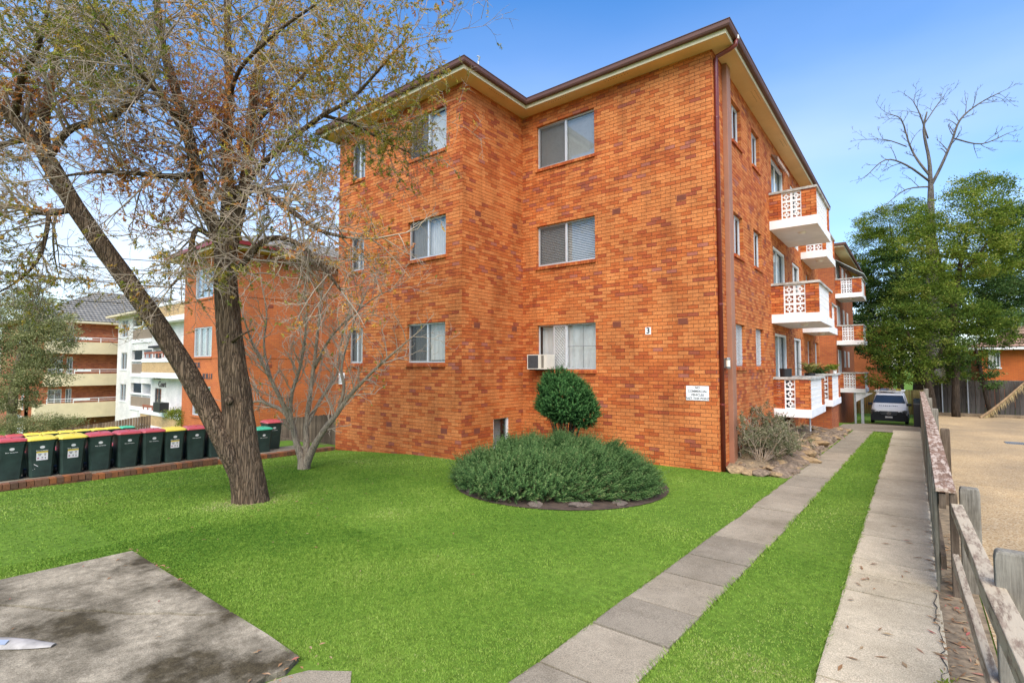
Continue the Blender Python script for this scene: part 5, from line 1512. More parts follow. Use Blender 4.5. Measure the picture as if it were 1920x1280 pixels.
# ------------------------------------------------------------------ the big tree
base = Vector((-8.5, 4.04, g(-8.5, 4.04)))
big = thing('tree', 'large leaning tree with forked furrowed trunk, bare twigs and rusty olive foliage', 'tree', base)
def limb_pts(l): return [px(x, y, d) for (x, y, d, r) in l], [q[3] for q in l]
LIMBS = {
 'trunkA': [(474, 958, 8.34, .305), (470, 925, 8.32, .27), (462, 880, 8.3, .248), (451, 800, 8.3, .24), (438, 700, 8.3, .215), (428, 600, 8.3, .18), (423, 530, 8.3, .168), (420, 465, 8.3, .15)],
 'trunkB': [(455, 905, 8.22, .16), (432, 850, 8.18, .185), (396, 782, 8.15, .172), (345, 690, 8.05, .163), (290, 602, 7.95, .158), (235, 522, 7.85, .15), (190, 458, 7.78, .142), (150, 400, 7.7, .135), (115, 342, 7.65, .128), (90, 300, 7.6, .12)],
 'A1': [(420, 470, 8.3, .12), (396, 410, 8.15, .105), (372, 340, 8.05, .095), (352, 250, 7.9, .082), (322, 145, 7.75, .066), (300, 60, 7.6, .052), (290, -60, 7.5, .035)],
 'A2': [(422, 480, 8.3, .11), (427, 375, 8.4, .095), (425, 262, 8.5, .08), (431, 187, 8.6, .07), (427, 75, 8.7, .055), (424, -60, 8.8, .035)],
 'A3': [(424, 490, 8.3, .11), (448, 400, 8.35, .095), (463, 310, 8.4, .08), (474, 190, 8.5, .06), (490, 90, 8.6, .045), (520, -20, 8.7, .03)],
 'A4': [(455, 350, 8.35, .07), (500, 300, 8.3, .062), (544, 262, 8.2, .055), (605, 217, 8.0, .045), (660, 185, 7.9, .036), (720, 120, 7.8, .025), (765, 70, 7.75, .015)],
 'A5': [(430, 390, 8.2, .06), (445, 354, 8.1, .055), (488, 356, 7.9, .048), (545, 395, 7.7, .04), (600, 432, 7.5, .03), (650, 445, 7.4, .02)],
 'A6': [(440, 510, 8.25, .055), (462, 486, 8.1, .05), (500, 450, 7.9, .045), (545, 450, 7.7, .038), (592, 484, 7.5, .03), (640, 545, 7.4, .018)],
 'A7': [(366, 330, 8.0, .05), (310, 330, 7.7, .042), (255, 325, 7.5, .034), (187, 322, 7.2, .024), (120, 330, 7.0, .014)],
 'A8': [(405, 450, 8.2, .045), (372, 430, 8.0, .042), (360, 452, 7.9, .036), (350, 500, 7.8, .026), (318, 540, 7.7, .014)],
 'A9': [(605, 217, 8.0, .036), (660, 232, 8.2, .032), (715, 262, 8.4, .025), (745, 276, 8.5, .016), (770, 288, 8.6, .01)],
 'A10': [(470, 240, 8.45, .05), (520, 190, 8.6, .042), (580, 130, 8.9, .034), (640, 70, 9.1, .024), (690, 0, 9.3, .014)],
 'A11': [(428, 200, 8.5, .045), (450, 130, 7.9, .04), (520, 60, 7.3, .032), (590, 10, 6.9, .022)],
 'A12': [(350, 240, 7.9, .045), (300, 180, 7.3, .04), (240, 110, 6.8, .03), (190, 40, 6.4, .02)],
 'A13': [(360, 290, 8.0, .04), (280, 140, 8.6, .034), (210, 70, 9.2, .026), (140, 0, 9.6, .016)],
 'B1': [(92, 304, 7.6, .1), (60, 260, 7.55, .09), (28, 224, 7.5, .08), (-15, 190, 7.4, .065), (-90, 150, 7.3, .045)],
 'B2': [(92, 302, 7.62, .075), (82, 240, 7.8, .068), (92, 175, 8.0, .058), (106, 105, 8.2, .045), (112, 30, 8.4, .034), (118, -60, 8.5, .02)],
 'B3': [(95, 290, 7.6, .055), (125, 247, 7.5, .05), (165, 230, 7.4, .044), (205, 222, 7.3, .038), (238, 200, 7.2, .03), (272, 172, 7.1, .02)],
 'B4': [(140, 392, 7.68, .05), (85, 400, 7.5, .042), (30, 388, 7.3, .036), (-40, 392, 7.1, .025)],
 'B5': [(92, 398, 7.52, .032), (86, 440, 7.45, .028), (74, 482, 7.4, .022), (40, 522, 7.3, .016), (-10, 552, 7.2, .01)],
 'B6': [(28, 224, 7.5, .05), (40, 150, 7.2, .042), (70, 90, 6.9, .032), (90, 20, 6.7, .02)],
 'B7': [(60, 260, 7.55, .045), (10, 270, 8.0, .038), (-50, 300, 8.3, .028), (-120, 340, 8.5, .018)],
}
def bark_wob(seed):
    rr = random.Random(seed); ph = [rr.uniform(0, 6.28) for _ in range(8)]
    def w(p, an, i):
        return 1 + .05 * math.sin(3 * an + ph[0] + p.z * .9) + .04 * math.sin(5 * an + ph[1] - p.z * 1.3) + .035 * math.sin(9 * an + ph[2] + p.z * 3) + .03 * math.sin(14 * an + ph[3] + 2.3 * math.sin(p.z * 2.2)) + .02 * math.sin(p.z * 9 + 3 * an + ph[4])
    return w
cfg = dict(pts=[6, 5, 4, 3], n=[5.2, 4.4, 2.2, 0], t0=[.15, .12, .1, 0], len=[.80, .78, .72, 0], fwd=[.9, .8, .8, 0], lift=[0.05, 0.0, 0.0, 0], rad=[.5, .5, .6, 0], curl=[.7, .9, 1.1, 1.1], jit=[.14, .15, .17, .2], up=[-.05, -.16, -.12, -.05], rmin=.0040, r1=.022, fwd0=.7, lift0=.12)
gw = Grower(5)
for nm, l in LIMBS.items():
    P, Q = limb_pts(l); Q = [q * (.86 if nm == 'trunkB' else .95 if nm == 'trunkA' else .74 if nm in ('A4', 'A10', 'A11', 'A12', 'A13', 'A9') else 1) for q in Q]; P2, Q2 = smooth_line(P, Q, 8 if nm.startswith('trunk') else 4)
    mb = MB()
    if nm.startswith('trunk'): mb.tube(P2, Q2, 40, wob=bark_wob(hash(nm) % 97))
    else: mb.tube(P2, Q2, 10, wob=lambda p, an, i: 1 + .07 * math.sin(3 * an + p.z * 7))
    mb.build('trunk' if nm.startswith('trunk') else 'limb', M['bark'], big, smooth=True)
    if not nm.startswith('trunk'):
        gw.limb(P2, [q * .9 for q in Q2], cfg, every=.10 if nm in ('A5', 'A6') else .15, t0=.16 if nm[1:] in ('1', '2', '3') else .05, Lr=(.6, 1.35))
    else:
        pass
# snapped stubs on the trunk
mb = MB(); mb.tube([px(436, 640, 8.15), px(452, 628, 8.05), px(474, 618, 8.0)], [.03, .018, .010], 7); mb.tube([px(430, 750, 8.1), px(428, 752, 8.02)], [.07, .05], 9); mb.build('stub', M['bark'], big, smooth=True)
gw.emit('twigs', M['twig'], big)
BLOBS = [(690, 120, 8.0, 120, .85, .42), (755, 180, 8.0, 75, .55, .34), (600, 80, 8.3, 110, .7, .45), (520, 50, 8.3, 100, .6, .40), (660, 275, 8.2, 75, .9, .28), (735, 255, 8.4, 55, .5, .36), (700, 390, 7.8, 70, .8, .72), (650, 350, 7.9, 55, .7, .78), (450, 245, 8.4, 75, 1.0, .93), (395, 290, 8.2, 55, .6, .93),
         (60, 40, 7.5, 120, .7, .38), (160, 30, 7.0, 90, .8, .25), (30, 140, 7.5, 95, .6, .82), (110, 150, 7.8, 60, .5, .85), (0, 300, 7.8, 80, .6, .45), (30, 430, 7.3, 55, .5, .40), (90, 500, 7.4, 55, .5, .38), (300, 310, 7.7, 65, .4, .85), (240, 340, 7.4, 60, .4, .78), (320, 60, 7.7, 90, .35, .55), (480, 130, 8.3, 80, .5, .55), (210, 160, 7.3, 60, .3, .6), (475, 515, 8.1, 50, .6, .28), (310, 490, 7.8, 60, .5, .40), (560, 170, 8.2, 70, .5, .5), (300, 440, 7.8, 45, .45, .88)]
BW = [(px(x, y, d), r * d / 967, dn, h) for (x, y, d, r, dn, h) in BLOBS]
C_, D_, H_ = [], [], []
lr = random.Random(3)
for pts in gw.tips:
    e = pts[-1]; best = 0; hue = .5
    for (c, r, dn, h) in BW:
        q = math.exp(-((e - c).length / (r * 1.28)) ** 2) * dn
        if q > best: best, hue = q, h
    best = max(best, .08)
    if lr.random() < best * 2.1:
        hv = min(1, max(.02, lr.gauss(hue + .06, .13)))
        for k in range(lr.randint(16, 28)):
            t = lr.random() * (len(pts) - 1); i = min(int(t), len(pts) - 2); q = pts[i].lerp(pts[i + 1], t - i)
            ax = (pts[i + 1] - pts[i]).normalized(); v = (gw.rv() * .9 + ax * .9); C_.append(tuple(q)); D_.append(tuple(v)); H_.append(min(1, max(.01, hv + lr.gauss(0, .07))))
M['leaf_rust'] = attr_leaf('rusty_olive_leaf', [(0.0, (0.13, 0.19, 0.025)), (0.3, (0.26, 0.265, 0.04)), (0.5, (0.43, 0.35, 0.065)), (0.68, (0.62, 0.33, 0.05)), (0.85, (0.58, 0.24, 0.06)), (1.0, (0.50, 0.20, 0.075))], .6, .25)
nL = len(C_)
leaf_soup('foliage', np.array(C_), np.array(D_), nrng.uniform(.026, .055, nL), nrng.uniform(.005, .0098, nL), M['leaf_rust'], big, np.array(H_))

# ------------------------------------------------------------------ the small bare tree
b2 = Vector((-10.76, 6.25, g(-10.76, 6.25)))
small = thing('tree', 'small pale multi stemmed bare tree in front of the brick wing', 'tree', b2)
SL = [
 [(568, 884, 11.42, .15), (566, 862, 11.4, .12), (556, 830, 11.4, .085), (548, 795, 11.38, .075), (532, 760, 11.3, .06), (510, 715, 11.2, .05), (492, 680, 11.1, .042), (472, 640, 11.0, .03), (455, 590, 10.9, .018)],
 [(572, 882, 11.45, .14), (575, 850, 11.45, .1), (574, 800, 11.5, .075), (580, 750, 11.6, .062), (588, 690, 11.7, .052), (596, 620, 11.8, .042), (604, 540, 11.9, .03), (612, 480, 12, .016)],
 [(570, 882, 11.4, .14), (583, 848, 11.3, .1), (606, 808, 11.1, .08), (632, 775, 11.0, .066), (655, 742, 10.9, .055), (690, 705, 10.8, .042), (730, 668, 10.7, .03), (775, 630, 10.6, .016)],
 [(549, 797, 11.38, .06), (530, 770, 11.5, .055), (505, 758, 11.6, .045), (485, 752, 11.7, .03), (462, 758, 11.8, .016)],
 [(556, 828, 11.4, .065), (545, 775, 11.3, .055), (548, 735, 11.2, .05), (562, 690, 11.1, .042), (572, 630, 11.0, .034), (575, 570, 10.9, .025), (568, 510, 10.8, .014)],
 [(574, 800, 11.5, .06), (592, 765, 11.7, .052), (610, 735, 11.9, .045), (632, 700, 12.0, .035), (640, 640, 12.1, .027), (655, 585, 12.2, .016)],
 [(632, 775, 11.0, .05), (645, 728, 11.0, .044), (640, 690, 11.0, .037), (652, 640, 11.0, .03), (668, 590, 11.0, .02), (690, 540, 11, .012)],
 [(590, 690, 11.7, .04), (615, 640, 11.5, .034), (650, 600, 11.4, .026), (700, 560, 11.3, .018), (740, 540, 11.2, .010)],
 [(510, 715, 11.2, .035), (495, 650, 11.4, .03), (500, 590, 11.5, .022), (490, 530, 11.6, .012)],
]
gs = Grower(21)
cfg2 = dict(pts=[5, 4, 4], n=[4.6, 3.4, 0], t0=[.15, .15, 0], len=[.68, .66, 0], fwd=[1.0, .9, 0], lift=[.25, .2, 0], rad=[.55, .6, 0], curl=[.8, .9, .9], jit=[.16, .18, .2], up=[.25, .2, .15], rmin=.004, r1=.016, fwd0=.8, lift0=.35)
for l in SL:
    P, Q = limb_pts(l); P2, Q2 = smooth_line(P, Q, 4)
    mb = MB(); Q2 = [q * .78 for q in Q2]; mb.tube(P2, Q2, 10, wob=lambda p, an, i: 1 + .06 * math.sin(2 * an + p.z * 9)); mb.build('stem', M['bark_grey'], small, smooth=True)
    gs.limb(P2, Q2, cfg2, every=.13, t0=.30, Lr=(.4, .95))
gs.emit('twigs', M['twig_grey'], small)
C_, D_, H_ = [], [], []
for pts in gs.tips:
    if lr.random() < .045:
        for k in range(lr.randint(2, 4)): C_.append(tuple(pts[-1])); D_.append(tuple(gs.rv() + Vector((0, 0, -.2)))); H_.append(lr.uniform(.1, .9))
M['leaf_yellow'] = attr_leaf('yellow_green_leaf', [(0, (.16, .22, .03)), (.6, (.32, .34, .05)), (1, (.5, .36, .05))], .5, .3)
leaf_soup('foliage', np.array(C_), np.array(D_), nrng.uniform(.05, .10, len(C_)), nrng.uniform(.012, .022, len(C_)), M['leaf_yellow'], small, np.array(H_))

# ------------------------------------------------------------------ round garden bed: kerb stones, soil, juniper, clipped ball
BC = (-5.4, 8.4); BRad = 1.99
bed = MB(); n = 40
ring = [(BC[0] + BRad * math.cos(i / n * 6.283), BC[1] + BRad * math.sin(i / n * 6.283)) for i in range(n)]
bed.add([(x, y, g(x, y) + .012) for x, y in ring] + [(BC[0], BC[1], g(*BC) + .10)], [(i, (i + 1) % n, n) for i in range(n)])
tag(bed.build('garden_bed', M['soil'], smooth=True), kind='structure')
M['stone'] = simple('bed_stone', (0.13, 0.10, 0.075), .9, var=.4, scale=7, bmp=.5)
def rock_mesh(name, seed, mat, n=14, flat=.6):
    rr = random.Random(seed); import bmesh
    bm = bmesh.new(); bmesh.ops.create_icosphere(bm, subdivisions=2, radius=1)
    ax = [Vector((rr.uniform(-1, 1), rr.uniform(-1, 1), rr.uniform(-1, 1))).normalized() for _ in range(7)]
    cut = [rr.uniform(.55, .95) for _ in ax]
    for v in bm.verts:
        for a, c in zip(ax, cut):
            d = v.co.dot(a)
            if d > c: v.co -= a * (d - c) * .9
        v.co *= rr.uniform(.94, 1.05); v.co.z *= flat
    me = bpy.data.meshes.new(name); bm.to_mesh(me); bm.free(); me.materials.append(mat)
    return me
stone_me = [rock_mesh('stone', i, M['stone']) for i in range(5)]
kerb = thing('stone_edging', 'low ring of half buried stones round the juniper bed', 'edging', (BC[0], BC[1], g(*BC)))
for i in range(34):
    an = i / 34 * 6.283 + rng.uniform(-.12, .12); rr_ = BRad - .2 + rng.uniform(-.15, .08)
    x, y = BC[0] + rr_ * math.cos(an), BC[1] + rr_ * math.sin(an)
    o = link_mesh('stone', stone_me[i % 5], kerb, loc=(x, y, g(x, y) + .03), rz=an + 1.57 + rng.uniform(-.2, .2)); s_ = rng.uniform(.4, 1.15); o.scale = (.14 * s_, .085 * s_, .085 * s_)

def sprigs(C, D, L, wid, nseg=6, nl=5, lf=.045):
    """needle-covered shoots: a spine with small forward-pointing scale leaves. returns verts/faces"""
    n = len(C); D = D / np.linalg.norm(D, axis=1, keepdims=True)
    up = np.array([0, 0, 1.0]); A = np.cross(D, up + nrng.normal(0, .2, (n, 3))); A /= np.linalg.norm(A, axis=1, keepdims=True); B = np.cross(D, A)
    Vs, seeds = [], []
    bend = nrng.normal(0, .12, (n, 3)); bend[:, 2] += .05
    for s_ in range(nseg):
        t = (s_ + .3) / nseg
        P = C + D * (L * t)[:, None] + bend * (L * t * t)[:, None]
        for k in range(nl):
            an = k * 2 * np.pi / nl + s_ * .9 + nrng.uniform(-.3, .3, n)
            o_ = A * np.cos(an)[:, None] + B * np.sin(an)[:, None]
            ll = lf * (1.15 - .65 * t) * nrng.uniform(.7, 1.3, n)
            tip = P + (D * .85 + o_ * .75) * ll[:, None]
            sd = np.cross(D, o_); w = (wid * (1.1 - .5 * t))
            Vs.append(np.stack([P - sd * w, P + sd * w, tip], 1)); seeds.append(np.full(n, t))
    V = np.concatenate(Vs, 0)
    sprigs.t = np.concatenate(seeds); return V, np.tile(np.arange(n), nseg * nl)

jun = thing('juniper_shrub', 'wide spreading grey green juniper mound filling the round bed', 'shrub', (BC[0], BC[1], g(*BC)))
def mound_h(rho): return .77 * np.sqrt(np.clip(1 - (rho / 1.0) ** 3.8, 0, 1))
def juniper(n):
    an = nrng.uniform(0, 2 * np.pi, n); rho = np.sqrt(nrng.uniform(0, 1, n)) 
    lob = 1 + .06 * np.sin(3 * an + 1) + .05 * np.sin(5 * an + 2.3)
    Rx = 1.90 * lob
    x0, y0 = rho * np.cos(an) * Rx, rho * np.sin(an) * Rx
    h = mound_h(rho) * (1 + .10 * np.sin(x0 * 4.1 + 1) * np.sin(y0 * 3.7) + .08 * np.sin(x0 * 9 + y0 * 7))
    h = h * (.90 + .16 * rho * np.sin(an - .25)) 
    depth = nrng.uniform(0, 1, n) ** 2 * .24
    z = np.maximum(h - depth - .10, .02 + .12 * nrng.random(n))
    edge = np.clip((rho - .7) / .3, 0, 1)
    low = nrng.random(n) < .30
    z = np.where(low & (rho > .62), nrng.uniform(.04, 1, n) * np.maximum(h, .45) * .75, z)
    D = np.stack([np.cos(an) * (.5 + .5 * edge) + .42, np.sin(an) * (.5 + .5 * edge) + .22, .85 - .35 * edge + 0 * an], 1) + nrng.normal(0, .28, (n, 3))
    C = np.stack([BC[0] - .16 + x0 * .97, BC[1] + .02 + y0 * .97, gz(BC[0] + x0, BC[1] + y0) + z + .02], 1)
    L = nrng.uniform(.14, .30, n)
    return C, D, L
Cj, Dj, Lj = juniper(9500)
ks = nrng.choice(9500, 420, replace=False); Lj[ks] *= nrng.uniform(1.3, 1.9, 420); Dj[ks, 2] += .4
Vj, sj = sprigs(Cj, Dj, Lj, .0075, 6, 4, .05)
base_r = nrng.uniform(.1, .8, 9500)
rj = np.clip(base_r[sj] * .7 + .55 * (sprigs.t - .35) + nrng.normal(0, .12, len(sj)), .01, 1)
M['juniper'] = attr_leaf('juniper_needles', [(0, (.022, .06, .018)), (.4, (.08, .16, .045)), (.75, (.155, .255, .08)), (1, (.30, .32, .13))], .6, .15)
soup('needle_foliage', Vj.reshape(-1, 3), np.arange(3 * len(Vj)).reshape(-1, 3), M['juniper'], jun, rj, kind='stuff')
mb = MB(); jr = random.Random(2)                # inner branches and the dark twiggy heart
for i in range(170):
    an = jr.uniform(0, 6.283); rr_ = jr.uniform(.2, 1.7); p = Vector((BC[0] + jr.uniform(-.5, .5), BC[1] + jr.uniform(-.5, .5), g(*BC) + .08))
    e = Vector((BC[0] + math.cos(an) * rr_, BC[1] + .1 + math.sin(an) * rr_, g(*BC) + .12 + .6 * float(mound_h(rr_ / 1.86))))
    mid = p.lerp(e, .55) + Vector((0, 0, -.06)); mb.tube([p, mid, e], [.018, .012, .005], 4)
mb.build('branches', M['bark_dark'], jun)['kind'] = 'stuff'
# dark green to brown inner needles low in the mound
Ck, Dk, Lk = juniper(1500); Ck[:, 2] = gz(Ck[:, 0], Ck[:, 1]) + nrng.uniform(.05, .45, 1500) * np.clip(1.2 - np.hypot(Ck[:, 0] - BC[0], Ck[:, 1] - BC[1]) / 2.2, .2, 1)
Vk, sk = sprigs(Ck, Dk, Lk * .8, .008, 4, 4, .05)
soup('inner_needles', Vk.reshape(-1, 3), np.arange(3 * len(Vk)).reshape(-1, 3), attr_leaf('dark_inner_needles', [(0, (.03, .055, .022)), (.7, (.06, .085, .03)), (1, (.12, .085, .04))], .8, .1), jun, nrng.uniform(0, 1, len(Vk)), kind='stuff')

ball = thing('clipped_shrub', 'dense dark green ball shaped shrub on thin stems behind the juniper', 'shrub', (-6.45, 10.25, g(-6.45, 10.25)))
bc = np.array([-6.45, 10.25, 1.22])
nb_ = 4600
dv = nrng.normal(size=(nb_, 3)); dv /= np.linalg.norm(dv, axis=1, keepdims=True)
lump = (1 + .06 * np.sin(dv[:, 0] * 7 + 1) * np.sin(dv[:, 2] * 8 + dv[:, 1] * 5) + .05 * np.sin(dv[:, 1] * 13 + dv[:, 0] * 9 + 2)) * np.where(dv[:, 2] < -.2, 1 - .28 * (-.2 - dv[:, 2]), 1.0)
rad = np.array([.72, .72, .70]) * (lump * nrng.uniform(.62, 1, nb_) ** .4)[:, None]
rad[:, 2] *= np.where(dv[:, 2] < 0, .92, 1.0)
Cb = bc + dv * rad * .86; k2 = nrng.choice(nb_, 900, replace=False); Cb[k2] = bc + np.array([.36, .20, -.22]) + dv[k2] * nrng.uniform(.75, 1, 900)[:, None] * np.array([.34, .34, .36]); k3 = nrng.choice(nb_, 500, replace=False); Cb[k3] = bc + np.array([-.1, -.1, .36]) + dv[k3] * .36; Db = dv * .8 + np.array([0, 0, .75]) + nrng.normal(0, .3, (nb_, 3))
Lb_ = nrng.uniform(.08, .17, nb_); kb = nrng.choice(nb_, 260, replace=False); Lb_[kb] *= nrng.uniform(1.3, 2.0, 260)
Vb, sb = sprigs(Cb, Db, Lb_, .010, 5, 4, .05)
rb_ = np.clip(nrng.uniform(.05, .75, nb_)[sb] * .75 + .55 * (sprigs.t - .3) + nrng.normal(0, .12, len(sb)), .01, 1)
M['ballgreen'] = attr_leaf('deep_green_scale_leaf', [(0, (.015, .055, .016)), (.45, (.055, .15, .038)), (.8, (.12, .26, .075)), (1, (.19, .33, .11))], .5, .15)
soup('foliage', Vb.reshape(-1, 3), np.arange(3 * len(Vb)).reshape(-1, 3), M['ballgreen'], ball, rb_, kind='stuff')
mb = MB()
for i in range(26):
    an = i / 26 * 6.283; rr_ = jr.uniform(.15, .5)
    mb.tube([(bc[0] + .12 * math.cos(an), bc[1] + .12 * math.sin(an), g(-6.45, 10.25)), (bc[0] + .6 * rr_ * math.cos(an), bc[1] + .6 * rr_ * math.sin(an), .5), (bc[0] + rr_ * math.cos(an), bc[1] + rr_ * math.sin(an), 1.05)], [.022, .016, .008], 5)
mb.build('stem', M['bark_dark'], ball)

# ------------------------------------------------------------------ leafy trees built from clumps of leaves
def clump_tree(name, label, basep, lobes, trunk, leafmat, leaf=.16, per=52, seed=1, group=None, barkmat=None, dens=1.0, flat=.5, cat='tree'):
    """lobes: (centre Vector, (rx, ry, rz)); many flattened clumps fill each lobe's outer shell"""
    t = thing(name, label, cat, basep, group=group)
    rr = np.random.default_rng(seed)
    C, Rn, H = [], [], []
    for (c, rad_) in lobes:
        rad_ = np.array(rad_); ncl = max(8, int(dens * 26 * (rad_[0] * rad_[1] * rad_[2]) ** (2 / 3)))
        d = rr.normal(size=(ncl, 3)); d /= np.linalg.norm(d, axis=1, keepdims=True)
        cc = np.array(c) + d * rad_ * (rr.uniform(.35, 1, ncl) ** .45)[:, None]
        cs = rr.uniform(.26, .62, ncl) * (rad_.mean() / 1.6) ** .4
        for k in range(ncl):
            m = int(per * rr.uniform(1.3, 2.7)); e = rr.normal(size=(m, 3)) * .5; e[:, 2] *= flat
            C.append(cc[k] + e * cs[k]); Rn.append(e + d[k] * .4 + np.array([0, 0, .25])); H.append(np.clip(rr.normal(rr.uniform(.12, .82), .17, m), .01, 1))
    C = np.concatenate(C); Rn = np.concatenate(Rn) + rr.normal(0, .5, (len(C), 3)); H = np.concatenate(H)
    leaf_soup('crown', C, Rn, rr.uniform(.6, 1.35, len(C)) * leaf * .72, rr.uniform(.17, .3, len(C)) * leaf * .72, leafmat, t, H)
    mb = MB()
    for (pts, rd) in trunk:
        P2, Q2 = smooth_line([Vector(p) for p in pts], rd, 3); mb.tube(P2, Q2, 9, wob=lambda p, an, i: 1 + .08 * math.sin(3 * an + p.z * 3))
    mb.build('trunk', barkmat or M['bark_dark'], t, smooth=True)
    return t
M['leaf_green'] = attr_leaf('mid_green_leaf', [(0, (.055, .095, .010)), (.35, (.12, .18, .020)), (.65, (.20, .26, .032)), (.88, (.31, .34, .055)), (1, (.42, .38, .10))], .5, .3)
M['leaf_mid'] = attr_leaf('deep_green_leaf', [(0, (.026, .055, .008)), (.35, (.065, .115, .014)), (.65, (.12, .175, .022)), (.88, (.20, .245, .04)), (1, (.31, .31, .08))], .5, .3)
M['leaf_dark'] = attr_leaf('dark_green_leaf', [(0, (.018, .045, .011)), (.5, (.05, .10, .022)), (.85, (.10, .155, .04)), (1, (.17, .21, .07))], .5, .25)
M['leaf_olive'] = attr_leaf('pale_olive_leaf', [(0, (.14, .16, .06)), (.5, (.27, .29, .12)), (.85, (.38, .37, .18)), (1, (.46, .34, .16))], .6, .25)
def LB(x, y, d, rxp, ryp, rzf=1.0):
    c = px(x, y, d); r1 = rxp * d / 967 * .86; return (c, (r1, r1 * rzf, ryp * d / 967))
def PT(*l): return [px(x, y, d) for (x, y, d) in l]
# right-hand trees in front of the grey fence
D1 = 30.0
clump_tree('tree', 'slender green tree with open crown next to the far balconies', px(1668, 782, 42), [LB(1668, 420, 42, 62, 36), LB(1640, 470, 42, 48, 40), LB(1700, 460, 42, 40, 40), LB(1640, 540, 42.5, 40, 30), LB(1705, 395, 42, 30, 22), LB(1625, 430, 42, 30, 28)],
           [(PT((1690, 785, 42), (1688, 700, 42), (1690, 600, 42), (1686, 540, 42), (1676, 470, 42), (1668, 420, 42)), [.26, .22, .2, .16, .11, .05]), (PT((1686, 545, 42), (1662, 500, 42), (1650, 460, 42)), [.08, .06, .03]), (PT((1680, 500, 42), (1700, 460, 42)), [.06, .03])], M['leaf_green'], .17, 46, 11, 'trees in front of the grey fence', dens=1.15)
clump_tree('tree', 'tall broad green tree, highest leafy crown at the right', px(1790, 782, 30), [LB(1790, 400, 30, 66, 44), LB(1850, 370, 30.5, 52, 44), LB(1760, 450, 29.5, 56, 40), LB(1835, 450, 30, 60, 40), LB(1880, 420, 30, 46, 42), LB(1800, 500, 30, 60, 30), LB(1745, 520, 29, 44, 34), LB(1720, 470, 30.5, 36, 40), LB(1735, 430, 31, 34, 30), LB(1760, 550, 29, 50, 24), LB(1870, 490, 30, 46, 34), LB(1830, 345, 30.5, 36, 22), LB(1910, 470, 30, 40, 40)],
           [(PT((1790, 785, 30), (1782, 690, 30), (1786, 590, 30), (1800, 500, 30), (1815, 420, 30)), [.24, .2, .17, .12, .05]), (PT((1790, 570, 30), (1765, 500, 29.7), (1755, 450, 29.5)), [.1, .07, .03]), (PT((1797, 520, 30), (1840, 470, 30), (1870, 430, 30)), [.1, .06, .03])], M['leaf_green'], .17, 46, 12, 'trees in front of the grey fence', dens=1.1)
clump_tree('tree', 'low spreading green tree overhanging the timber fence behind the van', px(1735, 782, 28), [LB(1700, 600, 28, 60, 40), LB(1740, 560, 28.5, 50, 26), LB(1690, 555, 29, 40, 24), LB(1770, 590, 28, 62, 36), LB(1830, 600, 28, 52, 36), LB(1665, 640, 28.5, 50, 40), LB(1745, 650, 28, 64, 36), LB(1815, 645, 28, 48, 30), LB(1700, 690, 28, 52, 30), LB(1655, 700, 29, 34, 28), LB(1870, 590, 28.5, 34, 26), LB(1862, 625, 28.5, 40, 22), LB(1895, 640, 29, 26, 14), LB(1780, 700, 28, 30, 20)],
           [(PT((1750, 785, 28), (1742, 730, 28), (1722, 670, 28), (1700, 620, 28)), [.22, .2, .14, .06]), (PT((1738, 710, 28), (1770, 650, 28), (1800, 600, 28)), [.13, .09, .04])], M['leaf_mid'], .16, 46, 13, 'trees in front of the grey fence', dens=1.1)
clump_tree('tree', 'thin dark trunked tree standing against the grey fence', px(1793, 780, 27.6), [LB(1795, 655, 27.6, 34, 24), LB(1830, 690, 27.6, 36, 20), LB(1850, 715, 27.4, 28, 16)],
           [(PT((1793, 783, 27.6), (1792, 720, 27.6), (1796, 660, 27.6)), [.2, .17, .1]), (PT((1860, 783, 27.5), (1848, 740, 27.5), (1838, 690, 27.6), (1826, 640, 27.6)), [.1, .1, .08, .05])], M['leaf_dark'], .15, 44, 14, 'trees in front of the grey fence')
clump_tree('tree', 'dark dense background tree filling the gap behind the front trees', px(1720, 760, 42), [LB(1660, 520, 42, 60, 60), LB(1730, 560, 42, 80, 70), LB(1820, 560, 42, 80, 70), LB(1900, 560, 42, 60, 80), LB(1640, 620, 42, 50, 50), LB(1900, 440, 44, 50, 60), LB(1960, 500, 42, 60, 90), LB(1700, 660, 42, 70, 40), LB(1620, 560, 44, 30, 60)],
           [(PT((1720, 765, 42), (1725, 640, 42), (1735, 520, 42)), [.35, .3, .15])], M['leaf_dark'], .26, 46, 15, 'trees in front of the grey fence', dens=.9)
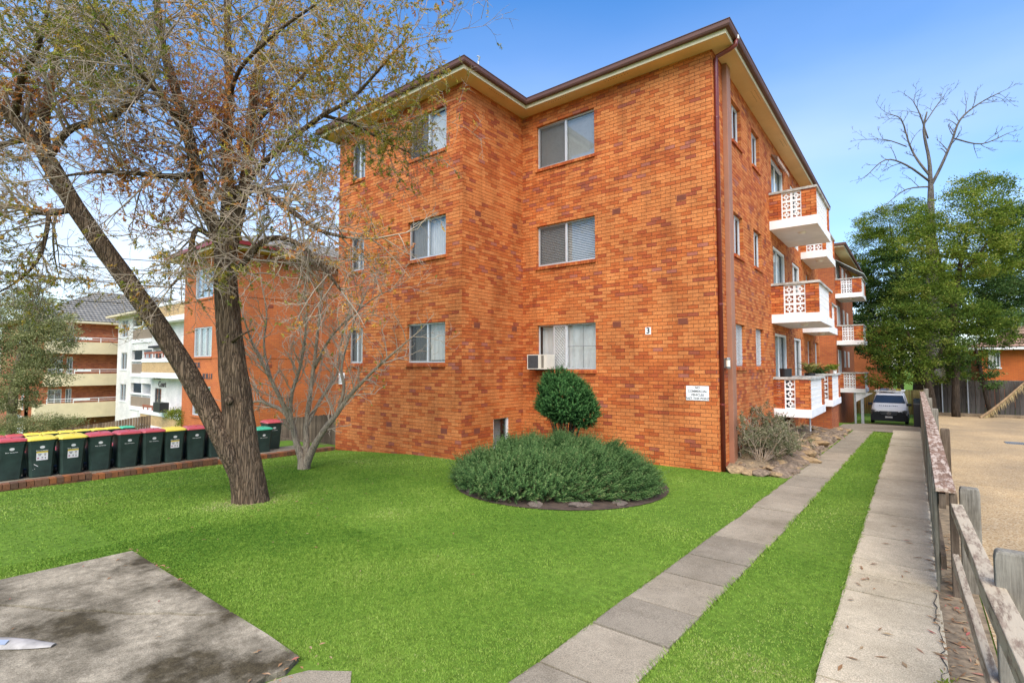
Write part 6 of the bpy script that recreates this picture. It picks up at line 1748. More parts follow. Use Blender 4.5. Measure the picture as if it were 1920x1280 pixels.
# dead tree standing tall behind
dead = thing('dead_tree', 'tall leafless dead tree with pale trunk rising above the green crowns', 'tree', px(1748, 760, 36))
gd = Grower(9)
cfg3 = dict(pts=[5, 4, 3], n=[3.0, 2.0, 0], t0=[.25, .3, 0], len=[.5, .5, 0], fwd=[1.1, 1.0, 0], lift=[.1, .1, 0], rad=[.5, .6, 0], curl=[.5, .6, .6], jit=[.14, .16, .2], up=[.1, .1, .1], rmin=.014, r1=.04, fwd0=1.0, lift0=.1)
DT = [[(1750, 770, 36, .75), (1750, 640, 36, .68), (1748, 540, 36, .58), (1746, 450, 36, .44), (1745, 380, 36, .33), (1745, 345, 36, .24), (1742, 300, 36, .17), (1732, 245, 36, .12), (1738, 210, 36, .07)],
      [(1745, 350, 36, .16), (1765, 310, 35.7, .14), (1785, 265, 35.4, .11), (1800, 225, 35.2, .09), (1835, 195, 35, .065), (1878, 172, 34.8, .03)],
      [(1744, 330, 36, .13), (1720, 300, 36.3, .11), (1705, 270, 36.6, .08), (1690, 225, 36.8, .06), (1670, 215, 37, .03)],
      [(1743, 340, 36, .12), (1700, 310, 35.5, .09), (1660, 300, 35.2, .06), (1625, 330, 35, .03)],
      [(1740, 260, 36, .08), (1725, 215, 36, .06), (1712, 190, 36, .03)],
      [(1790, 260, 35.4, .08), (1840, 270, 35.3, .06), (1890, 250, 35.2, .03)],
      [(1700, 275, 36.6, .06), (1660, 262, 36.8, .045), (1612, 262, 37, .02)],
      [(1750, 350, 36, .09), (1700, 355, 36, .06), (1660, 385, 35.5, .025)],
      [(1735, 230, 36, .06), (1755, 200, 36, .045), (1770, 180, 36, .02)]]
for l in DT:
    P, Q = limb_pts(l); Q = [q * (.62 if l[0][1] == 770 else .66) for q in Q]; P2, Q2 = smooth_line(P, Q, 4); mb = MB(); mb.tube(P2, Q2, 10, wob=lambda p, an, i: 1 + .08 * math.sin(3 * an + p.z * 2)); mb.build('trunk' if l[0][1] == 770 else 'limb', M['bark_dead'], dead, smooth=True)
    if l[0][1] != 770: gd.limb(P2, Q2, cfg3, every=.45, t0=.25, Lr=(.7, 1.7))
gd.emit('twigs', M['bark_dead'], dead)

# palm at the right edge
palm = thing('palm_tree', 'dark palm with drooping fronds at the right edge above the house', 'palm', px(1935, 775, 29))
def frond(mbf, p, an, L, up, droop, nl=26, w=.03, ll=.5):
    pts = []; d = Vector((math.cos(an), math.sin(an), up)).normalized(); q = Vector(p)
    for i in range(12):
        pts.append(q.copy()); d = (d + Vector((0, 0, -droop))).normalized(); q = q + d * L / 11
    for i in range(11):
        for k in range(3):
            a = pts[i].lerp(pts[i + 1], k / 3); ax = (pts[i + 1] - pts[i]).normalized(); sd = ax.cross(Vector((0, 0, 1))).normalized(); f = (i + k / 3) / 11; l2 = ll * math.sin(math.pi * (.12 + .85 * f)) ** .6
            for s_ in (-1, 1):
                tip = a + (ax * .55 + sd * s_ * .8 + Vector((0, 0, -.35))) * l2; wv = ax * w
                mbf.add([a - wv, a + wv, tip], [(0, 1, 2)], .2 + .6 * jr.random())
    return pts
mbf = MB(); mbr_ = MB(); pc = px(1935, 590, 29)
for i in range(26):
    an = i * 2.399; P = frond(mbf, pc, an, jr.uniform(2.4, 3.2), jr.uniform(-.2, 1.0), jr.uniform(.10, .18)); mbr_.tube(P, [.03 * (1 - i2 / 14) for i2 in range(12)], 4)
mbf.build('fronds', M['leaf_dark'], palm)['kind'] = 'stuff'; mbr_.build('frond_ribs', M['leaf_dark'], palm)['kind'] = 'stuff'
mb = MB(); mb.tube([px(1938, 785, 29), px(1936, 680, 29), px(1935, 590, 29)], [.22, .18, .2], 12); mb.build('trunk', M['bark_dark'], palm, smooth=True)

# far-left tree and bushes below it
clump_tree('tree', 'pale olive leafy tree at the left edge in front of the far red brick flats', px(30, 800, 24), [LB(30, 600, 24, 70, 46), LB(85, 640, 24, 52, 40), LB(10, 680, 24, 70, 44), LB(80, 700, 24, 52, 30), LB(20, 745, 23.5, 56, 26), LB(115, 610, 24, 30, 22), LB(-60, 620, 24, 60, 90), LB(60, 560, 24, 40, 20)],
           [(PT((20, 830, 24), (25, 740, 24), (40, 660, 24), (60, 600, 24)), [.2, .18, .13, .05]), (PT((30, 720, 24), (80, 690, 24), (120, 665, 24)), [.08, .06, .02]), (PT((38, 670, 24), (80, 635, 24), (118, 628, 24)), [.07, .05, .02])], M['leaf_olive'], .13, 44, 31, barkmat=M['bark_grey'], dens=2.6)
for i, (x, y, d, rx, ry, lb) in enumerate([(20, 796, 23, 44, 18, 'low grey green bush at the left edge behind the back row of bins'), (80, 792, 23.5, 40, 15, 'low bush in the middle behind the yellow bin lids'), (128, 794, 24, 30, 13, 'low bush beside the brown paling fence behind the bins')]):
    clump_tree('bush', lb, px(x, 815, d), [LB(x, y, d, rx, ry, .8)], [(PT((x, 825, d), (x, y, d)), [.05, .02])], M['leaf_olive'], .09, 60, 40 + i, 'bushes behind the bins', dens=4.0, cat='bush')
clump_tree('bush', 'small bright green climbing bush at the corner of the yellow brick band', px(350, 800, 25), [LB(350, 785, 25, 16, 20), LB(340, 770, 25, 20, 8), LB(330, 778, 25, 14, 8)], [(PT((352, 810, 25), (350, 780, 25)), [.03, .015])], attr_leaf('lime_leaf', [(0, (.1, .16, .02)), (.6, (.22, .28, .03)), (1, (.4, .36, .05))], .5, .3), .09, 50, 50, dens=5, cat='bush')
# ================================================================== TIMBER FENCE BESIDE THE DRIVEWAY
M['grey_post'] = wood_mat('weathered_grey_post', (0.29, 0.27, 0.225), (0.12, 0.11, 0.09), (16, 16, 1.0))
M['grey_paling'] = wood_mat('weathered_fence_board', (0.34, 0.32, 0.26), (0.13, 0.12, 0.095), (22, 22, 1.0))
M['cap_paint'] = wood_mat('peeling_cap_board', (0.27, 0.17, 0.12), (0.14, 0.085, 0.06), (20, 1.6, 20), (0.46, 0.37, 0.29), .52)
M['rail_paint'] = wood_mat('pale_weathered_rail', (0.36, 0.29, 0.215), (0.16, 0.105, 0.075), (20, 1.4, 20), (0.44, 0.37, 0.265), .48)
tf = thing('timber_fence', 'weathered timber fence with peeling capping boards beside the driveway', 'fence', (.22, 6.6, g(.2, 6.6)))
def capz(y): return float(np.interp(y, [2, 6.5, 11, 28], [.9, .90, 1.04, 1.0]))
fr = random.Random(4)
one = MB(); one.box(-.011, .011, -.05, .05, 0, 1.0); pal_me = one.mesh('paling', M['grey_paling'])
y = 6.56
while y < 28:
    zb = g(.1, y) + fr.uniform(-.02, .08); zt = capz(y) - .045
    o = link_mesh('paling', pal_me, tf, loc=(.122 + fr.uniform(-.008, .008), y, zb), rz=fr.uniform(-.06, .06)); o['rnd'] = fr.uniform(.05, 1); o.scale = (1, fr.uniform(.85, 1.0), zt - zb); o.rotation_euler[0] = fr.uniform(-.012, .012)
    y += .118 if y < 20 else .13
# capping boards
caps = [(6.42, 11.0), (11.012, 16.2), (16.21, 22.0), (22.01, 28.0)]
for (a, b) in caps:
    mb = MB(); za, zb = capz(a), capz(b)
    mb.add([(.115, a, za - .04), (.265, a, za - .04), (.26, b, zb - .04), (.11, b, zb - .04), (.115, a, za), (.265, a, za - .006), (.26, b, zb - .004), (.11, b, zb)], [(0, 3, 2, 1), (4, 5, 6, 7), (0, 1, 5, 4), (1, 2, 6, 5), (2, 3, 7, 6), (3, 0, 4, 7)])
    mb.build('capping_board', M['cap_paint'], tf, bevel=.004)
# top and bottom stringers behind the palings
mb = MB(); mb.add([(.14, 6.45, .70), (.19, 6.45, .70), (.19, 28, .75), (.14, 28, .75), (.14, 6.45, .84), (.19, 6.45, .84), (.19, 28, .9), (.14, 28, .9)], [(0, 3, 2, 1), (4, 5, 6, 7), (0, 1, 5, 4), (1, 2, 6, 5), (2, 3, 7, 6), (3, 0, 4, 7)]); mb.build('stringer', M['paling_dark'], tf)
mb = MB(); mb.add([(.14, 6.5, .12), (.18, 6.5, .12), (.18, 28, -.1), (.14, 28, -.1), (.14, 6.5, .24), (.18, 6.5, .24), (.18, 28, .05), (.14, 28, .05)], [(0, 3, 2, 1), (4, 5, 6, 7), (0, 1, 5, 4), (1, 2, 6, 5), (2, 3, 7, 6), (3, 0, 4, 7)]); mb.build('stringer', M['paling_dark'], tf)
# posts (notched round-top old hardwood)
def post(x, y, zt, w=.15, d=.1, mat='grey_post', lean=0.0):
    mb = MB(); z0 = g(x, y) - .1; vs = []
    prof = [(z0, 1, 0), (zt - .05, 1, lean), (zt - .015, .94, lean), (zt, .8, lean)]
    for (z, s_, o_) in prof:
        for (p, q) in ((-1, -1), (1, -1), (1, 1), (-1, 1)): vs.append((x + p * w / 2 * s_ + o_, y + q * d / 2 * s_, z))
    fs = [(i * 4 + j, i * 4 + (j + 1) % 4, (i + 1) * 4 + (j + 1) % 4, (i + 1) * 4 + j) for i in range(3) for j in range(4)] + [(12, 13, 14, 15)]
    mb.add(vs, fs); mb.build('post', M[mat], tf, bevel=.006)
post(.40, 4.0, 1.03, .17, .09); post(.375, 6.72, .88, .15, .12); post(.35, 11.05, 1.04, .12, .12, 'paling_dark'); post(.34, 16.3, 1.03, .13, .12); post(.335, 22.0, 1.02, .13, .12); post(.33, 28.0, 1.12, .15, .12); post(.42, 1.4, 1.0, .17, .1)
post(.245, 6.5, .86, .06, .1, 'paling_dark')
# post-and-rail stretch nearest the camera
def rail(p, q, w, h, name='rail', mat='rail_paint'):
    mb = MB(); p, q = Vector(p), Vector(q); n = 6; vs = []
    for i in range(n + 1):
        c = p.lerp(q, i / n); jx, jz = fr.uniform(-.003, .003), fr.uniform(-.003, .003)
        for (a, b) in ((-1, -1), (1, -1), (1, 1), (-1, 1)): vs.append((c.x + a * w / 2 + jx, c.y, c.z + b * h / 2 + jz))
    fs = [(i * 4 + j, (i + 1) * 4 + j, (i + 1) * 4 + (j + 1) % 4, i * 4 + (j + 1) % 4) for i in range(n) for j in range(4)] + [(0, 1, 2, 3), (n * 4 + 3, n * 4 + 2, n * 4 + 1, n * 4)]
    mb.add(vs, fs); mb.build(name, M[mat], tf, bevel=.005)
rail((.265, 6.45, .71), (.305, 4.12, .765), .085, .10); rail((.305, 4.108, .775), (.40, 1.2, .82), .10, .11)
rail((.24, 6.4, .25), (.31, 3.6, .25), .05, .12); rail((.31, 3.59, .25), (.39, 1.2, .27), .05, .12)
# fallen leaves and twigs along the fence foot
mb = MB(); lt_ = random.Random(8)
for i in range(420):
    x, y = lt_.uniform(.08, .34) if lt_.random() < .8 else lt_.uniform(-.55, .4), 2.0 + 7 * lt_.random() ** 1.3; an = lt_.uniform(0, 6.28); L = lt_.uniform(.02, .06); w = L * lt_.uniform(.12, .3); z = g(x, y) + (.03 if x < .1 else .016)
    c, s_ = math.cos(an), math.sin(an)
    mb.add([(x - c * L, y - s_ * L, z), (x + s_ * w, y - c * w, z + .008 * lt_.random()), (x + c * L, y + s_ * L, z + .004), (x - s_ * w, y + c * w, z + .01 * lt_.random())], [(0, 1, 2, 3)], lt_.random() * .98 + .01)
lm = attr_leaf('dry_leaf_litter', [(0, (.30, .16, .07)), (.5, (.22, .13, .07)), (.8, (.36, .27, .15)), (1, (.34, .08, .07))], .8, 0)
lo = mb.build('leaf_litter', lm); tag(lo, 'dry fallen leaves along the foot of the timber fence', 'leaf litter', kind='stuff')
# leaves on the slab and lawn edge
mb = MB()
for i in range(70):
    x, y = lt_.choice([(lt_.uniform(-7, -3.4), lt_.uniform(.4, 2.05)), (lt_.uniform(-3.55, -3.3), lt_.uniform(1.5, 2.3)), (lt_.uniform(-7.1, -5.2), 2.05 + lt_.uniform(-.03, .03))]); an = lt_.uniform(0, 6.28); L = lt_.uniform(.012, .032); w = L * lt_.uniform(.2, .4); z = g(x, y) + .052; c, s_ = math.cos(an), math.sin(an)
    mb.add([(x - c * L, y - s_ * L, z), (x + s_ * w, y - c * w, z + .004), (x + c * L, y + s_ * L, z + .003), (x - s_ * w, y + c * w, z + .006)], [(0, 1, 2, 3)], lt_.random() * .98 + .01)
lo = mb.build('leaf_litter', lm); tag(lo, 'few scattered dry leaves on the stained concrete slab', 'leaf litter', kind='stuff')
mb = MB()
for i in range(150):
    an = lt_.uniform(0, 6.28); rr_ = abs(lt_.gauss(0, 2.2)); x, y = -8.4 + rr_ * math.cos(an), 4.2 + rr_ * math.sin(an)
    if x < -13.7 or y < 2.2 or y > 9.0 or x > -3.5: continue
    an = lt_.uniform(0, 6.28); L = lt_.uniform(.014, .034); w = L * lt_.uniform(.2, .4); z = g(x, y) + .018; c, s_ = math.cos(an), math.sin(an)
    mb.add([(x - c * L, y - s_ * L, z), (x + s_ * w, y - c * w, z + .006), (x + c * L, y + s_ * L, z + .004), (x - s_ * w, y + c * w, z + .008)], [(0, 1, 2, 3)], lt_.random() * .98 + .01)
lo = mb.build('leaf_litter', lm); tag(lo, 'few small fallen leaves on the lawn under the leaning tree', 'leaf litter', kind='stuff')
# tiny weed in the path crack
weed = thing('weed', 'tiny bright green weed in the crack by the fence foot', 'weed', (.12, 4.55, g(.12, 4.55)))
n_ = 40; C_ = np.stack([.12 + nrng.normal(0, .03, n_), 4.55 + nrng.normal(0, .04, n_), np.full(n_, g(.12, 4.55) + .03)], 1); leaf_soup('leaves', C_, nrng.normal(size=(n_, 3)) + np.array([0, 0, 1.0]), nrng.uniform(.02, .045, n_), nrng.uniform(.005, .009, n_), M['leaf_green'], weed, nrng.uniform(.5, 1, n_))
# crack along the right edge of the path
mb = MB(); y = 2.2; x = .085
while y < 6.4:
    ny = y + fr.uniform(.05, .12); nx = .085 + fr.uniform(-.02, .02) + .012 * math.sin(y * 3); w = fr.uniform(.002, .006)
    mb.add([(x - w, y, g(x, y) + .0315), (x + w, y, g(x, y) + .0315), (nx + w, ny, g(nx, ny) + .0315), (nx - w, ny, g(nx, ny) + .0315)], [(0, 1, 2, 3)]); x, y = nx, ny
tag(mb.build('path_crack', M['crack']), kind='structure')
# steel drain grates in the car park
def grate(x0, x1, y0, y1, lb):
    t = thing('drain_grate', lb, 'drain', ((x0 + x1) / 2, (y0 + y1) / 2, g(x0, y0)))
    mb = MB(); z = g((x0 + x1) / 2, (y0 + y1) / 2) + .018; mb.box(x0, x1, y0, y1, z - .02, z); mb.build('pit', M['dark'], t)
    mb = MB(); n = max(4, int((x1 - x0) / .05))
    for i in range(n): a = x0 + (x1 - x0) * i / n; mb.box(a, a + .02, y0, y1, z + .001, z + .008)
    for yy in (y0, (y0 + y1) / 2, y1 - .02): mb.box(x0, x1, yy, yy + .02, z + .0015, z + .0085)
    mb.build('bars', M['steel'], t)
grate(.55, 2.6, 6.15, 6.32, 'long steel drain grate crossing the gravel behind the near post'); grate(2.2, 3.3, 22.6, 23.2, 'small steel drain grate out in the gravel car park')

# ================================================================== BACK FENCE, KERB, HOUSE
M['fence_grey'] = wood_mat('dark_grey_board', (0.115, 0.105, 0.10), (0.05, 0.046, 0.044), (10, 10, .8))
bf = thing('board_fence', 'tall dark grey board fence at the back of the car park', 'fence', (4, 38, g(4, 38)))
one = MB(); one.box(0, .19, -.012, .012, 0, 1); bd_me = one.mesh('board', M['fence_grey'])
for i in range(78):
    x = .62 + i * .196; o = link_mesh('board', bd_me, bf, loc=(x, 38.4 + (i % 2) * .02, g(x, 38) - .05)); o['rnd'] = fr.uniform(.1, 1); o.scale = (1, 1, 2.0 + fr.uniform(-.02, .02))
for k, x in enumerate((1.15, 2.25, 5.2, 8.2, 11.2)):
    mb = MB(); mb.tube([(x, 38.33, g(x, 38)), (x, 38.33, g(x, 38) + 2.0)], .035, 8); mb.build('steel_post', M['steel'], bf)
mb = MB(); mb.box(.6, 16, 38.43, 38.47, g(6, 38) + .4, g(6, 38) + .5); mb.box(.6, 16, 38.43, 38.47, g(6, 38) + 1.5, g(6, 38) + 1.6); mb.build('rail', M['fence_grey'], bf)
mb = MB()
for i in range(12):
    x0 = .7 + i * 1.3; x1 = x0 + 1.29
    mb.add([(x0, 37.5, g(x0, 37.5)), (x1, 37.5, g(x1, 37.5)), (x1, 37.7, g(x1, 37.5)), (x0, 37.7, g(x0, 37.5)), (x0, 37.5, g(x0, 37.5) + .16), (x1, 37.5, g(x1, 37.5) + .16), (x1, 37.7, g(x1, 37.5) + .17), (x0, 37.7, g(x0, 37.5) + .17)], [(4, 5, 6, 7), (0, 1, 5, 4), (1, 2, 6, 5), (2, 3, 7, 6), (3, 0, 4, 7)])
tag(mb.build('timber_kerb', M['paling_old']), 'timber sleeper kerb along the far end of the gravel car park', 'kerb')
sheet('planting_strip', np.arange(.6, 16, 1.0), [37.7, 38.0, 38.3], .10, M['mulch'])
# side paling fence behind the van
paling_fence('yellow brown paling fence behind the white van', (-5.5, 46.2), (.4, 46.2), .30, .42, 1.75, wood_mat('lichen_paling', (0.27, 0.23, 0.10), (0.12, 0.095, 0.04), (10, 10, .8)), .14)
paling_fence('side paling fence beyond the end of the timber fence', (.3, 46.1), (.28, 28.3), .35, .75, 1.7, M['paling_old'], .14)
mb = MB(); mb.box(-.15, .22, 33.5, 39.5, -1.3, .15); tag(mb.build('dark_screen_board', M['black'], bevel=.02), 'dark sheet leaning on the fence beside the van', 'board')

# dead palm frond leaning on the fence
df = thing('palm_frond', 'dry brown fallen palm frond leaning on the grey fence', 'frond', px(1838, 783, 27.0))
mb = MB(); P = [px(1838, 783, 27.0), px(1860, 768, 27.0), px(1885, 748, 27.1), px(1908, 728, 27.2), px(1940, 700, 27.3)]
P2, Q2 = smooth_line(P, [.07, .06, .05, .04, .03], 6); mb.tube(P2, Q2, 7); mb.build('rib', simple('dry_rib', (0.26, 0.17, 0.085), .9, var=.3), df)
mb = MB()
for i in range(len(P2) - 1):
    for k in range(9):
        a = P2[i].lerp(P2[i + 1], k / 9); L = fr.uniform(.25, .5); d = Vector((fr.uniform(-.1, .35), fr.uniform(-.3, .3), -1)).normalized(); ax = (P2[i + 1] - P2[i]).normalized() * .016
        mb.add([a - ax, a + ax, a + d * L + ax * 1.5], [(0, 1, 2)], fr.random())
        mb.add([a - ax, a + ax, a + (d + Vector((.3, 0, 1.2))).normalized() * L * .25], [(0, 1, 2)], fr.random())
mb.build('dry_leaflets', attr_leaf('dry_leaflet', [(0, (.22, .145, .06)), (.6, (.36, .26, .12)), (1, (.50, .40, .20))], .8, .1), df)['kind'] = 'stuff'

# orange brick house behind the fence at the right edge
hs = thing('brick_house', 'single storey orange brick house with tiled roof behind the grey fence', 'house', (9, 52, 0))
hd_ = 36.0
a = px(1842, 705, hd_); b = px(2060, 705, hd_ + 2)
hx, hy = a.x, a.y; zf = CAM_Z + (687 - 712) / 967 * hd_; ze = CAM_Z + (687 - 655) / 967 * hd_
Oh = (hx, hy); oph = [(.35, .95, ze - 1.25, ze - .05), (7.1, 8.1, zf + .1, ze - .55)]
M['brick_house'] = brick_tex('brick_house_orange', (0.60, 0.155, 0.03), (0.53, 0.125, 0.027), (0.36, 0.1, 0.035))
walls(hs, Oh, 0, 14, zf - 2.5, ze + .1, oph, M['brick_house'])
plain_window(hs, Oh, 0, *oph[0], panes=3, frame=M['white'])
mb = MB(); mb.fbox(Oh, 0, 7.12, 8.08, -.1, -.06, zf + .1, ze - .55); dr = mb.build('door', M['white'], hs)
mb = MB(); mb.fbox(Oh, 0, 7.22, 7.27, -.06, -.02, zf + .9, zf + 1.05); mb.build('handle', M['alu_dark'], dr)
mb = MB(); mb.fbox(Oh, 0, -.05, 14, .0, .14, zf - .25, zf - .02); mb.build('plinth_slab', M['path'], hs)
mb = MB(); mb.tube([(hx + 2.55, hy - .07, zf), (hx + 2.55, hy - .07, ze)], .05, 8); mb.build('downpipe', M['alu_dark'], hs)
mb = MB(); mb.box(hx, hx + .2, hy + .2, hy + 9, zf - 2.5, ze + .1); mb.build('flank_wall', M['brick_house'], hs)
rf = tiled_hip(hs, hx - .8, hx + 15, hy - .8, hy + 10, ze + .12, .48, M['tile_terra'])
mb = MB(); mb.box(hx - .8, hx + 15, hy - .8, hy + 10, ze - .04, ze + .11); mb.build('eave', M['white'], rf)
# pale rendered outbuilding seen between the trunks, and the orange flats far behind
ob = thing('outbuilding', 'pale cream rendered outbuilding glimpsed between the tree trunks', 'building', px(1800, 700, 44))
mb = MB(); c = px(1800, 700, 44); mb.box(c.x - 3.0, c.x + 3.2, c.y, c.y + 4, c.z - 3, c.z + 2.2); w_ = mb.build('wall', M['cream'], ob)
mb = MB(); mb.box(c.x - 3.3, c.x + 3.5, c.y - .3, c.y + 4.3, c.z + 2.21, c.z + 2.4); mb.build('roof', M['tile_grey'], ob)
ff = thing('apartment_building', 'bright orange brick flats far behind the driveway end', 'building', px(1630, 730, 52))
c = px(1640, 690, 52); mb = MB(); mb.box(c.x - 9, c.x + 1.2, c.y, c.y + 8, c.z - 8, c.z + 4.2); mb.build('wall', M['brick_orange'], ff)
mb = MB(); mb.tube([(c.x - 2.6, c.y - .1, c.z - 4), (c.x - 2.6, c.y - .1, c.z + 4)], .08, 8); mb.build('downpipe', M['white'], ff)
mb = MB(); hip(mb, c.x - 9.6, c.x + 1.8, c.y - .6, c.y + 8.6, c.z + 4.21, .4); mb.build('roof', M['tile_grey'], ff)

# ================================================================== WHITE VAN
def van():
    vx, vy = -1.42, 40.6; z0 = g(vx, vy) + .02
    t = thing('van', 'white delivery van with black bumper and roof rack parked facing the street', 'van', (vx, vy, z0))
    W = .955
    paint = simple('van_white_paint', (0.86, 0.86, 0.85), .5, var=.02); trim = simple('van_black_trim', (0.022, 0.023, 0.025), .45, var=.1)
    # body: cross sections along the length (y from nose to tail): (y, zlow, zwaist, ztop, half width low, half width top)
    secs = [(0.0, .38, .62, .86, .80, .72), (.10, .32, .68, .98, .90, .82), (.45, .30, .80, 1.10, .95, .88), (.95, .30, .90, 1.20, .955, .90), (1.15, .30, .95, 1.28, .955, .88), (1.75, .30, 1.0, 1.80, .955, .76), (2.0, .30, 1.0, 1.88, .955, .76), (3.4, .30, 1.0, 1.91, .955, .77), (4.85, .32, 1.0, 1.88, .95, .76), (5.0, .40, 1.0, 1.80, .90, .72)]
    mb = MB(); vs = []; n = 10
    for (y, zl, zw, zt, wl_, wt) in secs:
        ring_ = [(-wl_ * .92, zl), (wl_ * .92, zl), (wl_, zl + .1), (wl_, zw), (lerp(wl_, wt, .35), lerp(zw, zt, .4)), (wt, zt - .08), (wt * .86, zt), (-wt * .86, zt), (-wt, zt - .08), (-lerp(wl_, wt, .35), lerp(zw, zt, .4)), (-wl_, zw), (-wl_, zl + .1)]
        for (x, z) in ring_: vs.append((vx + x, vy + y, z0 + z))
    n = 12
    fs = [(i * n + j, i * n + (j + 1) % n, (i + 1) * n + (j + 1) % n, (i + 1) * n + j) for i in range(len(secs) - 1) for j in range(n)] + [tuple(range(n))[::-1], tuple((len(secs) - 1) * n + j for j in range(n))]
    mb.add(vs, fs); mb.build('body', paint, t, bevel=.02)
    # windscreen: proud of the raked front between bonnet and roof
    def ws(x, s_, e=.012):
        p = Vector((0, 1.15, 1.28)).lerp(Vector((0, 1.75, 1.80)), s_); return (vx + x * lerp(.86, .72, s_), vy + p.y - e * 1.2, z0 + p.z + e)
    mb = MB(); mb.add([ws(-1, .02), ws(1, .02), ws(.97, .93), ws(-.97, .93)], [(0, 1, 2, 3)])
    mg, nt, b = new_mat('windscreen_glass'); b.inputs['Base Color'].default_value = (.03, .034, .036, 1); b.inputs['Roughness'].default_value = .06; b.inputs['Specular IOR Level'].default_value = .9
    mb.build('windscreen', mg, t)
    mb = MB(); mb.add([(vx - .92, vy - .035, z0 + .22), (vx + .92, vy - .035, z0 + .22), (vx + .95, vy - .03, z0 + .52), (vx + .80, vy - .03, z0 + .80), (vx - .80, vy - .03, z0 + .80), (vx - .95, vy - .03, z0 + .52), (vx - .97, vy + .5, z0 + .22), (vx + .97, vy + .5, z0 + .22), (vx + .97, vy + .5, z0 + .52), (vx - .97, vy + .5, z0 + .52)],
                      [(0, 1, 2, 5), (5, 2, 3, 4), (1, 7, 8, 2), (6, 0, 5, 9), (0, 6, 7, 1), (2, 8, 3), (4, 9, 5)]); mb.build('bumper', trim, t)
    mb = MB(); mb.add([(vx - .50, vy - .045, z0 + .70), (vx - .40, vy - .05, z0 + .57), (vx + .40, vy - .05, z0 + .57), (vx + .50, vy - .045, z0 + .70), (vx + .47, vy - .03, z0 + .84), (vx - .47, vy - .03, z0 + .84)], [(0, 1, 2, 3, 4, 5)]); gr = mb.build('grille', M['black'], t)
    mb = MB()
    for z, w_ in ((.63, .40), (.71, .45), (.78, .44)): mb.box(vx - w_, vx + w_, vy - .058, vy - .046, z0 + z, z0 + z + .022)
    mb.build('grille_bar', simple('grille_grey', (.22, .23, .24), .35, .5), gr)
    chrome = simple('chrome', (.75, .76, .78), .15, .9, .02)
    mb = MB(); c = (vx, vy - .068, z0 + .715)
    for k in range(20):
        a0, a1 = k / 20 * 6.283, (k + 1) / 20 * 6.283; mb.bar((c[0] + .095 * math.cos(a0), c[1], c[2] + .095 * math.sin(a0)), (c[0] + .095 * math.cos(a1), c[1], c[2] + .095 * math.sin(a1)), .014, .014, up=(0, 1, 0))
    for k in range(3):
        an = R(90 + 120 * k); mb.bar(c, (c[0] + .09 * math.cos(an), c[1], c[2] + .09 * math.sin(an)), .02, .012, up=(0, 1, 0))
    mb.build('star_emblem', chrome, gr)
    for s_ in (-1, 1):
        mb = MB(); mb.add([(vx + s_ * .52, vy - .035, z0 + .66), (vx + s_ * .90, vy + .02, z0 + .70), (vx + s_ * .945, vy + .20, z0 + .90), (vx + s_ * .80, vy + .05, z0 + .92), (vx + s_ * .55, vy - .02, z0 + .80)], [(0, 1, 2, 3, 4) if s_ > 0 else (4, 3, 2, 1, 0)])
        hl = mb.build('headlight', simple('headlight_lens', (.16, .165, .17), .1, .3), t)
        mb = MB(); mb.lathe((vx + s_ * .70, vy - .03, z0 + .77), [(0, 0), (.05, 0), (.05, .02)], 12); mb.build('lamp', chrome, hl)
        mb = MB(); mb.box(vx + s_ * 1.02 - .13, vx + s_ * 1.02 + .13, vy + 1.15, vy + 1.27, z0 + 1.13, z0 + 1.30); mb.build('mirror', trim, t, bevel=.03)
        for yy in (.85, 4.1):
            mb = MB(); mb.tube([(vx + s_ * .80, vy + yy, z0 + .33), (vx + s_ * .985, vy + yy, z0 + .33)], .33, 20); wh = mb.build('wheel', M['black'], t)
            mb = MB(); mb.tube([(vx + s_ * .98, vy + yy, z0 + .33), (vx + s_ * .995, vy + yy, z0 + .33)], .2, 16); mb.build('hub_cap', M['steel'], wh)
        mb = MB(); mb.add([(vx + s_ * .935, vy + 1.35, z0 + 1.1), (vx + s_ * .935, vy + 2.3, z0 + 1.1), (vx + s_ * .80, vy + 2.3, z0 + 1.7), (vx + s_ * .81, vy + 1.75, z0 + 1.68)], [(0, 1, 2, 3) if s_ > 0 else (3, 2, 1, 0)]); mb.build('side_window', mg, t)
    mb = MB(); mb.box(vx - .19, vx + .19, vy - .062, vy - .051, z0 + .42, z0 + .52); pl = mb.build('number_plate', M['sticker'], t)
    # bonnet lettering (too far to read): a row of small dark marks
    mb = MB()
    for k, w_ in enumerate([.05, .03, .05, .06, .04, .06, .03, .05, .06, .04]):
        x = vx - .5 + k * .1; yb = .5; zz = 1.125; mb.add([(x, vy + yb, z0 + zz + .008), (x + w_, vy + yb, z0 + zz + .008), (x + w_, vy + yb + .16, z0 + zz + .04), (x, vy + yb + .16, z0 + zz + .04)], [(0, 1, 2, 3)])
    mb.build('bonnet_lettering', gry, t)
    rk = None
    for yy in (2.0, 3.2, 4.4):
        mb = MB(); mb.tube([(vx - .82, vy + yy, z0 + 2.03), (vx + .82, vy + yy, z0 + 2.03)], .025, 8)
        for s_ in (-1, 1): mb.bar((vx + s_ * .68, vy + yy, z0 + 1.86), (vx + s_ * .7, vy + yy, z0 + 2.03), .05, .04, up=(0, 1, 0))
        rk = mb.build('roof_bar', M['alu'], t)
    mb = MB(); mb.box(vx - .55, vx - .1, vy + 2.1, vy + 4.5, z0 + 2.06, z0 + 2.13); mb.build('ladder', simple('blue_grey', (.16, .19, .28), .5), rk)
    mb = MB(); mb.box(vx + .35, vx + .62, vy + 2.0, vy + 2.9, z0 + 2.06, z0 + 2.2); mb.build('roof_load', simple('yellow_load', (.5, .4, .05), .6), rk)
    mb = MB(); mb.box(vx - .05, vx + .3, vy + 2.0, vy + 4.4, z0 + 2.06, z0 + 2.12); mb.build('plank_load', M['rail_paint'], rk)
van()

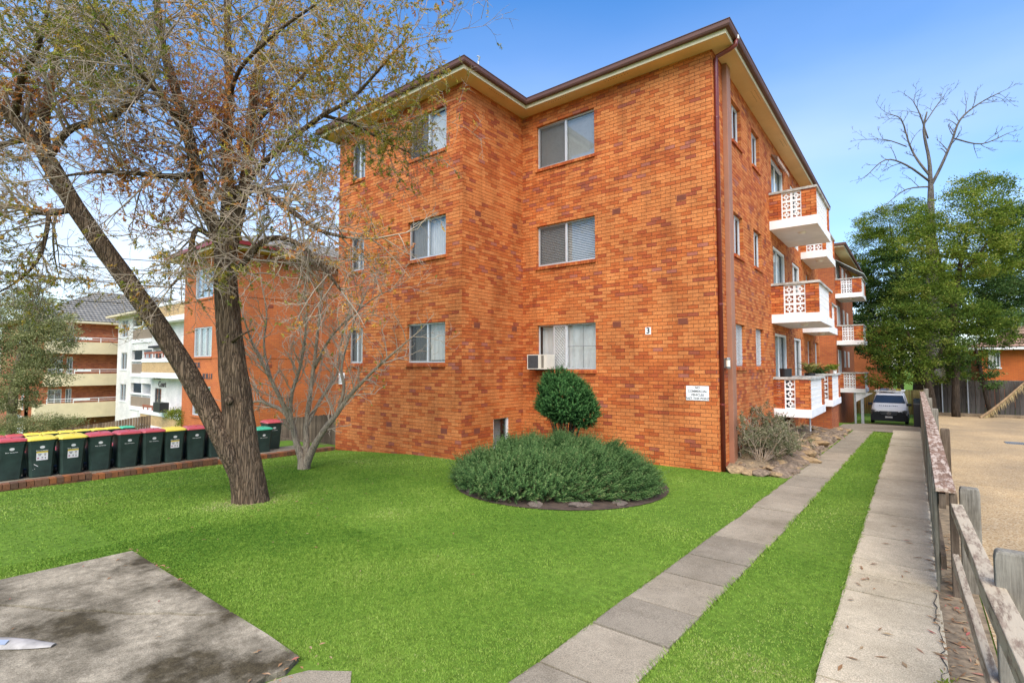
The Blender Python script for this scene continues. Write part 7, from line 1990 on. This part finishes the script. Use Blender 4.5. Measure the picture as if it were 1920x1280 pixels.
# ================================================================== ROCK BED BESIDE THE SIDE WALL
M['sandstone'] = simple('sandstone_rock', (0.185, 0.135, 0.09), .92, var=.55, scale=3, bmp=.6)
M['yellowstone'] = simple('yellow_sandstone', (0.30, 0.205, 0.105), .92, var=.4, scale=4, bmp=.5)
rb2 = [rock_mesh('rock', 60 + i, M['sandstone'] if i % 3 else M['yellowstone'], flat=.7) for i in range(8)]
def bed_z(x, y): return g(x, y) + .30 * max(0, min(1, (-2.15 - x) / .9)) * max(0, min(1, (y - 11.9) / 1.5)) * max(0, min(1, (24 - y) / 3))
xs, ys = np.linspace(-3.4, -2.02, 8), np.arange(11.8, 24.4, .4)
X, Y = np.meshgrid(xs, ys); Z = np.array([[bed_z(a, b) for a in xs] for b in ys]) + .015 + nrng.normal(0, .015, X.shape)
nx = len(xs); F = [(j * nx + i, j * nx + i + 1, (j + 1) * nx + i + 1, (j + 1) * nx + i) for j in range(len(ys) - 1) for i in range(nx - 1)]
soup('rockery_bed', np.stack([X, Y, Z], -1).reshape(-1, 3), np.array(F), M['mulch'], None, kind='structure', smooth=True)
rk = thing('rockery', 'rough sandstone rockery between the side wall and the driveway path', 'rockery', (-2.7, 16, g(-2.7, 16)))
rr = random.Random(17); placed = 0
for i in range(260):
    y = 12.0 + 12.2 * rr.random(); x = -2.2 - rr.random() ** 1.6 * 1.0
    s_ = rr.uniform(.06, .23) * (1.25 if x > -2.6 else .8)
    o = link_mesh('rock', rr.choice(rb2), rk, loc=(x, y, bed_z(x, y) + .03 * s_), rz=rr.uniform(0, 6.28)); o.scale = (s_ * rr.uniform(.9, 1.7), s_ * rr.uniform(.6, 1.0), s_ * rr.uniform(.45, .9)); o.rotation_euler[0] = rr.uniform(-.35, .35); o.rotation_euler[1] = rr.uniform(-.35, .35)
for (x, y, s_, m_) in [(-3.12, 11.85, .22, 0), (-2.85, 11.75, .16, 3), (-2.6, 11.8, .18, 1), (-2.35, 11.95, .17, 6), (-2.2, 12.3, .2, 2), (-2.75, 12.05, .15, 6), (-3.3, 11.9, .12, 3)]:
    o = link_mesh('rock', rb2[m_], rk, loc=(x, y, g(x, y) + .04), rz=rr.uniform(0, 6)); o.scale = (s_ * 1.2, s_ * .9, s_ * .75)
# straggly dry plants in the rockery
M['dry_leaf'] = attr_leaf('grey_green_dry_leaf', [(0, (.10, .11, .05)), (.5, (.17, .18, .09)), (.8, (.25, .235, .14)), (1, (.34, .27, .17))], .8, .2)
def dry_plant(label, x, y, h, w, n, seed, leafy=6):
    t = thing('dry_shrub', label, 'shrub', (x, y, bed_z(x, y)), group='dry shrubs in the rockery'); gp = Grower(seed)
    c_ = dict(pts=[5, 4, 3], n=[4, 3, 0], t0=[.2, .2, 0], len=[.55, .5, 0], fwd=[.9, .8, 0], lift=[.3, .2, 0], rad=[.5, .6, 0], curl=[.6, .8, .8], jit=[.2, .2, .2], up=[.2, .1, .0], rmin=.003, r1=.01, fwd0=1, lift0=.2)
    for i in range(n):
        an = gp.r.uniform(0, 6.28); d = Vector((math.cos(an) * w, math.sin(an) * w, h)).normalized(); gp.branch(Vector((x + .12 * math.cos(an), y + .12 * math.sin(an), bed_z(x, y))), d, h * gp.r.uniform(.7, 1.25), .012, 0, c_)
    gp.emit('stems', M['twig_grey'], t); C_, D_ = [], []
    for pts in gp.tips:
        for k in range(leafy): q = pts[gp.r.randint(0, len(pts) - 1)]; C_.append(tuple(q)); D_.append(tuple(gp.rv() + Vector((0, 0, .5))))
    leaf_soup('foliage', np.array(C_), np.array(D_), nrng.uniform(.05, .11, len(C_)), nrng.uniform(.006, .013, len(C_)), M['dry_leaf'], t, nrng.uniform(0, 1, len(C_)))
dry_plant('straggly grey green dry shrub at the near end of the rockery', -2.85, 12.9, .72, .55, 30, 71, 14)
dry_plant('dry twiggy shrub leaning against the side wall', -3.05, 14.4, .9, .4, 24, 72, 12)
dry_plant('thin upright dry shrub beside the brown duct', -3.15, 12.85, .85, .12, 6, 73, 3)
dry_plant('low dry shrub in the middle of the rockery', -2.7, 13.7, .55, .6, 26, 74, 12)
dry_plant('bare dry shrub below the first low balcony', -2.6, 15.2, .5, .4, 8, 75, 2)
mb = MB(); mb.tube([(-2.72, 15.6, bed_z(-2.7, 15.6)), (-2.72, 15.6, .55)], .012, 6); mb.tube([(-3.05, 15.3, bed_z(-3, 15.3)), (-3.05, 15.32, .62), (-3.0, 15.3, .7)], .008, 6)
tag(mb.build('garden_stake', M['twig_grey']), 'thin garden stakes standing in the rockery', 'stake')
# potted plants on the balconies
def pot(label, x, y, z, r, h, leafm, n, L, up, col=None):
    t = thing('potted_plant', label, 'plant', (x, y, z), group='potted plants on the balconies')
    mb = MB(); mb.lathe((x, y, z), [(0, 0), (r * .75, 0), (r, h), (r * 1.06, h), (r * 1.06, h + .02), (r * .9, h + .02), (r * .88, h - .03), (0, h - .03)], 16); mb.build('pot', col or M['black'], t, smooth=False)
    if n:
        an = nrng.uniform(0, 6.28, n); C_ = np.stack([x + nrng.normal(0, r * .5, n), y + nrng.normal(0, r * .5, n), z + h + nrng.uniform(0, .15, n)], 1); D_ = np.stack([np.cos(an), np.sin(an), np.full(n, up)], 1) + nrng.normal(0, .3, (n, 3))
        leaf_soup('leaves', C_, D_, nrng.uniform(.5, 1.2, n) * L, nrng.uniform(.03, .06, n) * L, leafm, t, nrng.uniform(.1, 1, n), .25)
pot('black pot beside the ground floor balcony door', -3.12, 17.55, .80, .17, 1.17, M['leaf_green'], 0, .1, 1); 
pot('spiky palm like plant in black pot on the ground floor balcony', -2.95, 20.9, .8, .17, 1.0, attr_leaf('yellow_spike_leaf', [(0, (.1, .14, .03)), (1, (.36, .33, .1))], .5, .2), 46, .65, 1.0)
pot('dark leafy pot plant on the second ground floor balcony', -2.95, 22.9, .8, .16, .95, M['leaf_dark'], 90, .5, .6)
pot('bright green succulent pot plant on the second low balcony corner', -2.62, 23.5, 1.78, .10, .12, M['leaf_green'], 90, .32, .5, M['tan_pipe'])
pot('small leafy pot plant at the far end of the second low balcony', -2.6, 24.6, 1.78, .09, .1, M['leaf_green'], 60, .35, 1.0, M['white'])
# wrapped newspaper lying on the slab
nw = thing('newspaper', 'wrapped rolled newspaper lying on the stained slab at the lower left', 'newspaper', (-5.3, .75, g(-5.3, .75) + .045))
mb = MB(); pa, pb = Vector((-5.62, .55, 0)), Vector((-5.08, .96, 0)); zz = g(-5.3, .75) + .047; d = (pb - pa).normalized(); sd = Vector((-d.y, d.x, 0)); vs = []
secs = [(0, .06, .04), (.25, .064, .045), (.55, .064, .04), (.78, .056, .028), (.92, .045, .012), (1.08, .025, .01)]
for (t_, w_, h_) in secs:
    c = pa.lerp(pb, t_)
    for (a_, b_) in ((-1, 0), (-.85, .7), (-.3, 1), (.4, .95), (.9, .6), (1, 0)): vs.append((c.x + sd.x * w_ * a_, c.y + sd.y * w_ * a_, zz + h_ * b_))
k = 6; fs = [(i * k + j, i * k + j + 1, (i + 1) * k + j + 1, (i + 1) * k + j) for i in range(len(secs) - 1) for j in range(k - 1)] + [tuple(range(k)), tuple((len(secs) - 1) * k + j for j in range(k))[::-1]]
mb.add(vs, fs); mb.build('plastic_wrap', simple('plastic_wrap', (.36, .335, .30), .85, var=.25, scale=9), nw, smooth=True)
mb = MB()
for (t0, t1, mt) in ((.1, .3, 0), (.34, .62, 1)):
    c0, c1 = pa.lerp(pb, t0), pa.lerp(pb, t1); mb.add([(c0.x - sd.x * .056, c0.y - sd.y * .056, zz + .030), (c1.x - sd.x * .054, c1.y - sd.y * .054, zz + .030), (c1.x - sd.x * .02, c1.y - sd.y * .02, zz + .049), (c0.x - sd.x * .02, c0.y - sd.y * .02, zz + .049)], [(0, 1, 2, 3)], m=mt)
mb.build('printed_page', [simple('print_orange', (.6, .25, .06), .5), simple('print_blue_grey', (.25, .29, .36), .5)], nw)
